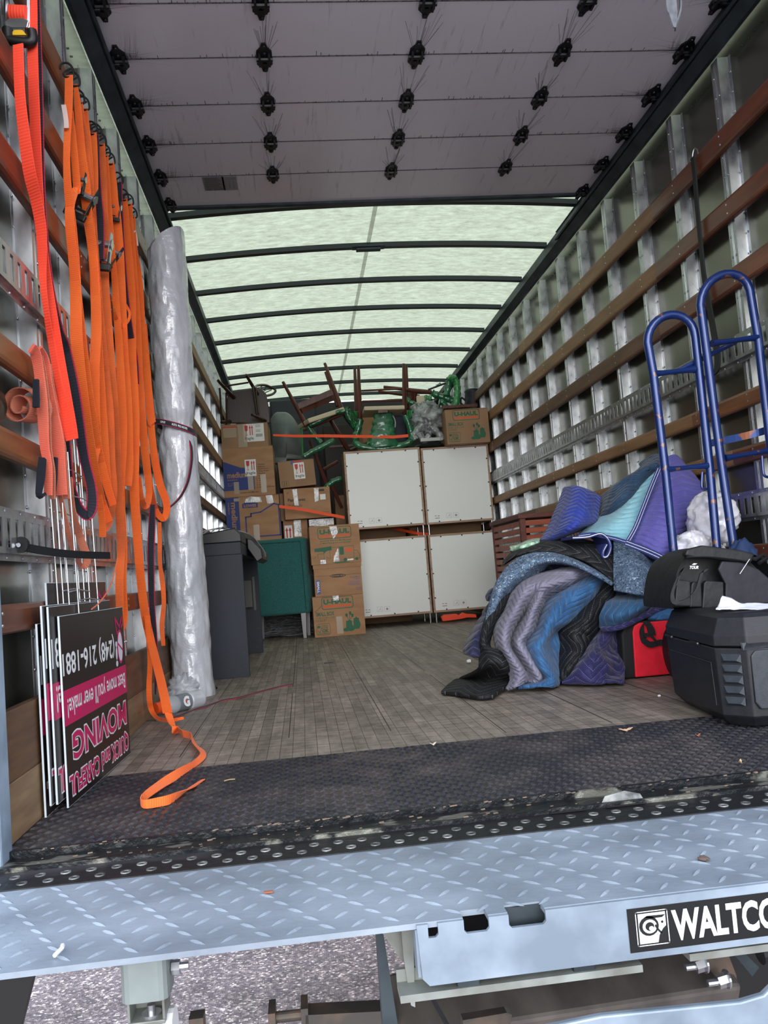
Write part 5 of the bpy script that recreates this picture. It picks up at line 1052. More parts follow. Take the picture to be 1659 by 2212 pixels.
# ------------------------------------------------------------------ furniture on top of the load
MAHO = wood('mahogany_brown_wood', (96, 46, 34), (66, 30, 24), 'Z', rough=.35); DKWD = wood('very_dark_chair_wood', (62, 36, 30), (42, 26, 24), 'Z', rough=.35)
GRNW = mat('green_stretch_wrap', (22, 84, 52), .2, 0, (48, 118, 82), 12, spec=.9, bump=.5, bscale=26, dist=.01); GRNL = mat('loose_green_wrap', (58, 150, 84), .25, alpha=.75, spec=.8, bump=.4, bscale=18)
CREAM = mat('cream_seat_padding', (206, 190, 166), .7); CWRAP = mat('clear_stretch_wrap', (190, 194, 196), .18, 0, (110, 116, 118), 18, alpha=.72, spec=1, bump=.7, bscale=24, dist=.015)
def K4(x, y): return (430 + x / 4.484, 750 + y / 4.484)
def K5(x, y): return (750 + x / 4.484, 750 + y / 4.484)
def pts(K, L, Y):
    out = []
    for a in L:
        yy = Y if len(a) < 3 else Y + a[2]; p = at(*K(a[0], a[1]), Y=yy); p.x = max(p.x, XL + .016); out.append(p)
    return out
def rod(root, name, m, K, L, Y, r, n=1, seg=8):
    P = pts(K, L, Y)
    if len(P) > 2: P = [Vector(v) for v in cr_spline([tuple(p) for p in P], 5)]
    rr = r
    if isinstance(r, (list, tuple)):
        rr = [r[0] + (r[1] - r[0]) * i / (len(P) - 1) for i in range(len(P))]
    mb = MB(); mb.tube(P, rr, seg); return mb.build(name, m, root, smooth=True)
def wraprod(root, name, m, K, L, Y, r, seed=0):
    P = pts(K, L, Y); P = [Vector(v) for v in cr_spline([tuple(p) for p in P], 7)] if len(P) > 2 else [P[0].lerp(P[1], i / 10) for i in range(11)]
    mb = MB(); mb.tube(P, [r * (1 + .09 * math.sin(i * 1.1 + seed) + .05 * math.sin(i * 2.3)) for i in range(len(P))], 9); return mb.build(name, m, root, smooth=True)
# windsor chair lying on the left column
ch = thing('wooden_chair', 'dark wooden hoop-back chair lying on its side on the left column of boxes', 'chair', (-.75, 5.45, 1.786))
Y = 5.42
q = pts(K4, [(275, 470), (330, 430), (500, 405), (600, 400), (650, 450), (680, 600), (688, 735), (560, 745), (400, 735), (272, 738), (262, 600)], Y)
mb = MB(); mb.prism([(v.x, v.z) for v in q][::-1], (0, Y, 0), (1, 0, 0), (0, 0, 1), (0, -1, 0), -.028, 0); mb.build('seat', DKWD, ch, bevel=.006)
for L in ([(340, 490), (130, 325, -.22)], [(565, 455), (455, 268, -.22)], [(640, 715), (512, 655, -.20)], [(300, 720), (190, 730, -.15), (180, 725, -.2)][:2]): rod(ch, 'leg', DKWD, K4, L, Y, (.017, .012))
for L in ([(220, 382, -.13), (478, 342, -.16)], [(200, 395, -.14), (205, 720, -.1)], [(262, 440, -.06), (268, 720, -.03)], [(520, 380, -.12), (560, 660, -.12)], [(545, 400, -.05), (575, 640, -.1)]): rod(ch, 'stretcher', DKWD, K4, L, Y, .008)
rod(ch, 'hoop_back', DKWD, K4, [(545, 400, .05), (560, 372, .2), (640, 368, .35), (720, 400, .42), (740, 425, .42), (710, 455, .38), (640, 470, .2), (610, 440, .05)], Y, .011)
for k in range(4): rod(ch, 'spindle', DKWD, K4, [(575 + k * 15, 420 + k * 10, .05), (610 + k * 30, 372 + k * 14, .36)], Y, .005)
# grey dust-covered chair between the columns
t = thing('covered_chair', 'rounded chair under a thin grey dust bag beside the left column of boxes', 'chair', (-.3, 5.9, 1.2))
Ya = 5.86
def bagf(u, v):
    L = [(690, 700), (700, 650), (760, 628), (860, 650), (950, 700), (990, 780), (1000, 880), (1000, 980), (985, 1040)]
    q = cr_spline(L, 4); top = q[min(int(u * (len(q) - 1)), len(q) - 1)]; x0 = 690 + (1000 - 690) * u
    base = at(*K4(x0 + 10, 1130 if u < .5 else 1090), Y=Ya)
    tp = at(*K4(x0, 628 + 70 * max(0, (.22 - u) / .22) ** 2 + 190 * max(0, (u - .4) / .6) ** 2), Y=Ya); p = tp.lerp(base, v); bul = .13 * math.sin(PI * min(1, max(0, u))) * (math.sin(PI * min(1, v * 1.1)) ** .5 if v < .9 else .4)
    return p + Vector((.01 * nz(p, 5), -bul - .025 * nz(p, 7), .0))
mb = MB(); mb.surf(bagf, 30, 26); mb.build('dust_cover', mat('grey_dust_cover', (92, 102, 102), .5, 0, (116, 124, 122), 5, bump=.2, bscale=10), t, smooth=True, solid=.004)
mb = MB(); a = at(*K4(700, 1120), Y=5.9); b = at(*K4(990, 700), Y=5.9); mb.box(a.x, b.x, 5.88, 6.3, 1.0, b.z); mb.build('chair_frame', BLACKPL, t)
# tall dark mattress at the front
mb = MB(); a = at(*K4(680, 515), Y=7.2); b = at(*K4(1130, 490), Y=7.2); mb.box(a.x, b.x, 7.2, 7.45, 0, a.z); tag(mb.build('mattress', mat('navy_black_mattress_bag', (24, 30, 44), .5), None, bevel=.02), 'dark navy wrapped mattress standing near the front bulkhead', 'mattress')
# rear dark stowed goods filling the space behind the chairs
bc = thing('bookcase', 'dark brown bookcase standing behind the tipped chairs', 'bookcase', (.35, 6.5, 0)); a = at(*K4(1200, 760), Y=6.4); b = at(*K5(60, 700), Y=6.4); mb = MB(); mb.box(a.x, b.x, 6.4, 6.8, 0, a.z); mb.build('bookcase_body', mat('dark_brown_laminate', (40, 32, 30), .6), bc, bevel=.004)
mb = MB(); mb.box(a.x + .05, a.x + .4, 6.395, 6.4, a.z - .22, a.z - .20); mb.build('shelf', MAHO, bc)
F = carton('plain carton standing behind the green-wrapped chair back', at(*K5(135, 700), Y=5.95).x, at(*K5(290, 700), Y=5.95).x, 5.95, .35, 1.20, at(*K5(200, 660), Y=5.95).z, 4); part(F, 'green_stripe', GRNI, lambda mb: F.line(mb, [(0, F.H * .45), (F.W * .8, F.H * .8)], .012))
F = carton('large shut carton behind the upper cabinets', .62, 1.28, 5.80, .5, .5, 1.46, m=CARD2)
F = carton('tall moving box in shadow behind the left of the cabinets', -.03, .60, 5.95, .4, .0, 1.195, m=CARD2)
mb = MB()
# tipped dining chair, two legs up
def dchair(label, base): return thing('dining_chair', label, 'chair', base, 'upturned dining chairs on the load')
c1 = dchair('tipped mahogany dining chair whose legs lean left above the grey dust cover', (.0, 5.55, 1.3)); Y = 5.6
for L in ([(812, 335), (1045, 770)], [(1217, 155, .05), (1385, 610)], [(1225, 240, .4), (1345, 570, .35)]): rod(c1, 'leg', MAHO, K4, L, Y, (.013, .021))
for L in ([(960, 575), (1290, 435)], [(990, 615), (1310, 485, .2)]):
    P = pts(K4, L, Y); mb = MB(); mb.bar(P[0], P[1], .018, .052); mb.build('seat_rail', MAHO, c1)
P = pts(K4, [(1010, 745), (1360, 610)], Y); mb = MB(); mb.bar(P[0], P[1] + Vector((0, .1, 0)), .3, .04); mb.build('seat_pad', CREAM, c1, bevel=.008)
rod(c1, 'seat_edge', MAHO, K4, [(1010, 800), (1400, 640)], Y, .018)
wraprod(c1, 'green_wrap', GRNW, K4, [(1055, 765), (1110, 850), (1180, 930)], Y - .02, .024); wraprod(c1, 'green_wrap', GRNW, K4, [(1070, 760), (1190, 700), (1300, 640), (1400, 620)], Y - .05, .022, 2); wraprod(c1, 'green_wrap', GRNW, K4, [(1020, 1060), (1100, 1010), (1200, 960), (1310, 900)], Y - .1, .026, 1)
wraprod(c1, 'green_wrap', GRNW, K4, [(1430, 580), (1440, 660), (1490, 740), (1530, 800)], Y, .03, 3); rod(c1, 'wrap_tail', GRNL, K4, [(1000, 780), (1000, 900), (1005, 1060)], Y, .008)
rod(c1, 'back_post', MAHO, K4, [(1400, 630, .05), (1440, 700, .1), (1520, 800, .2)], Y, .02)
c2 = dchair('lower mahogany dining chair leg frame wedged between boxes and cabinets', (-.1, 5.5, .8)); Y = 5.62
rod(c2, 'leg', MAHO, K4, [(1072, 905), (1240, 1340)], Y, (.013, .022)); rod(c2, 'leg', MAHO, K4, [(1290, 1350), (1384, 1560)], Y, (.020, .013)); rod(c2, 'leg', MAHO, K4, [(1205, 1185), (1345, 1107)], Y, .014); rod(c2, 'leg', MAHO, K4, [(1270, 700, .2), (1440, 990, .2)], Y, (.018, .022)); rod(c2, 'stretcher', MAHO, K4, [(1460, 1000, .1), (1700, 900, .3)], Y, .014)
wraprod(c2, 'green_wrap', GRNW, K4, [(1200, 1390), (1250, 1340), (1310, 1295), (1385, 1275)], Y - .03, .025, 1)
# chair with its legs straight up, over the cabinets
c3 = dchair('upturned mahogany dining chair with four legs straight up over the upper left cabinet', (.3, 5.5, 1.504)); Y = 5.48
for L in ([(73, 205, .42), (92, 640, .40)], [(108, 180), (126, 700)], [(547, 160), (556, 650)], [(572, 180, .4), (580, 600, .4)]): rod(c3, 'leg', MAHO, K5, L, Y, (.013, .022))
for L, r in (([(130, 422, .1), (540, 402, .1)], .009), ([(145, 525, .2), (540, 512, .2)], .010)): rod(c3, 'stretcher', MAHO, K5, L, Y, r)
P = pts(K5, [(150, 630), (535, 618)], Y); mb = MB(); mb.bar(P[0], P[1], .34, .035); mb.build('seat_pad', CREAM, c3, bevel=.008)
mb = MB(); mb.bar(pts(K5, [(298, 625)], Y - .17)[0], pts(K5, [(390, 622)], Y - .17)[0], .03, .02); mb.build('seat_rail', MAHO, c3)
wraprod(c3, 'green_wrap', GRNW, K5, [(126, 700), (108, 790), (85, 860), (80, 905)], Y - .05, .03); wraprod(c3, 'green_wrap', GRNW, K5, [(60, 910), (130, 960), (300, 985), (480, 960), (600, 920), (625, 880), (600, 760), (560, 660)], Y - .1, .028, 2)
P0 = pts(K5, [(345, 640)], Y - .1)[0]; P1 = pts(K5, [(350, 970)], Y - .12)[0]
def splat(u, v): p = P0.lerp(P1, v); w_ = .075 + .05 * v + .006 * math.sin(v * 30); return p + Vector(((u - .5) * 2 * w_, -.02 * math.cos((u - .5) * PI) - .006 * nz((u * 4, v * 9, 0)), 0))
mb = MB(); mb.surf(splat, 10, 24); mb.build('wrapped_splat', GRNW, c3, smooth=True, solid=.012)
for L in ([(290, 760), (215, 860), (200, 940)], [(410, 780), (450, 880), (520, 950)], [(280, 840), (190, 950)]): wraprod(c3, 'green_wrap', GRNL, K5, L, Y, .010)
def sheet(root, name, m, K, L, Y, amp=.02, th=.002):
    a, b, c, d = pts(K, L, Y)
    def g(u, v): p = a.lerp(b, u).lerp(d.lerp(c, u), v); return p + Vector((amp * .4 * nz(p, 14), -amp * 2 * nz(p, 9) - amp * math.sin(u * 9 + v * 4), amp * .4 * nz(p, 17)))
    mb = MB(); mb.surf(g, 12, 10); return mb.build(name, m, root, smooth=True, solid=th)
sheet(c3, 'wrap_flap', GRNL, K5, [(-10, 590), (40, 620), (105, 620), (100, 690)], Y - .06); sheet(c3, 'wrap_flap', GRNL, K5, [(10, 640), (60, 650), (100, 760), (60, 780)], Y - .06); sheet(c3, 'wrap_flap', GRNL, K5, [(570, 620), (650, 605), (640, 690), (580, 690)], Y - .06)
# chairs lying behind the right cabinets
c4 = dchair('dining chair lying with legs pointing left above the stretch-wrapped bundle', (.75, 5.8, 1.5)); Y = 5.75
rod(c4, 'leg', MAHO, K5, [(352, 385), (818, 438)], Y, (.014, .022)); rod(c4, 'leg', MAHO, K5, [(302, 430, .2), (700, 478, .1)], Y, (.012, .018)); rod(c4, 'seat_rail', MAHO, K5, [(620, 440, .1), (620, 520, .1)], Y, .03); rod(c4, 'seat_rail', MAHO, K5, [(660, 440, .1), (640, 600, .1)], Y, .02)
wraprod(c4, 'green_wrap', GRNW, K5, [(820, 440), (880, 470), (950, 490), (1020, 520)], Y - .03, .032, 2); wraprod(c4, 'green_wrap', GRNW, K5, [(890, 530), (930, 540), (960, 600)], Y - .06, .03, 2); wraprod(c4, 'green_wrap', GRNW, K5, [(580, 480), (600, 530), (650, 545), (640, 560)], Y - .06, .02, 2)
mb = MB(); p = pts(K5, [(715, 540)], 5.6)[0]; mb.box(p.x - .035, p.x + .045, 5.6, 5.64, p.z - .12, p.z + .07); mb.build('seat_pad', CREAM, c4, bevel=.01); sheet(c4, 'wrap_flap', GRNL, K5, [(750, 470), (820, 460), (810, 600), (770, 600)], 5.58)
c5 = dchair('chair back bowed in green wrap at the right, against the wall rail', (1.1, 5.7, 1.8)); Y = 5.7
wraprod(c5, 'green_wrap', GRNW, K5, [(985, 330), (975, 400), (960, 470)], Y, .03); wraprod(c5, 'green_wrap', GRNL, K5, [(985, 320), (1010, 298), (1045, 315), (1062, 370), (1066, 440), (1056, 520), (1040, 600)], Y - .04, .032, 1)
sheet(c5, 'wrap_flap', GRNL, K5, [(985, 300), (1040, 296), (1050, 330), (990, 340)], Y - .05); rod(c5, 'metal_rod', DARKSTEEL, K5, [(785, 412), (1000, 330)], Y, .009); sheet(c5, 'wrap_flap', GRNL, K5, [(850, 370), (900, 345), (910, 350), (870, 372)], Y - .02)
# board, round bag and wrapped fan
bd = thing('tabletop', 'thin reddish tabletop lying behind the small moving box, a black bag on it', 'tabletop', (1.1, 5.8, 1.8)); a = at(*K5(915, 590), Y=5.6); b = at(*K5(1298, 578), Y=5.6); mb = MB(); mb.box(a.x, 1.29, 5.56, 6.2, a.z - .012, a.z + .014); mb.build('board', MAHO, bd, bevel=.002)
bg_ = thing('round_bag', 'round black cloth bag on the tabletop by the right wall', 'bag', (1.15, 5.8, 1.84)); p = at(*K5(1222, 500), Y=5.85)
mb = MB(); mb.lathe([(.06, -.07), (.078, -.065), (.082, 0), (.08, .05), (.085, .062), (.076, .08), (.06, .086), (.03, .08)], p, (.12, 0, 1), 26); mb.build('bag_body', mat('black_nylon', (20, 24, 36), .6, bump=.4, bscale=20), bg_, smooth=True, ang=60)
rod(bg_, 'bag_strap', BLACKPL, K5, [(1150, 520), (1105, 490), (1100, 540), (1140, 570)], 5.78, .009)
fn = thing('wrapped_fan', 'small appliance bundled in clear stretch wrap between the green-wrapped chair and small box', 'appliance', (.8, 5.5, 1.5)); Y = 5.42
c = at(*K5(775, 690), Y=Y); mb = MB(); blob(mb, (c.x, Y + .03, c.z), (.135, .10, .14), 3.2, .5, 36, 26, 2); mb.build('stretch_wrap', CWRAP, fn, smooth=True, ang=180)
for x0, y0, x1, y1, s_ in ((640, 560, 700, 700, 0), (850, 560, 820, 660, 1)): wraprod(fn, 'stretch_wrap', CWRAP, K5, [(x0, y0), ((x0 + x1) / 2 + 10, (y0 + y1) / 2), (x1, y1)], Y, .035, s_)
for L in ([(730, 740), (680, 800), (640, 850), (660, 900)], [(790, 760), (850, 810), (900, 860), (920, 905)], [(700, 830), (740, 900), (800, 860)]): wraprod(fn, 'stretch_wrap', CWRAP, K5, L, Y - .04, .032)
c = at(*K5(790, 925), Y=Y); mb = MB(); mb.lathe([(.13, -.012), (.14, 0), (.12, .02), (.05, .03)], (c.x + .005, Y + .02, 1.512), (0, 0, 1), 26); mb.build('base', BLACKPL, fn, smooth=True)
mb = MB(); mb.box(c.x - .09, c.x + .08, Y - .13, Y - .11, c.z - .005, c.z + .022); mb.build('silver_badge', mat('silver_badge', (150, 152, 150), .3, .3), fn)
c = at(*K5(775, 730), Y=Y); mb = MB(); mb.obox((c.x, Y + .04, c.z), (.17, .06, .24)); mb.build('motor_housing', mat('grey_black_housing', (52, 52, 54), .5), fn, bevel=.02)
# pale tubing and cloth under the third chair
t = thing('rope', 'small coil of pale rope hanging beside the wrapped green splat', 'rope', at(*K5(440, 720), Y=5.45))
rod(t, 'rope_loop', mat('pale_rope', (190, 190, 182), .8), K5, [(420, 670), (418, 740), (430, 790), (460, 780), (465, 720), (445, 670), (425, 665), (440, 730), (450, 790)], 5.45, .006)
mb = MB(); p = pts(K5, [(490, 740)], 5.6)[0]; mb.box(p.x - .08, p.x + .08, 5.6, 5.72, 1.504, p.z + .08); tag(mb.build('navy_case', mat('navy_case', (26, 30, 52), .6), None, bevel=.015), 'small navy case under the upturned chair on the upper left cabinet', 'case')
# orange lashing straps across the load
HOT = mat('hot_orange_webbing', (248, 84, 32), .6)
for lab, L in (('orange strap pulled level across the load above the white panels', [(590, 940, 5.2), (640, 942, 5.25), (700, 941.5, 5.32), (800, 943, 5.36), (850, 944, 5.32), (882, 941, 5.30)]), ('orange strap slanting down behind the front stack to the white panels', [(603, 1094, 5.22), (650, 1100, 5.22), (744, 1118, 5.28)])):
    P = [at(x, y, Y=Y) for x, y, Y in L]; t = thing('lashing_strap', lab, 'strap', P[0]); mb = MB(); mb.ribbon(P, [Vector((0, 0, .0125 if i > 1 or 'level' not in lab else .008 + .003 * i)) for i in range(len(P))], .002); mb.build('webbing', HOT, t)
P = [at(x, y, Y=Y) for x, y, Y in ((840, 1139, 5.75), (900, 1152, 5.5), (930, 1154, 5.45))]; t = thing('lashing_strap', 'short stretch of orange strap in the gap between upper and lower cabinets', 'strap', P[0]); mb = MB(); mb.ribbon(P, [Vector((0, 0, .012))] * 3, .002); mb.build('webbing', HOT, t)
# ------------------------------------------------------------------ heap of quilted moving blankets
def quilt(name, c, c2, stitch, pitch=.03, amp=.35, dark=None, puff=.4, sheen=.12):
    m = bpy.data.materials.new(name); m.use_nodes = True; n = m.node_tree; b = n.nodes['Principled BSDF']; L = n.links.new
    def M(op, a, b_=None, c_=None):
        q = n.nodes.new('ShaderNodeMath'); q.operation = op
        for i, v in enumerate((a, b_, c_)):
            if v is None: continue
            if isinstance(v, (int, float)): q.inputs[i].default_value = v
            else: L(v, q.inputs[i])
        return q.outputs[0]
    t = n.nodes.new('ShaderNodeTexCoord'); s = n.nodes.new('ShaderNodeSeparateXYZ'); L(t.outputs['UV'], s.inputs[0])
    tri = M('MULTIPLY', M('PINGPONG', s.outputs[0], .09), amp); v = M('FRACT', M('DIVIDE', M('ADD', s.outputs[1], tri), pitch))
    ln = M('LESS_THAN', M('ABSOLUTE', M('SUBTRACT', v, .5)), .026); dash = M('GREATER_THAN', M('FRACT', M('MULTIPLY', s.outputs[0], 110)), .3); st = M('MULTIPLY', ln, dash)
    n1 = n.nodes.new('ShaderNodeTexNoise'); n1.inputs['Scale'].default_value = 9; n1.inputs['Detail'].default_value = 6; L(t.outputs['Object'], n1.inputs[0])
    r = n.nodes.new('ShaderNodeValToRGB'); L(n1.outputs[0], r.inputs[0]); r.color_ramp.elements[0].position = .3; r.color_ramp.elements[1].position = .7; r.color_ramp.elements[0].color = lin(c); r.color_ramp.elements[1].color = lin(c2)
    mx = n.nodes.new('ShaderNodeMix'); mx.data_type = 'RGBA'; L(M('MULTIPLY', st, .8), mx.inputs[0]); L(r.outputs[0], mx.inputs[6]); mx.inputs[7].default_value = lin(stitch)
    L(mx.outputs[2], b.inputs['Base Color']); b.inputs['Roughness'].default_value = .75; b.inputs['Sheen Weight'].default_value = sheen; b.inputs['Sheen Roughness'].default_value = .5
    h = M('POWER', M('ABSOLUTE', M('SINE', M('MULTIPLY', M('ADD', v, .5), PI))), .5)
    n2 = n.nodes.new('ShaderNodeTexNoise'); n2.inputs['Scale'].default_value = 38; n2.inputs['Detail'].default_value = 3; L(t.outputs['Object'], n2.inputs[0])
    hh = M('ADD', h, M('MULTIPLY', n2.outputs[0], .9)); bn = n.nodes.new('ShaderNodeBump'); bn.inputs['Strength'].default_value = puff; bn.inputs['Distance'].default_value = .018; L(hh, bn.inputs['Height']); L(bn.outputs[0], b.inputs['Normal'])
    return m
def felt(name):
    m = bpy.data.materials.new(name); m.use_nodes = True; n = m.node_tree; b = n.nodes['Principled BSDF']; L = n.links.new
    t = n.nodes.new('ShaderNodeTexCoord'); v = n.nodes.new('ShaderNodeTexVoronoi'); v.inputs['Scale'].default_value = 230; mp = n.nodes.new('ShaderNodeMapping'); mp.inputs['Scale'].default_value = (1, .6, 1)
    n0 = n.nodes.new('ShaderNodeTexNoise'); n0.inputs['Scale'].default_value = 60; L(t.outputs['Object'], n0.inputs[0]); mxv = n.nodes.new('ShaderNodeMix'); mxv.data_type = 'VECTOR'; mxv.inputs[0].default_value = .03; L(t.outputs['Object'], mxv.inputs[4]); L(n0.outputs['Color'], mxv.inputs[5]); L(mxv.outputs[1], mp.inputs[0]); L(mp.outputs[0], v.inputs[0])
    s = n.nodes.new('ShaderNodeSeparateColor'); L(v.outputs['Color'], s.inputs[0]); r = n.nodes.new('ShaderNodeValToRGB'); L(s.outputs[0], r.inputs[0]); e = r.color_ramp.elements
    e[0].position = 0; e[0].color = lin((30, 40, 56)); e[1].position = 1; e[1].color = lin((176, 192, 204)); q = e.new(.25); q.color = lin((70, 90, 114)); q = e.new(.75); q.color = lin((92, 112, 136)); q = e.new(.93); q.color = lin((116, 138, 160))
    L(r.outputs[0], b.inputs['Base Color']); b.inputs['Roughness'].default_value = .95; bn = n.nodes.new('ShaderNodeBump'); bn.inputs['Strength'].default_value = .5; bn.inputs['Distance'].default_value = .004; L(v.outputs['Distance'], bn.inputs['Height']); L(bn.outputs[0], b.inputs['Normal'])
    return m
def K7(x, y): return (940 + x / 3.1904, 950 + y / 3.1904)
def KP(x, y): return (x, y)
def pileY(px, py):
    k = min(1, max(0, (px - 1100) / 380.0)); return 1.2 + (1490 - py) / 490.0 * (.80 * (1 - k) + .40 * k)
def patch(name, rows, m, parent, K=K7, sub=9, th=.012, amp=.008, rot=False):
    G = []
    for row in rows:
        g = []
        for a in row:
            px, py = K(a[0], a[1])
            if len(a) > 3: p = at(px, py, Z=a[3])
            else: p = at(px, py, Y=pileY(px, py) + (a[2] if len(a) > 2 else 0) * 1.45)
            if p.z < .008: p = at(px, py, Z=.008 + .002 * (abs(hash((a[0], a[1]))) % 5))
            if p.x > 1.285: p = at(px, py, X=1.285)
            g.append(tuple(p))
        G.append([Vector(v) for v in cr_spline(g, sub)])
    nc = len(G[0]); cols = []
    for i in range(nc): cols.append([Vector(v) for v in cr_spline([tuple(G[j][i]) for j in range(len(G))], sub)])
    nr = len(cols[0]); Lu = sum((cols[i + 1][nr // 2] - cols[i][nr // 2]).length for i in range(nc - 1)); Lv = sum((cols[nc // 2][j + 1] - cols[nc // 2][j]).length for j in range(nr - 1))
    mb = MB(); vs = []; uv = []
    for j in range(nr):
        for i in range(nc):
            p = cols[i][j]; d = (CAM - p).normalized(); q = p + d * (amp * 1.5 * nz(p, 15) + amp * 1.1 * (.5 - abs(nz(p, 24))) + amp * .5 * nz(p, 55) + amp * 2.4 * nz(p, 8)); q.z = max(q.z, .007)
            vs.append(q); u_ = i / (nc - 1) * Lu; v_ = j / (nr - 1) * Lv; uv.append((v_, u_) if rot else (u_, v_))
    mb.add(vs, [(j * nc + i, j * nc + i + 1, (j + 1) * nc + i + 1, (j + 1) * nc + i) for j in range(nr - 1) for i in range(nc - 1)], uv)
    o = mb.build(name, m, parent, smooth=True, solid=th, ang=180); o['_e'] = 1; del o['_e']; return o, cols
def binding(parent, pts, w=.011, K=KP, dy=-.02, two=True):
    P = []
    for a in cr_spline(pts, 6):
        px, py = K(a[0], a[1]); P.append(at(px, py, Y=pileY(px, py) + dy * 1.7 - .014 + (a[2] if len(a) > 2 else 0)))
    W = []
    for i, p in enumerate(P):
        t = (P[min(i + 1, len(P) - 1)] - P[max(i - 1, 0)]).normalized(); n_ = (CAM - p).normalized(); W.append(n_.cross(t).normalized() * w)
    mb = MB(); mb.ribbon(P, W, .006); o = mb.build('binding', NAVB, parent, smooth=False)
    mb = MB()
    for s in ((-.45, .45) if two else (0,)):
        mb.ribbon([p + q * s + (CAM - p).normalized() * .0045 for p, q in zip(P, W)], [q * .07 for q in W], .0008)
    mb.build('stitching', WHITEP, o)
NAVB = mat('navy_binding_tape', (30, 44, 104), .8)
def blanket(label): return thing('moving_blanket', label, 'blanket', (.8, 1.6, 0), 'quilted moving blankets heaped by the right wall')
QROY = quilt('royal_blue_quilt', (20, 42, 128), (28, 52, 146), (80, 100, 180)); QTEAL = quilt('dark_teal_quilt', (18, 46, 72), (28, 62, 90), (70, 100, 130)); QAQ = quilt('pale_aqua_quilt', (112, 168, 184), (134, 184, 196), (170, 205, 214), .03, .2)
QPUR = quilt('lavender_purple_quilt', (84, 80, 160), (98, 94, 172), (134, 132, 196), .034, .15); QBLK = quilt('black_quilt', (6, 7, 11), (12, 13, 19), (120, 124, 134), .05, .9, sheen=0.0); QGRY = quilt('grey_lavender_quilt', (106, 104, 126), (126, 124, 144), (158, 158, 178), .03, .4, puff=.5)
QBLU = quilt('denim_blue_quilt', (28, 76, 122), (40, 92, 140), (100, 134, 168), .04, .9); QBL2 = quilt('ocean_blue_quilt', (28, 72, 112), (40, 88, 128), (120, 148, 176), .04, .2); QIND = quilt('indigo_purple_quilt', (24, 22, 70), (34, 30, 88), (120, 120, 170), .04, .7); QNAV = quilt('navy_quilt', (12, 16, 48), (18, 22, 60), (80, 86, 130), .05, .5)
FELT = felt('speckled_recycled_felt')
b = blanket('royal blue quilted blanket draped at the upper left of the heap')
patch('quilt', [[(890, 335, .1), (950, 322), (1040, 345), (1140, 395, .05)], [(860, 420, .1), (940, 410, -.03), (1030, 430, -.05), (1130, 460, .03)], [(820, 510, .1), (900, 510, -.05), (1010, 530, -.08), (1110, 550, .02)], [(780, 610, .1), (850, 620, -.04), (960, 600, -.1), (1060, 580)], [(720, 705, .08), (800, 685), (900, 655, -.02), (1040, 575, .0)], [(705, 712, .12), (830, 684, .06), (935, 645, .12), (1048, 605, .1)]], QROY, b)
b = blanket('dark teal quilted blanket bunched behind the aqua one, up against the wall')
patch('quilt', [[(1405, 170, .1), (1480, 120, .1), (1540, 100, .08), (1620, 125, .1)], [(1400, 210, .1), (1460, 180), (1530, 170, -.02), (1600, 180, .05)], [(1160, 380, .15), (1260, 300), (1380, 235, -.05), (1480, 240)], [(1130, 440, .15), (1230, 370, -.02), (1350, 310, -.06), (1450, 280)], [(1115, 545, .12), (1200, 480, -.02), (1310, 410, -.05), (1430, 350)], [(1105, 590, .1), (1200, 560, .06), (1310, 500, .06), (1420, 430, .06)]], QTEAL, b, amp=.016)
b = blanket('two-tone blanket atop the heap, pale aqua and lavender purple panels with navy edging')
patch('aqua_panel', [[(1395, 1036, .05), (1410, 1026), (1422, 1014)], [(1340, 1082, .08), (1372, 1066, -.03), (1404, 1060, -.02)], [(1300, 1113, .08), (1345, 1105, -.05), (1388, 1102, -.04)], [(1258, 1150, .03), (1318, 1136, -.06), (1372, 1140, -.05)], [(1250, 1158), (1300, 1158, -.04), (1355, 1168, -.05)]], QAQ, b, KP, amp=.004)
patch('purple_panel', [[(1422, 1014, -.02), (1440, 990), (1460, 985, .03), (1482, 1008, .08)], [(1405, 1058, -.04), (1440, 1045, -.06), (1475, 1040, -.03), (1512, 1045, .06)], [(1388, 1100, -.05), (1430, 1098, -.09), (1475, 1095, -.06), (1518, 1080, .04)], [(1372, 1140, -.05), (1415, 1145, -.1), (1460, 1150, -.08), (1500, 1125, .02)], [(1356, 1170, -.04), (1395, 1182, -.08), (1436, 1198, -.08), (1475, 1170)], [(1358, 1176, -.02), (1390, 1194, -.04), (1444, 1215, -.04), (1465, 1195, .02)]], QPUR, b, KP, amp=.004)
binding(b, [(1424, 1012), (1406, 1056), (1389, 1100), (1373, 1140), (1356, 1170)], .010, dy=-.07); binding(b, [(1352, 1172), (1394, 1188), (1425, 1202), (1446, 1214)], .012, dy=-.10); binding(b, [(1250, 1158), (1278, 1154), (1302, 1158), (1330, 1164), (1356, 1172)], .008, dy=-.08, two=False)
b = blanket('navy-edged blanket fold curling down between the black and speckled blankets')
P = [at(x, y, Y=1.44 + d) for x, y, d in ((1236, 1162, .0), (1268, 1160, 0), (1296, 1153, 0), (1312, 1164, 0), (1318, 1182, 0), (1312, 1200, 0), (1303, 1203, 0), (1302, 1192, 0), (1310, 1176, 0))]; P = [Vector(v) for v in cr_spline([tuple(p) for p in P], 6)]
mb = MB(); mb.ribbon([p + Vector((0, .07, 0)) for p in P], [Vector((0, .075, 0))] * len(P), .011); mb.build('quilt', NAVB, b, smooth=True)
mb = MB(); mb.ribbon([p + Vector((0, -.007, 0)) for p in P], [Vector((0, .0, .0014))] * len(P), .001); mb.build('stitching', WHITEP, b)
b = blanket('black quilted blanket arching over the middle of the heap, lined with speckled grey-blue felt')
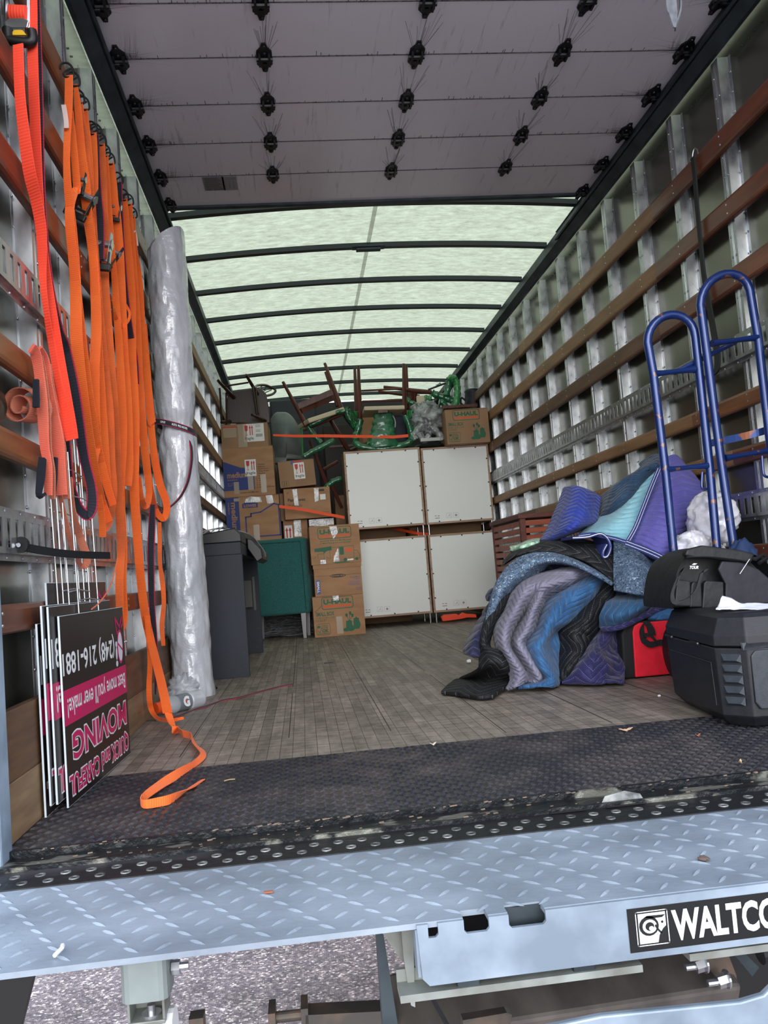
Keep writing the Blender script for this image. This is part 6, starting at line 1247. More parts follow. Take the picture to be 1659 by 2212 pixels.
patch('quilt', [[(478, 835, .03), (560, 762, .05), (700, 705, .06), (850, 682, .06), (1000, 690, .04), (1130, 722, .02), (1228, 775)], [(470, 850, -.02), (575, 775, -.04), (710, 738, -.05), (850, 730, -.06), (1000, 750, -.07), (1120, 800, -.07), (1232, 880, -.04)], [(468, 862, -.02), (590, 790, -.05), (720, 772, -.06), (850, 785, -.06), (1000, 828, -.08), (1110, 885, -.09), (1230, 985, -.05)]], QBLK, b, rot=True)
patch('felt_lining', [[(1228, 998, -.06), (1100, 905, -.1), (950, 828, -.08), (800, 786, -.07), (650, 792, -.07), (530, 852, -.06), (440, 962, -.05), (390, 1090, -.03), (360, 1220, -.03), (335, 1330, -.03)], [(1215, 990, -.09), (1080, 915, -.13), (940, 852, -.12), (800, 830, -.1), (680, 852, -.1), (590, 905, -.09), (500, 985, -.08), (430, 1085, -.06), (400, 1180, -.05), (365, 1300, -.04)], [(1190, 960, .0), (1070, 905, .0), (930, 860, 0), (800, 852, .02), (745, 892, .02), (665, 945, .0), (565, 1005, .0), (480, 1085, .0), (430, 1165, .0), (380, 1265, .0)]], FELT, b, th=.014, amp=.006)
b = blanket('speckled grey-blue felt blanket corner hanging square in front of the heap')
patch('felt', [[(1232, 690), (1340, 720, -.02), (1440, 760), (1500, 830, .06)], [(1235, 870, -.06), (1330, 880, -.10), (1420, 890, -.1), (1512, 900, -.02)], [(1240, 1042, -.06), (1330, 1057, -.1), (1420, 1075, -.1), (1507, 1087, -.04)]], FELT, b, th=.016, amp=.004)
b = blanket('grey-lavender quilted blanket tumbling down the front in deep folds')
patch('quilt', [[(1000, 868), (1040, 880, -.05), (1070, 905, -.04), (1062, 925, -.02), (1030, 940, .03)], [(850, 895), (880, 920, -.07), (900, 960, -.09), (910, 1000, -.05), (900, 1035, .02)], [(620, 960), (680, 980, -.07), (740, 1010, -.1), (760, 1060, -.06), (770, 1105, .03)], [(530, 1040, .02), (600, 1080, -.1), (660, 1110, -.03), (700, 1130, -.1), (745, 1155, .02)], [(480, 1180, .02), (550, 1180, -.1), (620, 1200, .02), (670, 1190, -.09), (722, 1205, .03)], [(412, 1290, .03), (490, 1290, -.1), (560, 1290, .03), (630, 1310, -.08), (692, 1300, .03)], [(418, 1400, .02), (480, 1410, -.09), (520, 1410, .02), (580, 1400, -.07), (625, 1400, .03)], [(460, 1500, .02), (540, 1520, -.08), (590, 1540, .02), (650, 1520, -.06), (690, 1500, .04)], [(520, 1640), (590, 1610, -.06), (650, 1640), (720, 1640, -.05), (735, 1600, .02)], [(490, 1722), (560, 1702, -.04), (620, 1672), (690, 1668, -.02), (732, 1655, .02)]], QGRY, b, amp=.012, rot=False)
b = blanket('denim blue quilted blanket cascading beside the grey-lavender one')
patch('quilt', [[(1060, 930, .02), (1100, 930, -.03), (1140, 950, -.04), (1172, 985, .02)], [(880, 1030, .02), (960, 1020, -.06), (1060, 1040, -.07), (1125, 1080, .02)], [(765, 1110, .02), (860, 1110, -.08), (960, 1150, -.05), (1060, 1165, .03)], [(718, 1200, .02), (790, 1230, -.09), (880, 1260, -.05), (965, 1235, .03)], [(690, 1310, .02), (760, 1340, -.08), (820, 1330, .01), (852, 1310, .03)], [(605, 1420, .03), (700, 1440, -.08), (780, 1430, -.02), (852, 1420, .03)], [(650, 1540, .03), (730, 1560, -.07), (800, 1560, -.04), (852, 1560, .03)], [(730, 1650, .02), (780, 1650, -.05), (820, 1660, -.05), (852, 1660)], [(565, 1708), (680, 1703, -.03), (790, 1704, -.04), (845, 1692)]], QBLU, b, amp=.014)
b = blanket('black quilted blanket twisted below the speckled corner, between blue and purple ones')
patch('quilt', [[(1130, 1000, .03), (1180, 990, -.02), (1235, 1000), (1250, 1050, .03)], [(1050, 1120, .03), (1130, 1090, -.04), (1190, 1110, -.03), (1230, 1130, .03)], [(935, 1230, .03), (1030, 1220, -.06), (1100, 1220, -.04), (1145, 1240, .03)], [(850, 1310, .04), (950, 1330, -.05), (1040, 1330, -.05), (1130, 1330, .03)], [(855, 1420, .04), (950, 1430, -.03), (1020, 1430, -.03), (1070, 1400, .04)], [(845, 1560, .04), (910, 1550, -.03), (970, 1540, -.02), (1020, 1510, .04)], [(855, 1672, .03), (880, 1655), (920, 1622), (945, 1580, .04)]], QBLK, b, amp=.014, rot=True)
b = blanket('ocean blue quilted blanket bulging out under the speckled corner, above the red bag')
patch('quilt', [[(1200, 1060, .04), (1350, 1060, .06), (1500, 960, .05), (1640, 840, .05), (1760, 800, .06)], [(1170, 1140, -.05), (1300, 1110, -.06), (1450, 1085, -.06), (1580, 990, -.06), (1760, 890, -.04)], [(1140, 1210, -.05), (1260, 1200, -.1), (1400, 1160, -.1), (1560, 1060, -.08), (1760, 980, -.04)], [(1133, 1290), (1240, 1270, -.06), (1380, 1212, -.06), (1520, 1122, -.04), (1760, 1060)]], QBL2, b, rot=True)
b = blanket('thin indigo blanket layer showing beneath the ocean blue bulge')
patch('quilt', [[(1133, 1290, .02), (1240, 1268, -.03), (1380, 1210, -.03), (1520, 1125, -.02), (1700, 1050)], [(1150, 1312, -.04), (1270, 1300, -.07), (1400, 1240, -.06), (1530, 1180, -.05), (1700, 1110, -.02)], [(1230, 1318, .04), (1320, 1275, .04), (1430, 1235, .04), (1540, 1190, .03), (1700, 1130, .03)]], QIND, b, rot=True)
b = blanket('bright blue blanket edge just above the black and red bag')
patch('quilt', [[(1430, 1190), (1530, 1160, -.03), (1700, 1110)], [(1470, 1230, -.03), (1560, 1235, -.05), (1700, 1240, -.02)], [(1500, 1250, .03), (1570, 1255, .03), (1700, 1270, .03)]], QBLU, b)
b = blanket('indigo purple quilted blanket slumped on the floor beside the red bag')
patch('quilt', [[(1120, 1310, .06), (1180, 1305), (1240, 1300), (1290, 1290, .05)], [(1055, 1390, .05), (1130, 1400, -.05), (1200, 1400, -.02), (1290, 1370, .05)], [(990, 1500, .04), (1080, 1480, -.07), (1170, 1470, -.04), (1260, 1450, .04)], [(908, 1600, .04), (1040, 1570, -.07), (1180, 1550, -.05), (1292, 1520, .02)], [(880, 1662), (1030, 1660, -.05), (1170, 1650, -.04), (1306, 1600)], [(875, 1672), (1050, 1680, -.02), (1200, 1674, -.02), (1302, 1676)]], QIND, b, amp=.014)
b = blanket('navy blanket corner poking out at the far left of the heap')
patch('quilt', [[(352, 1185, .08), (356, 1200, .06), (362, 1215, .05)], [(295, 1260, .08), (320, 1280, .02), (345, 1290)], [(208, 1420, .08), (250, 1410), (315, 1400)], [(203, 1480, .06), (250, 1492), (305, 1502)]], QNAV, b)
patch('quilt', [[(375, 1045, .06), (395, 1030, .05), (420, 1020, .06)], [(355, 1080, .06), (375, 1080, .02), (400, 1075, .04)], [(365, 1110, .06), (380, 1110, .04), (395, 1105, .05)]], QNAV, b)
b = blanket('black quilted blanket spreading a corner on the floor at the left foot')
patch('quilt', [[(490, 1010, .03), (505, 1015), (520, 1022), (540, 1035, .03)], [(425, 1120, .02), (440, 1140, -.04), (455, 1150, -.03), (480, 1160, .03)], [(350, 1240, .02), (365, 1250, -.05), (380, 1270, -.04), (410, 1280, .03)], [(312, 1370, .02), (325, 1390, -.05), (345, 1410, -.04), (375, 1430, .03)], [(300, 1470, .02), (360, 1470, -.05), (430, 1465, -.05), (515, 1490, .03)], [(298, 1580, .0), (380, 1550, -.04), (460, 1560, -.05), (532, 1590, .0)], [(165, 1648, 0, .01), (290, 1640, 0, .02), (400, 1650, 0, .035), (515, 1650, 0, .03)], [(95, 1690, 0, .012), (210, 1700, 0, .018), (340, 1715, 0, .025), (490, 1700, 0, .02)], [(42, 1742, 0, .012), (150, 1755, 0, .012), (290, 1778, 0, .012), (400, 1770, 0, .012)]], QBLK, b, amp=.01)
b = blanket('dark blankets buried in the shadowed middle of the heap')
mb = MB(); blob(mb, (.80, 1.80, .22), (.36, .34, .24), 2.5, .25, 36, 24, 4)
for i, v in enumerate(mb.v): v.z = max(v.z, .005); v.x = min(v.x, 1.27)
mb.build('quilt', QNAV, b, smooth=True, ang=180)
mb = MB(); blob(mb, (1.08, 1.68, .40), (.18, .22, .30), 2.5, .2, 30, 20, 8)
for i, v in enumerate(mb.v): v.z = max(v.z, .005); v.x = min(v.x, 1.27)
mb.build('quilt', QTEAL, b, smooth=True, ang=180)
# green-wrapped corner between the chest and the heap
t = thing('wrapped_bundle', 'bundle in crinkled clear and green wrap showing between the chest and the black blanket', 'bundle', (.8, 2.0, .5))
o, _ = patch('plastic_wrap', [[(515, 740, .1), (580, 725, .1), (650, 695, .1), (725, 685, .1)], [(520, 760, .0), (590, 740, -.04), (650, 720, -.04), (715, 705)], [(530, 775, .08), (600, 765, .03), (660, 745, .03), (705, 720, .06)]], mat('crinkled_green_white_wrap', (120, 180, 140), .15, 0, (206, 226, 210), 26, spec=1, bump=.8, bscale=30, dist=.02), t, amp=.02)
# ------------------------------------------------------------------ hand trucks
BLUEP = mat('chipped_blue_paint', (20, 44, 100), .3, .3, (112, 74, 56), 26, bump=.03, coat=.4, lo=.63, hi=.66, detail=8); BLUER = mat('rusted_blue_paint', (28, 58, 118), .4, .3, (124, 70, 44), 16, lo=.52, hi=.6, detail=7)
def htruck(label, Y, Lp, Rp, cx_top, y_top, bars, brk=None, ear=None, m=BLUEP):
    """Lp/Rp: rail pixels (x,y) list top->bottom"""
    t = thing('hand_truck', label, 'hand truck', (at(*Lp[-1], Y=Y).x + .1, Y, 0), 'blue hand trucks standing at the right wall')
    L = [at(x, y, Y=Y) for x, y in Lp]; R = [at(x, y, Y=Y) for x, y in Rp]; a, b = L[0], R[0]; top = at(cx_top, y_top, Y=Y)
    mid = (a + b) / 2; arc = []
    for k in range(1, 12):
        q = PI - PI * k / 12; arc.append(mid + (b - a) / 2 * math.cos(q) + (top - mid) * math.sin(q))
    for P in (L, R):
        d = (P[-1] - P[-2]); d = d / abs(d.z); P.append(P[-1] + d * (P[-1].z - .03))
    fr = L[::-1] + arc + R; mb = MB(); mb.tube(fr, .0150, 14); mb.build('loop_frame', m, t, smooth=True)
    for (x0, y0, x1, y1) in bars:
        p0 = at(x0, y0, Y=Y); p1 = at(x1, y1, Y=Y); n = 10; mb = MB()
        mb.tube([p0.lerp(p1, i / n) for i in range(n + 1)], [.017 - .006 * math.sin(PI * i / n) ** .6 for i in range(n + 1)], 10, sq=.8); mb.build('crossbar', m, t, smooth=True)
    if ear:
        P = [at(x, y, Y=Y + .01) for x, y in ear]; mb = MB(); mb.tube([Vector(v) for v in cr_spline([tuple(p) for p in P], 4)], .005, 8); mb.build('side_bracket', m, t, smooth=True)
    l = L[-1]; r = R[-1]; mb = MB(); mb.box(l.x - .03, min(r.x + .03, 1.29), Y - .16, Y + .01, 0.001, .008); mb.build('toe_plate', BLUER, t)
    mb = MB(); mb.cyl((l.x - .02, Y + .08, .1), (min(r.x + .02, 1.28), Y + .08, .1), .01); mb.build('axle', DARKSTEEL, t)
    for x in (l.x - .005, r.x - .05):
        mb = MB(); mb.lathe([(.03, 0), (.095, .004), (.1, .02), (.095, .036), (.03, .04)], (x, Y + .08, .101), (1, 0, 0), 24); mb.build('wheel', BLACKRUB, t, smooth=True)
    return t
t1 = htruck('left and shorter of the two blue hand trucks, loop top beside the slotted track', 1.02, [(1399, 740), (1412, 810), (1437, 1015), (1456, 1200)], [(1502, 728), (1510, 800), (1533, 1010), (1548, 1180)], 1448, 680, [(1413, 808, 1500, 798), (1437, 1015, 1528, 1006)], ear=[(1517, 1020), (1516, 1050), (1521, 1056), (1532, 1056)])
t2 = htruck('right and taller of the two blue hand trucks, with a rusty flat band across it', .985, [(1513, 660), (1524, 740), (1556, 985), (1586, 1190)], [(1622, 640), (1638, 735), (1664, 960), (1690, 1180)], 1566, 592, [(1538, 742, 1636, 729), (1566, 990, 1666, 972)], ear=[(1646, 985), (1649, 1022), (1656, 1030), (1668, 1030)], m=BLUER if False else BLUEP)
P = [at(x, y, Y=Y) for x, y, Y in ((1521, 978, 1.03), (1522, 966, 1.06), (1534, 958, 1.07), (1600, 944, 1.07), (1640, 934, 1.05), (1660, 928, 1.0))]; P = [Vector(v) for v in cr_spline([tuple(p) for p in P], 5)]; mb = MB(); mb.ribbon(P, [Vector((0, 0, .013))] * len(P), .004); mb.build('flat_band', BLUER, t2)
# slanting bar bridging the two trucks
P = [at(1455, 806, Y=1.04), at(1590, 738, Y=1.03)]; mb = MB(); mb.tube([P[0], P[0].lerp(P[1], .5), P[1]], .009, 8); mb.build('diagonal_brace', BLUEP, t1, smooth=True)
# ------------------------------------------------------------------ rubber tarp strap hanging from the top slat
t = thing('rubber_strap', 'long black rubber strap hooked over the top slat and hanging behind the hand trucks', 'strap', at(1497, 330, X=XR - .02))
mb = MB(); h = at(1497, 345, X=XR - .012); mb.tube([Vector(v) for v in cr_spline([tuple(h + Vector(d)) for d in ((0, 0, -.02), (-.004, -.008, .012), (0, -.018, .035), (.006, -.028, .03), (.006, -.034, .006))], 4)], .0022, 6); mb.tube([Vector(v) for v in cr_spline([tuple(h + Vector(d)) for d in ((0, 0, -.02), (-.004, .012, .0), (-.002, .016, .015))], 4)], .0022, 6); mb.build('hook', STEEL, t, smooth=True)
q = [(1496, 340, 7), (1500, 372, 6), (1507, 460, 6), (1514, 530, 6), (1520, 590, 7), (1530, 650, 8), (1542, 720, 9), (1550, 770, 10), (1548, 800, 10), (1540, 812, 10)]
P = []; W = []; S_ = cr_spline(q, 6)
for x, y, w_ in S_: P.append(at(x, y, X=XR - .014 - .02 * max(0, (y - 700) / 100)))
for i, (x, y, w_) in enumerate(S_): W.append(Vector((0, 1, 0)) * w_ * mpp(P[i]) * 1.1)
mb = MB(); mb.ribbon(P, W, .007); mb.build('rubber_band', BLACKRUB, t)
# ------------------------------------------------------------------ plastic bag heap and blue cloth
t = thing('plastic_bag', 'crumpled clear white plastic bag heaped behind the hand truck rails', 'bag', (1.2, 1.3, .4))
PB = mat('milky_crumpled_plastic', (200, 202, 214), .22, 0, (232, 232, 240), 14, bump=1.0, bscale=5, dist=.03, spec=.9)
c = at(1552, 1118, Y=1.22); mb = MB(); blob(mb, (min(c.x, 1.18), 1.26, c.z), (.078, .10, .088), 1.5, .30, 60, 44, 5, True); c = at(1497, 1180, Y=1.2); blob(mb, (c.x, 1.2, c.z), (.06, .06, .05), 1.8, .35, 44, 30, 7, True)
for v in mb.v: v.x = min(v.x, 1.284)
mb.build('bag_film', PB, t, smooth=True, ang=180)
mb = MB(); blob(mb, (1.17, 1.26, .25), (.10, .11, .2), 3, .3, 24, 16, 11)
for v in mb.v: v.x = min(v.x, 1.28); v.z = max(v.z, .01)
mb.build('bag_film', PB, t, smooth=True, ang=180)
t = thing('cloth', 'small dark blue cloth peeking up behind the black tool bag', 'cloth', (1.2, .9, .4))
a = at(1603, 1180, Y=.95); mb = MB(); blob(mb, (a.x, .95, a.z - .06), (.05, .05, .08), 1.7, .35, 26, 18, 3); mb.build('cloth_fold', mat('slate_blue_cloth', (24, 46, 84), .8, 0, (32, 58, 100), 6, bump=.4, bscale=9), t, smooth=True, ang=180)
for v in t.children[0].data.vertices: pass
# ------------------------------------------------------------------ red and black tool bag on the floor
REDF = mat('bright_red_canvas', (224, 16, 44), .7, 0, (206, 12, 38), 30, bump=.1, bscale=200); BLKF = mat('black_canvas', (9, 10, 14), .75, bump=.15, bscale=150)
rb = thing('tool_bag', 'upright bag with bright red front and black sides, between blankets and black tool chest', 'bag', (.95, 1.35, 0))
x0 = .815; x1 = 1.06; y0 = 1.262; zt_ = .208
mb = MB(); pr = [(x0 - .035, .002), (x1, .002), (x1, zt_), (x0 + .02, zt_), (x0 - .012, zt_ - .012), (x0 - .03, zt_ - .04)]
mb.prism(pr, (0, y0 + .004, 0), (1, 0, 0), (0, 0, 1), (0, 1, 0), 0, .13); mb.build('bag_body', BLKF, rb, bevel=.008, seg=3)
mb = MB(); pr = [(x0 + .004, .006), (x1 - .004, .006), (x1 - .004, zt_ - .004), (x0 + .04, zt_ - .004), (x0 + .018, zt_ - .014), (x0 + .01, zt_ - .035)]
mb.prism(pr, (0, y0 - .006, 0), (1, 0, 0), (0, 0, 1), (0, 1, 0), 0, .009); mb.build('red_front', REDF, rb, bevel=.004)
P = [at(x, y, Y=y0 - .014) for x, y in ((1392, 1344), (1386, 1358), (1390, 1380), (1400, 1391), (1412, 1392), (1424, 1388), (1440, 1390))]; P = [Vector(v) for v in cr_spline([tuple(p) for p in P], 5)]
mb = MB(); mb.ribbon(P, [Vector((.009, 0, .009)) if i < 12 else Vector((.004, 0, .011)) for i in range(len(P))], .004); mb.build('handle', BLKF, rb)
P = [at(x, y, Y=y0 - .018) for x, y in ((1396, 1342), (1405, 1356), (1409, 1372))]; mb = MB(); mb.ribbon(P, [Vector((.014, 0, -.003))] * 3, .004); mb.build('handle', BLKF, rb)
P = [at(x, y, Y=y0 - .02) for x, y in ((1390, 1372), (1404, 1371), (1418, 1386))]; mb = MB(); mb.ribbon(P, [Vector((0, 0, .007))] * 3, .004); mb.build('handle', BLKF, rb)
# ------------------------------------------------------------------ black tool chest
TBX = mat('textured_black_polymer', (18, 20, 25), .5, 0, (26, 29, 35), 40, bump=.35, bscale=420, dist=.001); TBM = mat('charcoal_moulded_polymer', (32, 38, 46), .5, 0, (42, 48, 56), 50, bump=.4, bscale=380, dist=.001)
tb = thing('tool_chest', 'big black moulded plastic tool chest on the tread plate at the right', 'tool chest', (1.0, .5, 0))
M = Matrix.Translation((.664, .30, 0)) @ Matrix.Rotation(R_(-7.3), 4, 'Z'); LX = .60; LY = .47; ch_ = .062; Z1 = .205; Z2 = .292
def ring(ins, cc, z): return [(ins, cc + ins * .4, z), (cc + ins * .4, ins, z), (LX - ins - cc, ins, z), (LX - ins, cc + ins, z), (LX - ins, LY - ins, z), (ins, LY - ins, z)]
def rings(mb, L):
    k = len(L[0]); vs = [p for r in L for p in r]; fs = [tuple(range(k - 1, -1, -1)), tuple((len(L) - 1) * k + i for i in range(k))]
    for j in range(len(L) - 1):
        for i in range(k): fs.append((j * k + i, j * k + (i + 1) % k, (j + 1) * k + (i + 1) % k, (j + 1) * k + i))
    mb.add(vs, fs)
mb = MB(); mb.M = M; mb.M = M @ Matrix.Translation((0, -.05, 0)); Mt = mb.M
rings(mb, [ring(.03, ch_, .004), ring(.008, ch_, .03), ring(.006, ch_, .034), ring(0, ch_, Z1)]); body = mb.build('chest_body', TBX, tb, bevel=.004, seg=3)
mb = MB(); mb.M = Mt; rings(mb, [ring(.0, ch_, Z1 + .003), ring(.0, ch_, Z1 + .03), ring(.018, ch_, Z2 - .012), ring(.032, ch_, Z2)]); lid = mb.build('chest_lid', TBX, tb, bevel=.004, seg=3)
for z in (.018,):
    mb = MB(); mb.M = Mt; mb.box(.02, .05, .12, .14, 0, .01); mb.build('foot', BLACKRUB, tb)
# facet strip with moulded wedges on the chamfered corner
a = Vector((0, ch_, 0)); b_ = Vector((ch_, 0, 0)); u = (b_ - a).normalized(); nn = Vector((-u.y, u.x, 0)) * -1
for k in range(5):
    z = .06 + k * .027; c = (a + b_) / 2 + nn * 0.001; mb = MB(); mb.M = Mt; w_ = .026
    vs = [c + u * -w_ + Vector((0, 0, z)), c + u * w_ + Vector((0, 0, z)), c + u * w_ + Vector((0, 0, z + .022)), c + u * -w_ + Vector((0, 0, z + .022)), c + nn * .007 + u * .016 + Vector((0, 0, z + .006)), c + nn * .007 - u * .016 + Vector((0, 0, z + .006))]
    mb.add(vs, [(0, 1, 4, 5), (1, 2, 4), (2, 3, 5, 4), (3, 0, 5), (0, 3, 2, 1)]); mb.build('grip_wedge', TBM, body)
# moulded front: raised ribs, latch recess and handle
mb = MB(); mb.M = Mt
mb.prism([(.03, .052), (.24, .052), (.24, Z1 - .006), (.03, Z1 - .006), (.018, Z1 - .02), (.018, .07)], (ch_ - .012, -.004, 0), (1, 0, 0), (0, 0, 1), (0, 1, 0), 0, .006); mb.build('front_panel', TBM, tb, bevel=.003)
mb = MB(); mb.M = Mt; mb.box(ch_ + .075, ch_ + .20, -.012, -.003, .085, .165); lt_ = mb.build('latch', TBM, tb, bevel=.006); mb = MB(); mb.M = Mt; mb.box(ch_ + .10, ch_ + .104, -.0135, -.011, .095, .155); mb.build('latch_slot', BLACKPL, lt_)
mb = MB(); mb.M = Mt; mb.box(ch_ + .085, ch_ + .2, -.0085, -.003, .172, .195); mb.build('label_recess', BLACKPL, tb, bevel=.002)
mb = MB(); mb.M = Mt; mb.prism([(0, 0), (.45, 0), (.45, .016), (.03, .016), (.012, .010), (0, -.01)], (ch_ - .01, .006, Z1 + .012), (1, 0, 0), (0, .35, .93), (0, -1, 0), -.002, .006); mb.build('lid_rib', TBM, tb, bevel=.002)
for y in (.40, .17):
    mb = MB(); mb.M = Mt; mb.tube([(-.004, y + .06, Z1 + .002), (-.004, y, Z1 + .002)], .0045, 8); mb.tube([(-.005, y + .006, Z1 + .002), (-.005, y, Z1 + .002)], .003, 8); mb.build('hinge_pin', BLACKPL, tb)
    mb = MB(); mb.M = Mt; mb.lathe([(.003, 0), (.001, .002)], (-.004, y - .001, Z1 + .002), (0, -1, 0)); mb.build('hinge_tip', STEEL, tb)
mb = MB(); mb.M = Mt
for p in (((-.0005, .44, .165), (-.0005, .09, .165)), ((-.0005, .09, .165), (-.0005, .08, .055))): mb.tube([p[0], p[1]], .0012, 5)
mb.build('mould_line', TBM, body)
# ------------------------------------------------------------------ black nylon tool bag on the chest
NYL = mat('black_nylon_fabric', (10, 11, 15), .6, 0, (16, 17, 23), 9, bump=.3, bscale=26, dist=.01); NYG = mat('charcoal_nylon_panel', (24, 24, 34), .65, 0, (34, 33, 44), 7, bump=.3, bscale=16, dist=.012)
bg2 = thing('tool_bag', 'black nylon tool bag with pockets and small white lettering, on the black tool chest', 'bag', (.98, .6, Z2))
Yg = .60
def gx(px, py, Y=Yg): return at(px, py, Y=Y)
out = [(1450, 1308), (1448, 1285), (1455, 1240), (1468, 1205), (1482, 1186), (1520, 1174), (1560, 1178), (1620, 1190), (1650, 1210), (1690, 1260), (1730, 1310)]
mb = MB(); R1 = []; n = len(out)
zb_ = Z2 + .001
def lx(p, z): return Vector((p.x, p.y, z))
prof = [gx(x, y) for x, y in out]; prof = [Vector(v) for v in cr_spline([tuple(p) for p in prof], 4)]
k = len(prof); vs = []; fs = []
for j, (dy, sc) in enumerate(((0.0, .93), (-.03, .985), (-.045, 1.0), (.02, 1.0), (.12, .99), (.2, .9))):
    for p in prof:
        q = Vector((prof[k // 2].x + (p.x - prof[k // 2].x) * sc, 0, zb_ + (p.z - prof[0].z) * sc)); q.y = Yg + .03 + dy + (-.0 if j else 0); q.z = max(q.z, zb_); q.x = min(q.x + .004 * nz((p.x * 20, dy * 20, p.z * 20)), 1.285); vs.append(q)
for j in range(5):
    for i in range(k - 1): fs.append((j * k + i, (j + 1) * k + i, (j + 1) * k + i + 1, j * k + i + 1))
fs.append(tuple(range(k))); fs.append(tuple(5 * k + i for i in range(k - 1, -1, -1)))
for j in range(5): fs.append((j * k, j * k + k - 1, (j + 1) * k + k - 1, (j + 1) * k))
mb.add(vs, fs); mb.build('bag_body', NYL, bg2, smooth=True, ang=50)
def gpoly(name, m, pts_, Y, th, par, bev=.002):
    q = [gx(x, y, Y) for x, y in pts_]; mb = MB(); mb.prism([(v.x, v.z) for v in q], (0, Y, 0), (1, 0, 0), (0, 0, 1), (0, 1, 0), 0, th); return mb.build(name, m, par, bevel=bev)
Yq = Yg - .03
gpoly('side_panel', NYG, [(1566, 1315), (1568, 1262), (1552, 1230), (1560, 1212), (1600, 1214), (1640, 1230), (1720, 1300), (1720, 1315)], Yq - .008, .012, bg2, .004)
for x0, x1, y0_, y1_ in ((1458, 1494, 1252, 1310), (1490, 1518, 1256, 1312), (1517, 1566, 1254, 1315)):
    gpoly('pocket', NYL, [(x0, y1_), (x0 + 4, y0_ + 6), (x0 + 9, y0_), (x1 - 2, y0_ + 3), (x1, y1_)], Yq - .016, .02, bg2, .004)
gpoly('top_flap', NYL, [(1480, 1200), (1484, 1187), (1520, 1178), (1600, 1188), (1632, 1196), (1624, 1216), (1580, 1212), (1530, 1206), (1500, 1206)], Yq - .014, .03, bg2, .006)
mb = MB(); P = [gx(x, y, Yq - .018) for x, y in ((1482, 1204), (1530, 1203), (1580, 1208), (1622, 1214))]; mb.tube([Vector(v) for v in cr_spline([tuple(p) for p in P], 4)], .0025, 6); mb.build('zipper', BLACKPL, bg2)
for pp in ([(1475, 1225), (1462, 1252), (1452, 1280), (1454, 1298), (1466, 1302), (1486, 1292), (1504, 1272), (1512, 1250), (1516, 1236), (1526, 1232)], [(1480, 1222), (1470, 1235), (1460, 1265)]):
    P = [gx(x, y, Yq - .032) for x, y in pp]; P = [Vector(v) for v in cr_spline([tuple(p) for p in P], 5)]; mb = MB(); mb.ribbon(P, [Vector((.006, 0, .004))] * len(P), .005); mb.build('handle', NYL, bg2)
F = Face(gx(1489, 1229, Yq - .020), CR, -CD, (0, -1, 0)); mw = MB(); F.text(mw, 'TOUR', 0, 0, .025, .009, .03, .003, shear=.3); F.poly(mw, [(.006, .012), (.014, .0115), (.022, .0155), (.012, .0165)], .003); mw.build('bag_lettering', WHITEP, bg2)
F2 = Face(gx(1486, 1236, Yq - .012), CR, -CD, (0, -1, 0)); mb = MB(); F2.rect(mb, -.02, -.01, .05, .03, .0); 
mb = MB(); P = [gx(1598, 1240, Yq - .03), gx(1619, 1208, Yq - .02)]; mb.tube(P, .0016, 6); mb.build('zip_pull', STEEL, bg2)
mb = MB(); P = [gx(1618, 1205, Yq), gx(1632, 1208, Yq), gx(1648, 1198, Yq + .02), gx(1656, 1205, Yq + .02), gx(1640, 1216, Yq)]; mb.tube(P, .006, 6); mb.build('strap_end', NYL, bg2)
# papers, red box edge
t = thing('paper', 'crumpled white paper sheets lying on the front of the black tool chest', 'paper', at(1600, 1312, Y=.36))
rows = [[(1546, 1317, .33), (1572, 1316, .33), (1600, 1316, .33), (1640, 1317, .32), (1700, 1316, .32)], [(1552, 1306, .37), (1578, 1308, .36), (1606, 1311, .36), (1640, 1309, .36), (1700, 1309, .36)], [(1560, 1287, .40), (1576, 1290, .40), (1600, 1302, .39), (1640, 1303, .39), (1700, 1303, .39)]]
G = [[Vector(v) for v in cr_spline([tuple(at(x, y, Y=Y)) for x, y, Y in r], 5)] for r in rows]; nc = len(G[0]); cols = [[Vector(v) for v in cr_spline([tuple(G[j][i]) for j in range(3)], 5)] for i in range(nc)]
mb = MB(); nr = len(cols[0]); mb.add([cols[i][j] + Vector((0, 0, .003 * nz(cols[i][j], 60))) for j in range(nr) for i in range(nc)], [(j * nc + i, j * nc + i + 1, (j + 1) * nc + i + 1, (j + 1) * nc + i) for j in range(nr - 1) for i in range(nc - 1)]); mb.build('sheet', mat('white_paper', (226, 228, 242), .6), t, smooth=True, solid=.001)
rx = thing('first_aid_box', 'red box with a white lid cut off by the right picture edge', 'box', at(1660, 1260, Y=.78))
a = at(1646, 1262, Y=.78); b = at(1652, 1242, Y=.78); mb = MB(); mb.box(a.x, 1.29, .78, .9, a.z, b.z - .003); mb.build('box_body', REDF, rx, bevel=.003); mb = MB(); mb.box(a.x + .004, 1.29, .778, .9, b.z - .003, b.z + .006); mb.build('box_lid', WHITEP, rx, bevel=.002)
# support for the red box: low crate behind the tool bag
mb = MB(); mb.box(a.x - .06, 1.29, .76, .92, 0, a.z); tag(mb.build('crate', BLACKPL, None, bevel=.004), 'low black crate behind the tool chest, under the red box', 'crate')

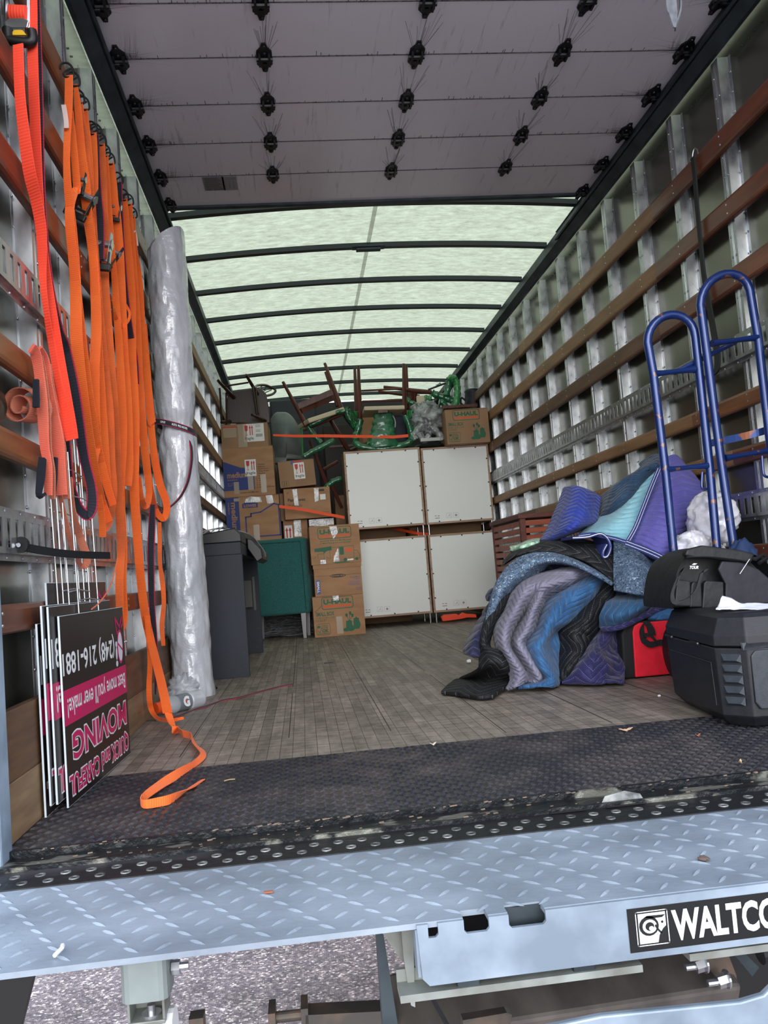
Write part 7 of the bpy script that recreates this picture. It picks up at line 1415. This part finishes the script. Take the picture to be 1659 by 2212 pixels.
# ------------------------------------------------------------------ litter
def leaf(label, px, py, s, col, ang=0.0):
    p = at(px, py, Z=.006); mb = MB(); P = [(-1, 0), (-.6, .35), (-.3, .2), (-.1, .5), (.2, .25), (.5, .4), (1, .05), (.5, -.25), (.2, -.15), (0, -.4), (-.4, -.2)]
    c, q = math.cos(ang), math.sin(ang); vs = [(p.x + s * (a * c - b * q), p.y + s * (a * q + b * c) * .9, .004 + .006 * abs(a) + .003 * b) for a, b in P]
    mb.add([(p.x, p.y, .003)] + vs, [(0, i + 1, (i + 1) % 11 + 1) for i in range(11)]); return tag(mb.build('dry_leaf', mat('dry_leaf_%d' % px, col, .8), None, solid=.0008), label, 'leaf')
leaf('curled tan dry leaf on the tread plate left of the tool chest', 1352, 1576, .020, (206, 170, 140)); leaf('small pale leaf scrap at the front edge of the wooden floor', 936, 1607, .010, (196, 186, 168), .4); leaf('reddish leaf scrap just in front of the tool chest', 1508, 1588, .008, (150, 84, 62), .2); leaf('small tan leaf near the right end of the sill', 1600, 1645, .008, (190, 160, 120), 1.0)
for lab, px, py, s in (('white plastic plug lying on the floor left of the black blanket', 1013, 1430, .010), ('tiny white crumb on the floor in front of the red bag', 1424, 1502, .004)):
    p = at(px, py, Z=.006); mb = MB(); mb.lathe([(s * .6, 0), (s * .6, s * .5), (s * .9, s * .5), (s * .9, s * 1.8), (s * .5, s * 1.8)], (p.x - s, p.y, s * .9 + .001), (1, .2, 0), 12); tag(mb.build('plastic_plug' if s > .005 else 'crumb', WHITEP, None, smooth=True), lab, 'plug' if s > .005 else 'crumb')
p = at(466, 1488, Z=.002); mb = MB(); blob(mb, (p.x, p.y, .006), (.008, .008, .006), 3, .3, 10, 8); tag(mb.build('black_scrap', BLACKPL, None, smooth=True), 'small black scrap on the floor by the foot of the wrapped roll', 'scrap')
p = at(710, 1432, Z=.002); mb = MB(); mb.obox((p.x, p.y, .003), (.05, .008, .004), (Vector((1, .1, 0)).normalized(), Vector((-.1, 1, 0)).normalized(), Vector((0, 0, 1)))); tag(mb.build('black_sliver', BLACKPL), 'thin black sliver on the floor in front of the stacked boxes', 'scrap')
def stick(label, x0, y0, x1, y1, z, col, r=.0012):
    a = at(x0, y0, Z=z); b = at(x1, y1, Z=z); mb = MB(); mb.tube([a, a.lerp(b, .5) + Vector((0, .002, .001)), b], r, 6); tag(mb.build('twig', mat('twig_%d' % x0, col, .7), None), label, 'twig')
stick('pale straw on the tread plate right of the orange strap tail', 484, 1687, 508, 1683, .004, (170, 150, 110)); stick('small broken stick against the left kick board', 320, 1555, 338, 1556, .004, (110, 92, 76), .003)
a = at(118, 2064, Z=-.012); b = at(134, 2048, Z=-.012); mb = MB(); mb.tube([a, b, b + Vector((-.002, .01, 0))], .003, 6); tag(mb.build('cigarette_end', WHITEP, None), 'white bent cigarette end on the galvanised deck at the left', 'cigarette end')
p = at(1520, 1858, Z=-.0165); mb = MB(); blob(mb, (p.x, p.y, -.014), (.009, .009, .004), 3, .5, 12, 8); tag(mb.build('mud_clod', mat('brown_mud', (92, 78, 72), .9), None, smooth=True), 'small brown mud clod on the galvanised deck at the right', 'mud')
p = at(770, 1955, Z=-.0165)
mb = MB(); p = at(580, 1929, Z=-.0165); mb.obox((p.x, p.y, -.015), (.014, .005, .003)); tag(mb.build('wood_chip', mat('red_brown_chip', (150, 92, 70), .8)), 'tiny reddish wood chip in the middle of the galvanised deck', 'chip')
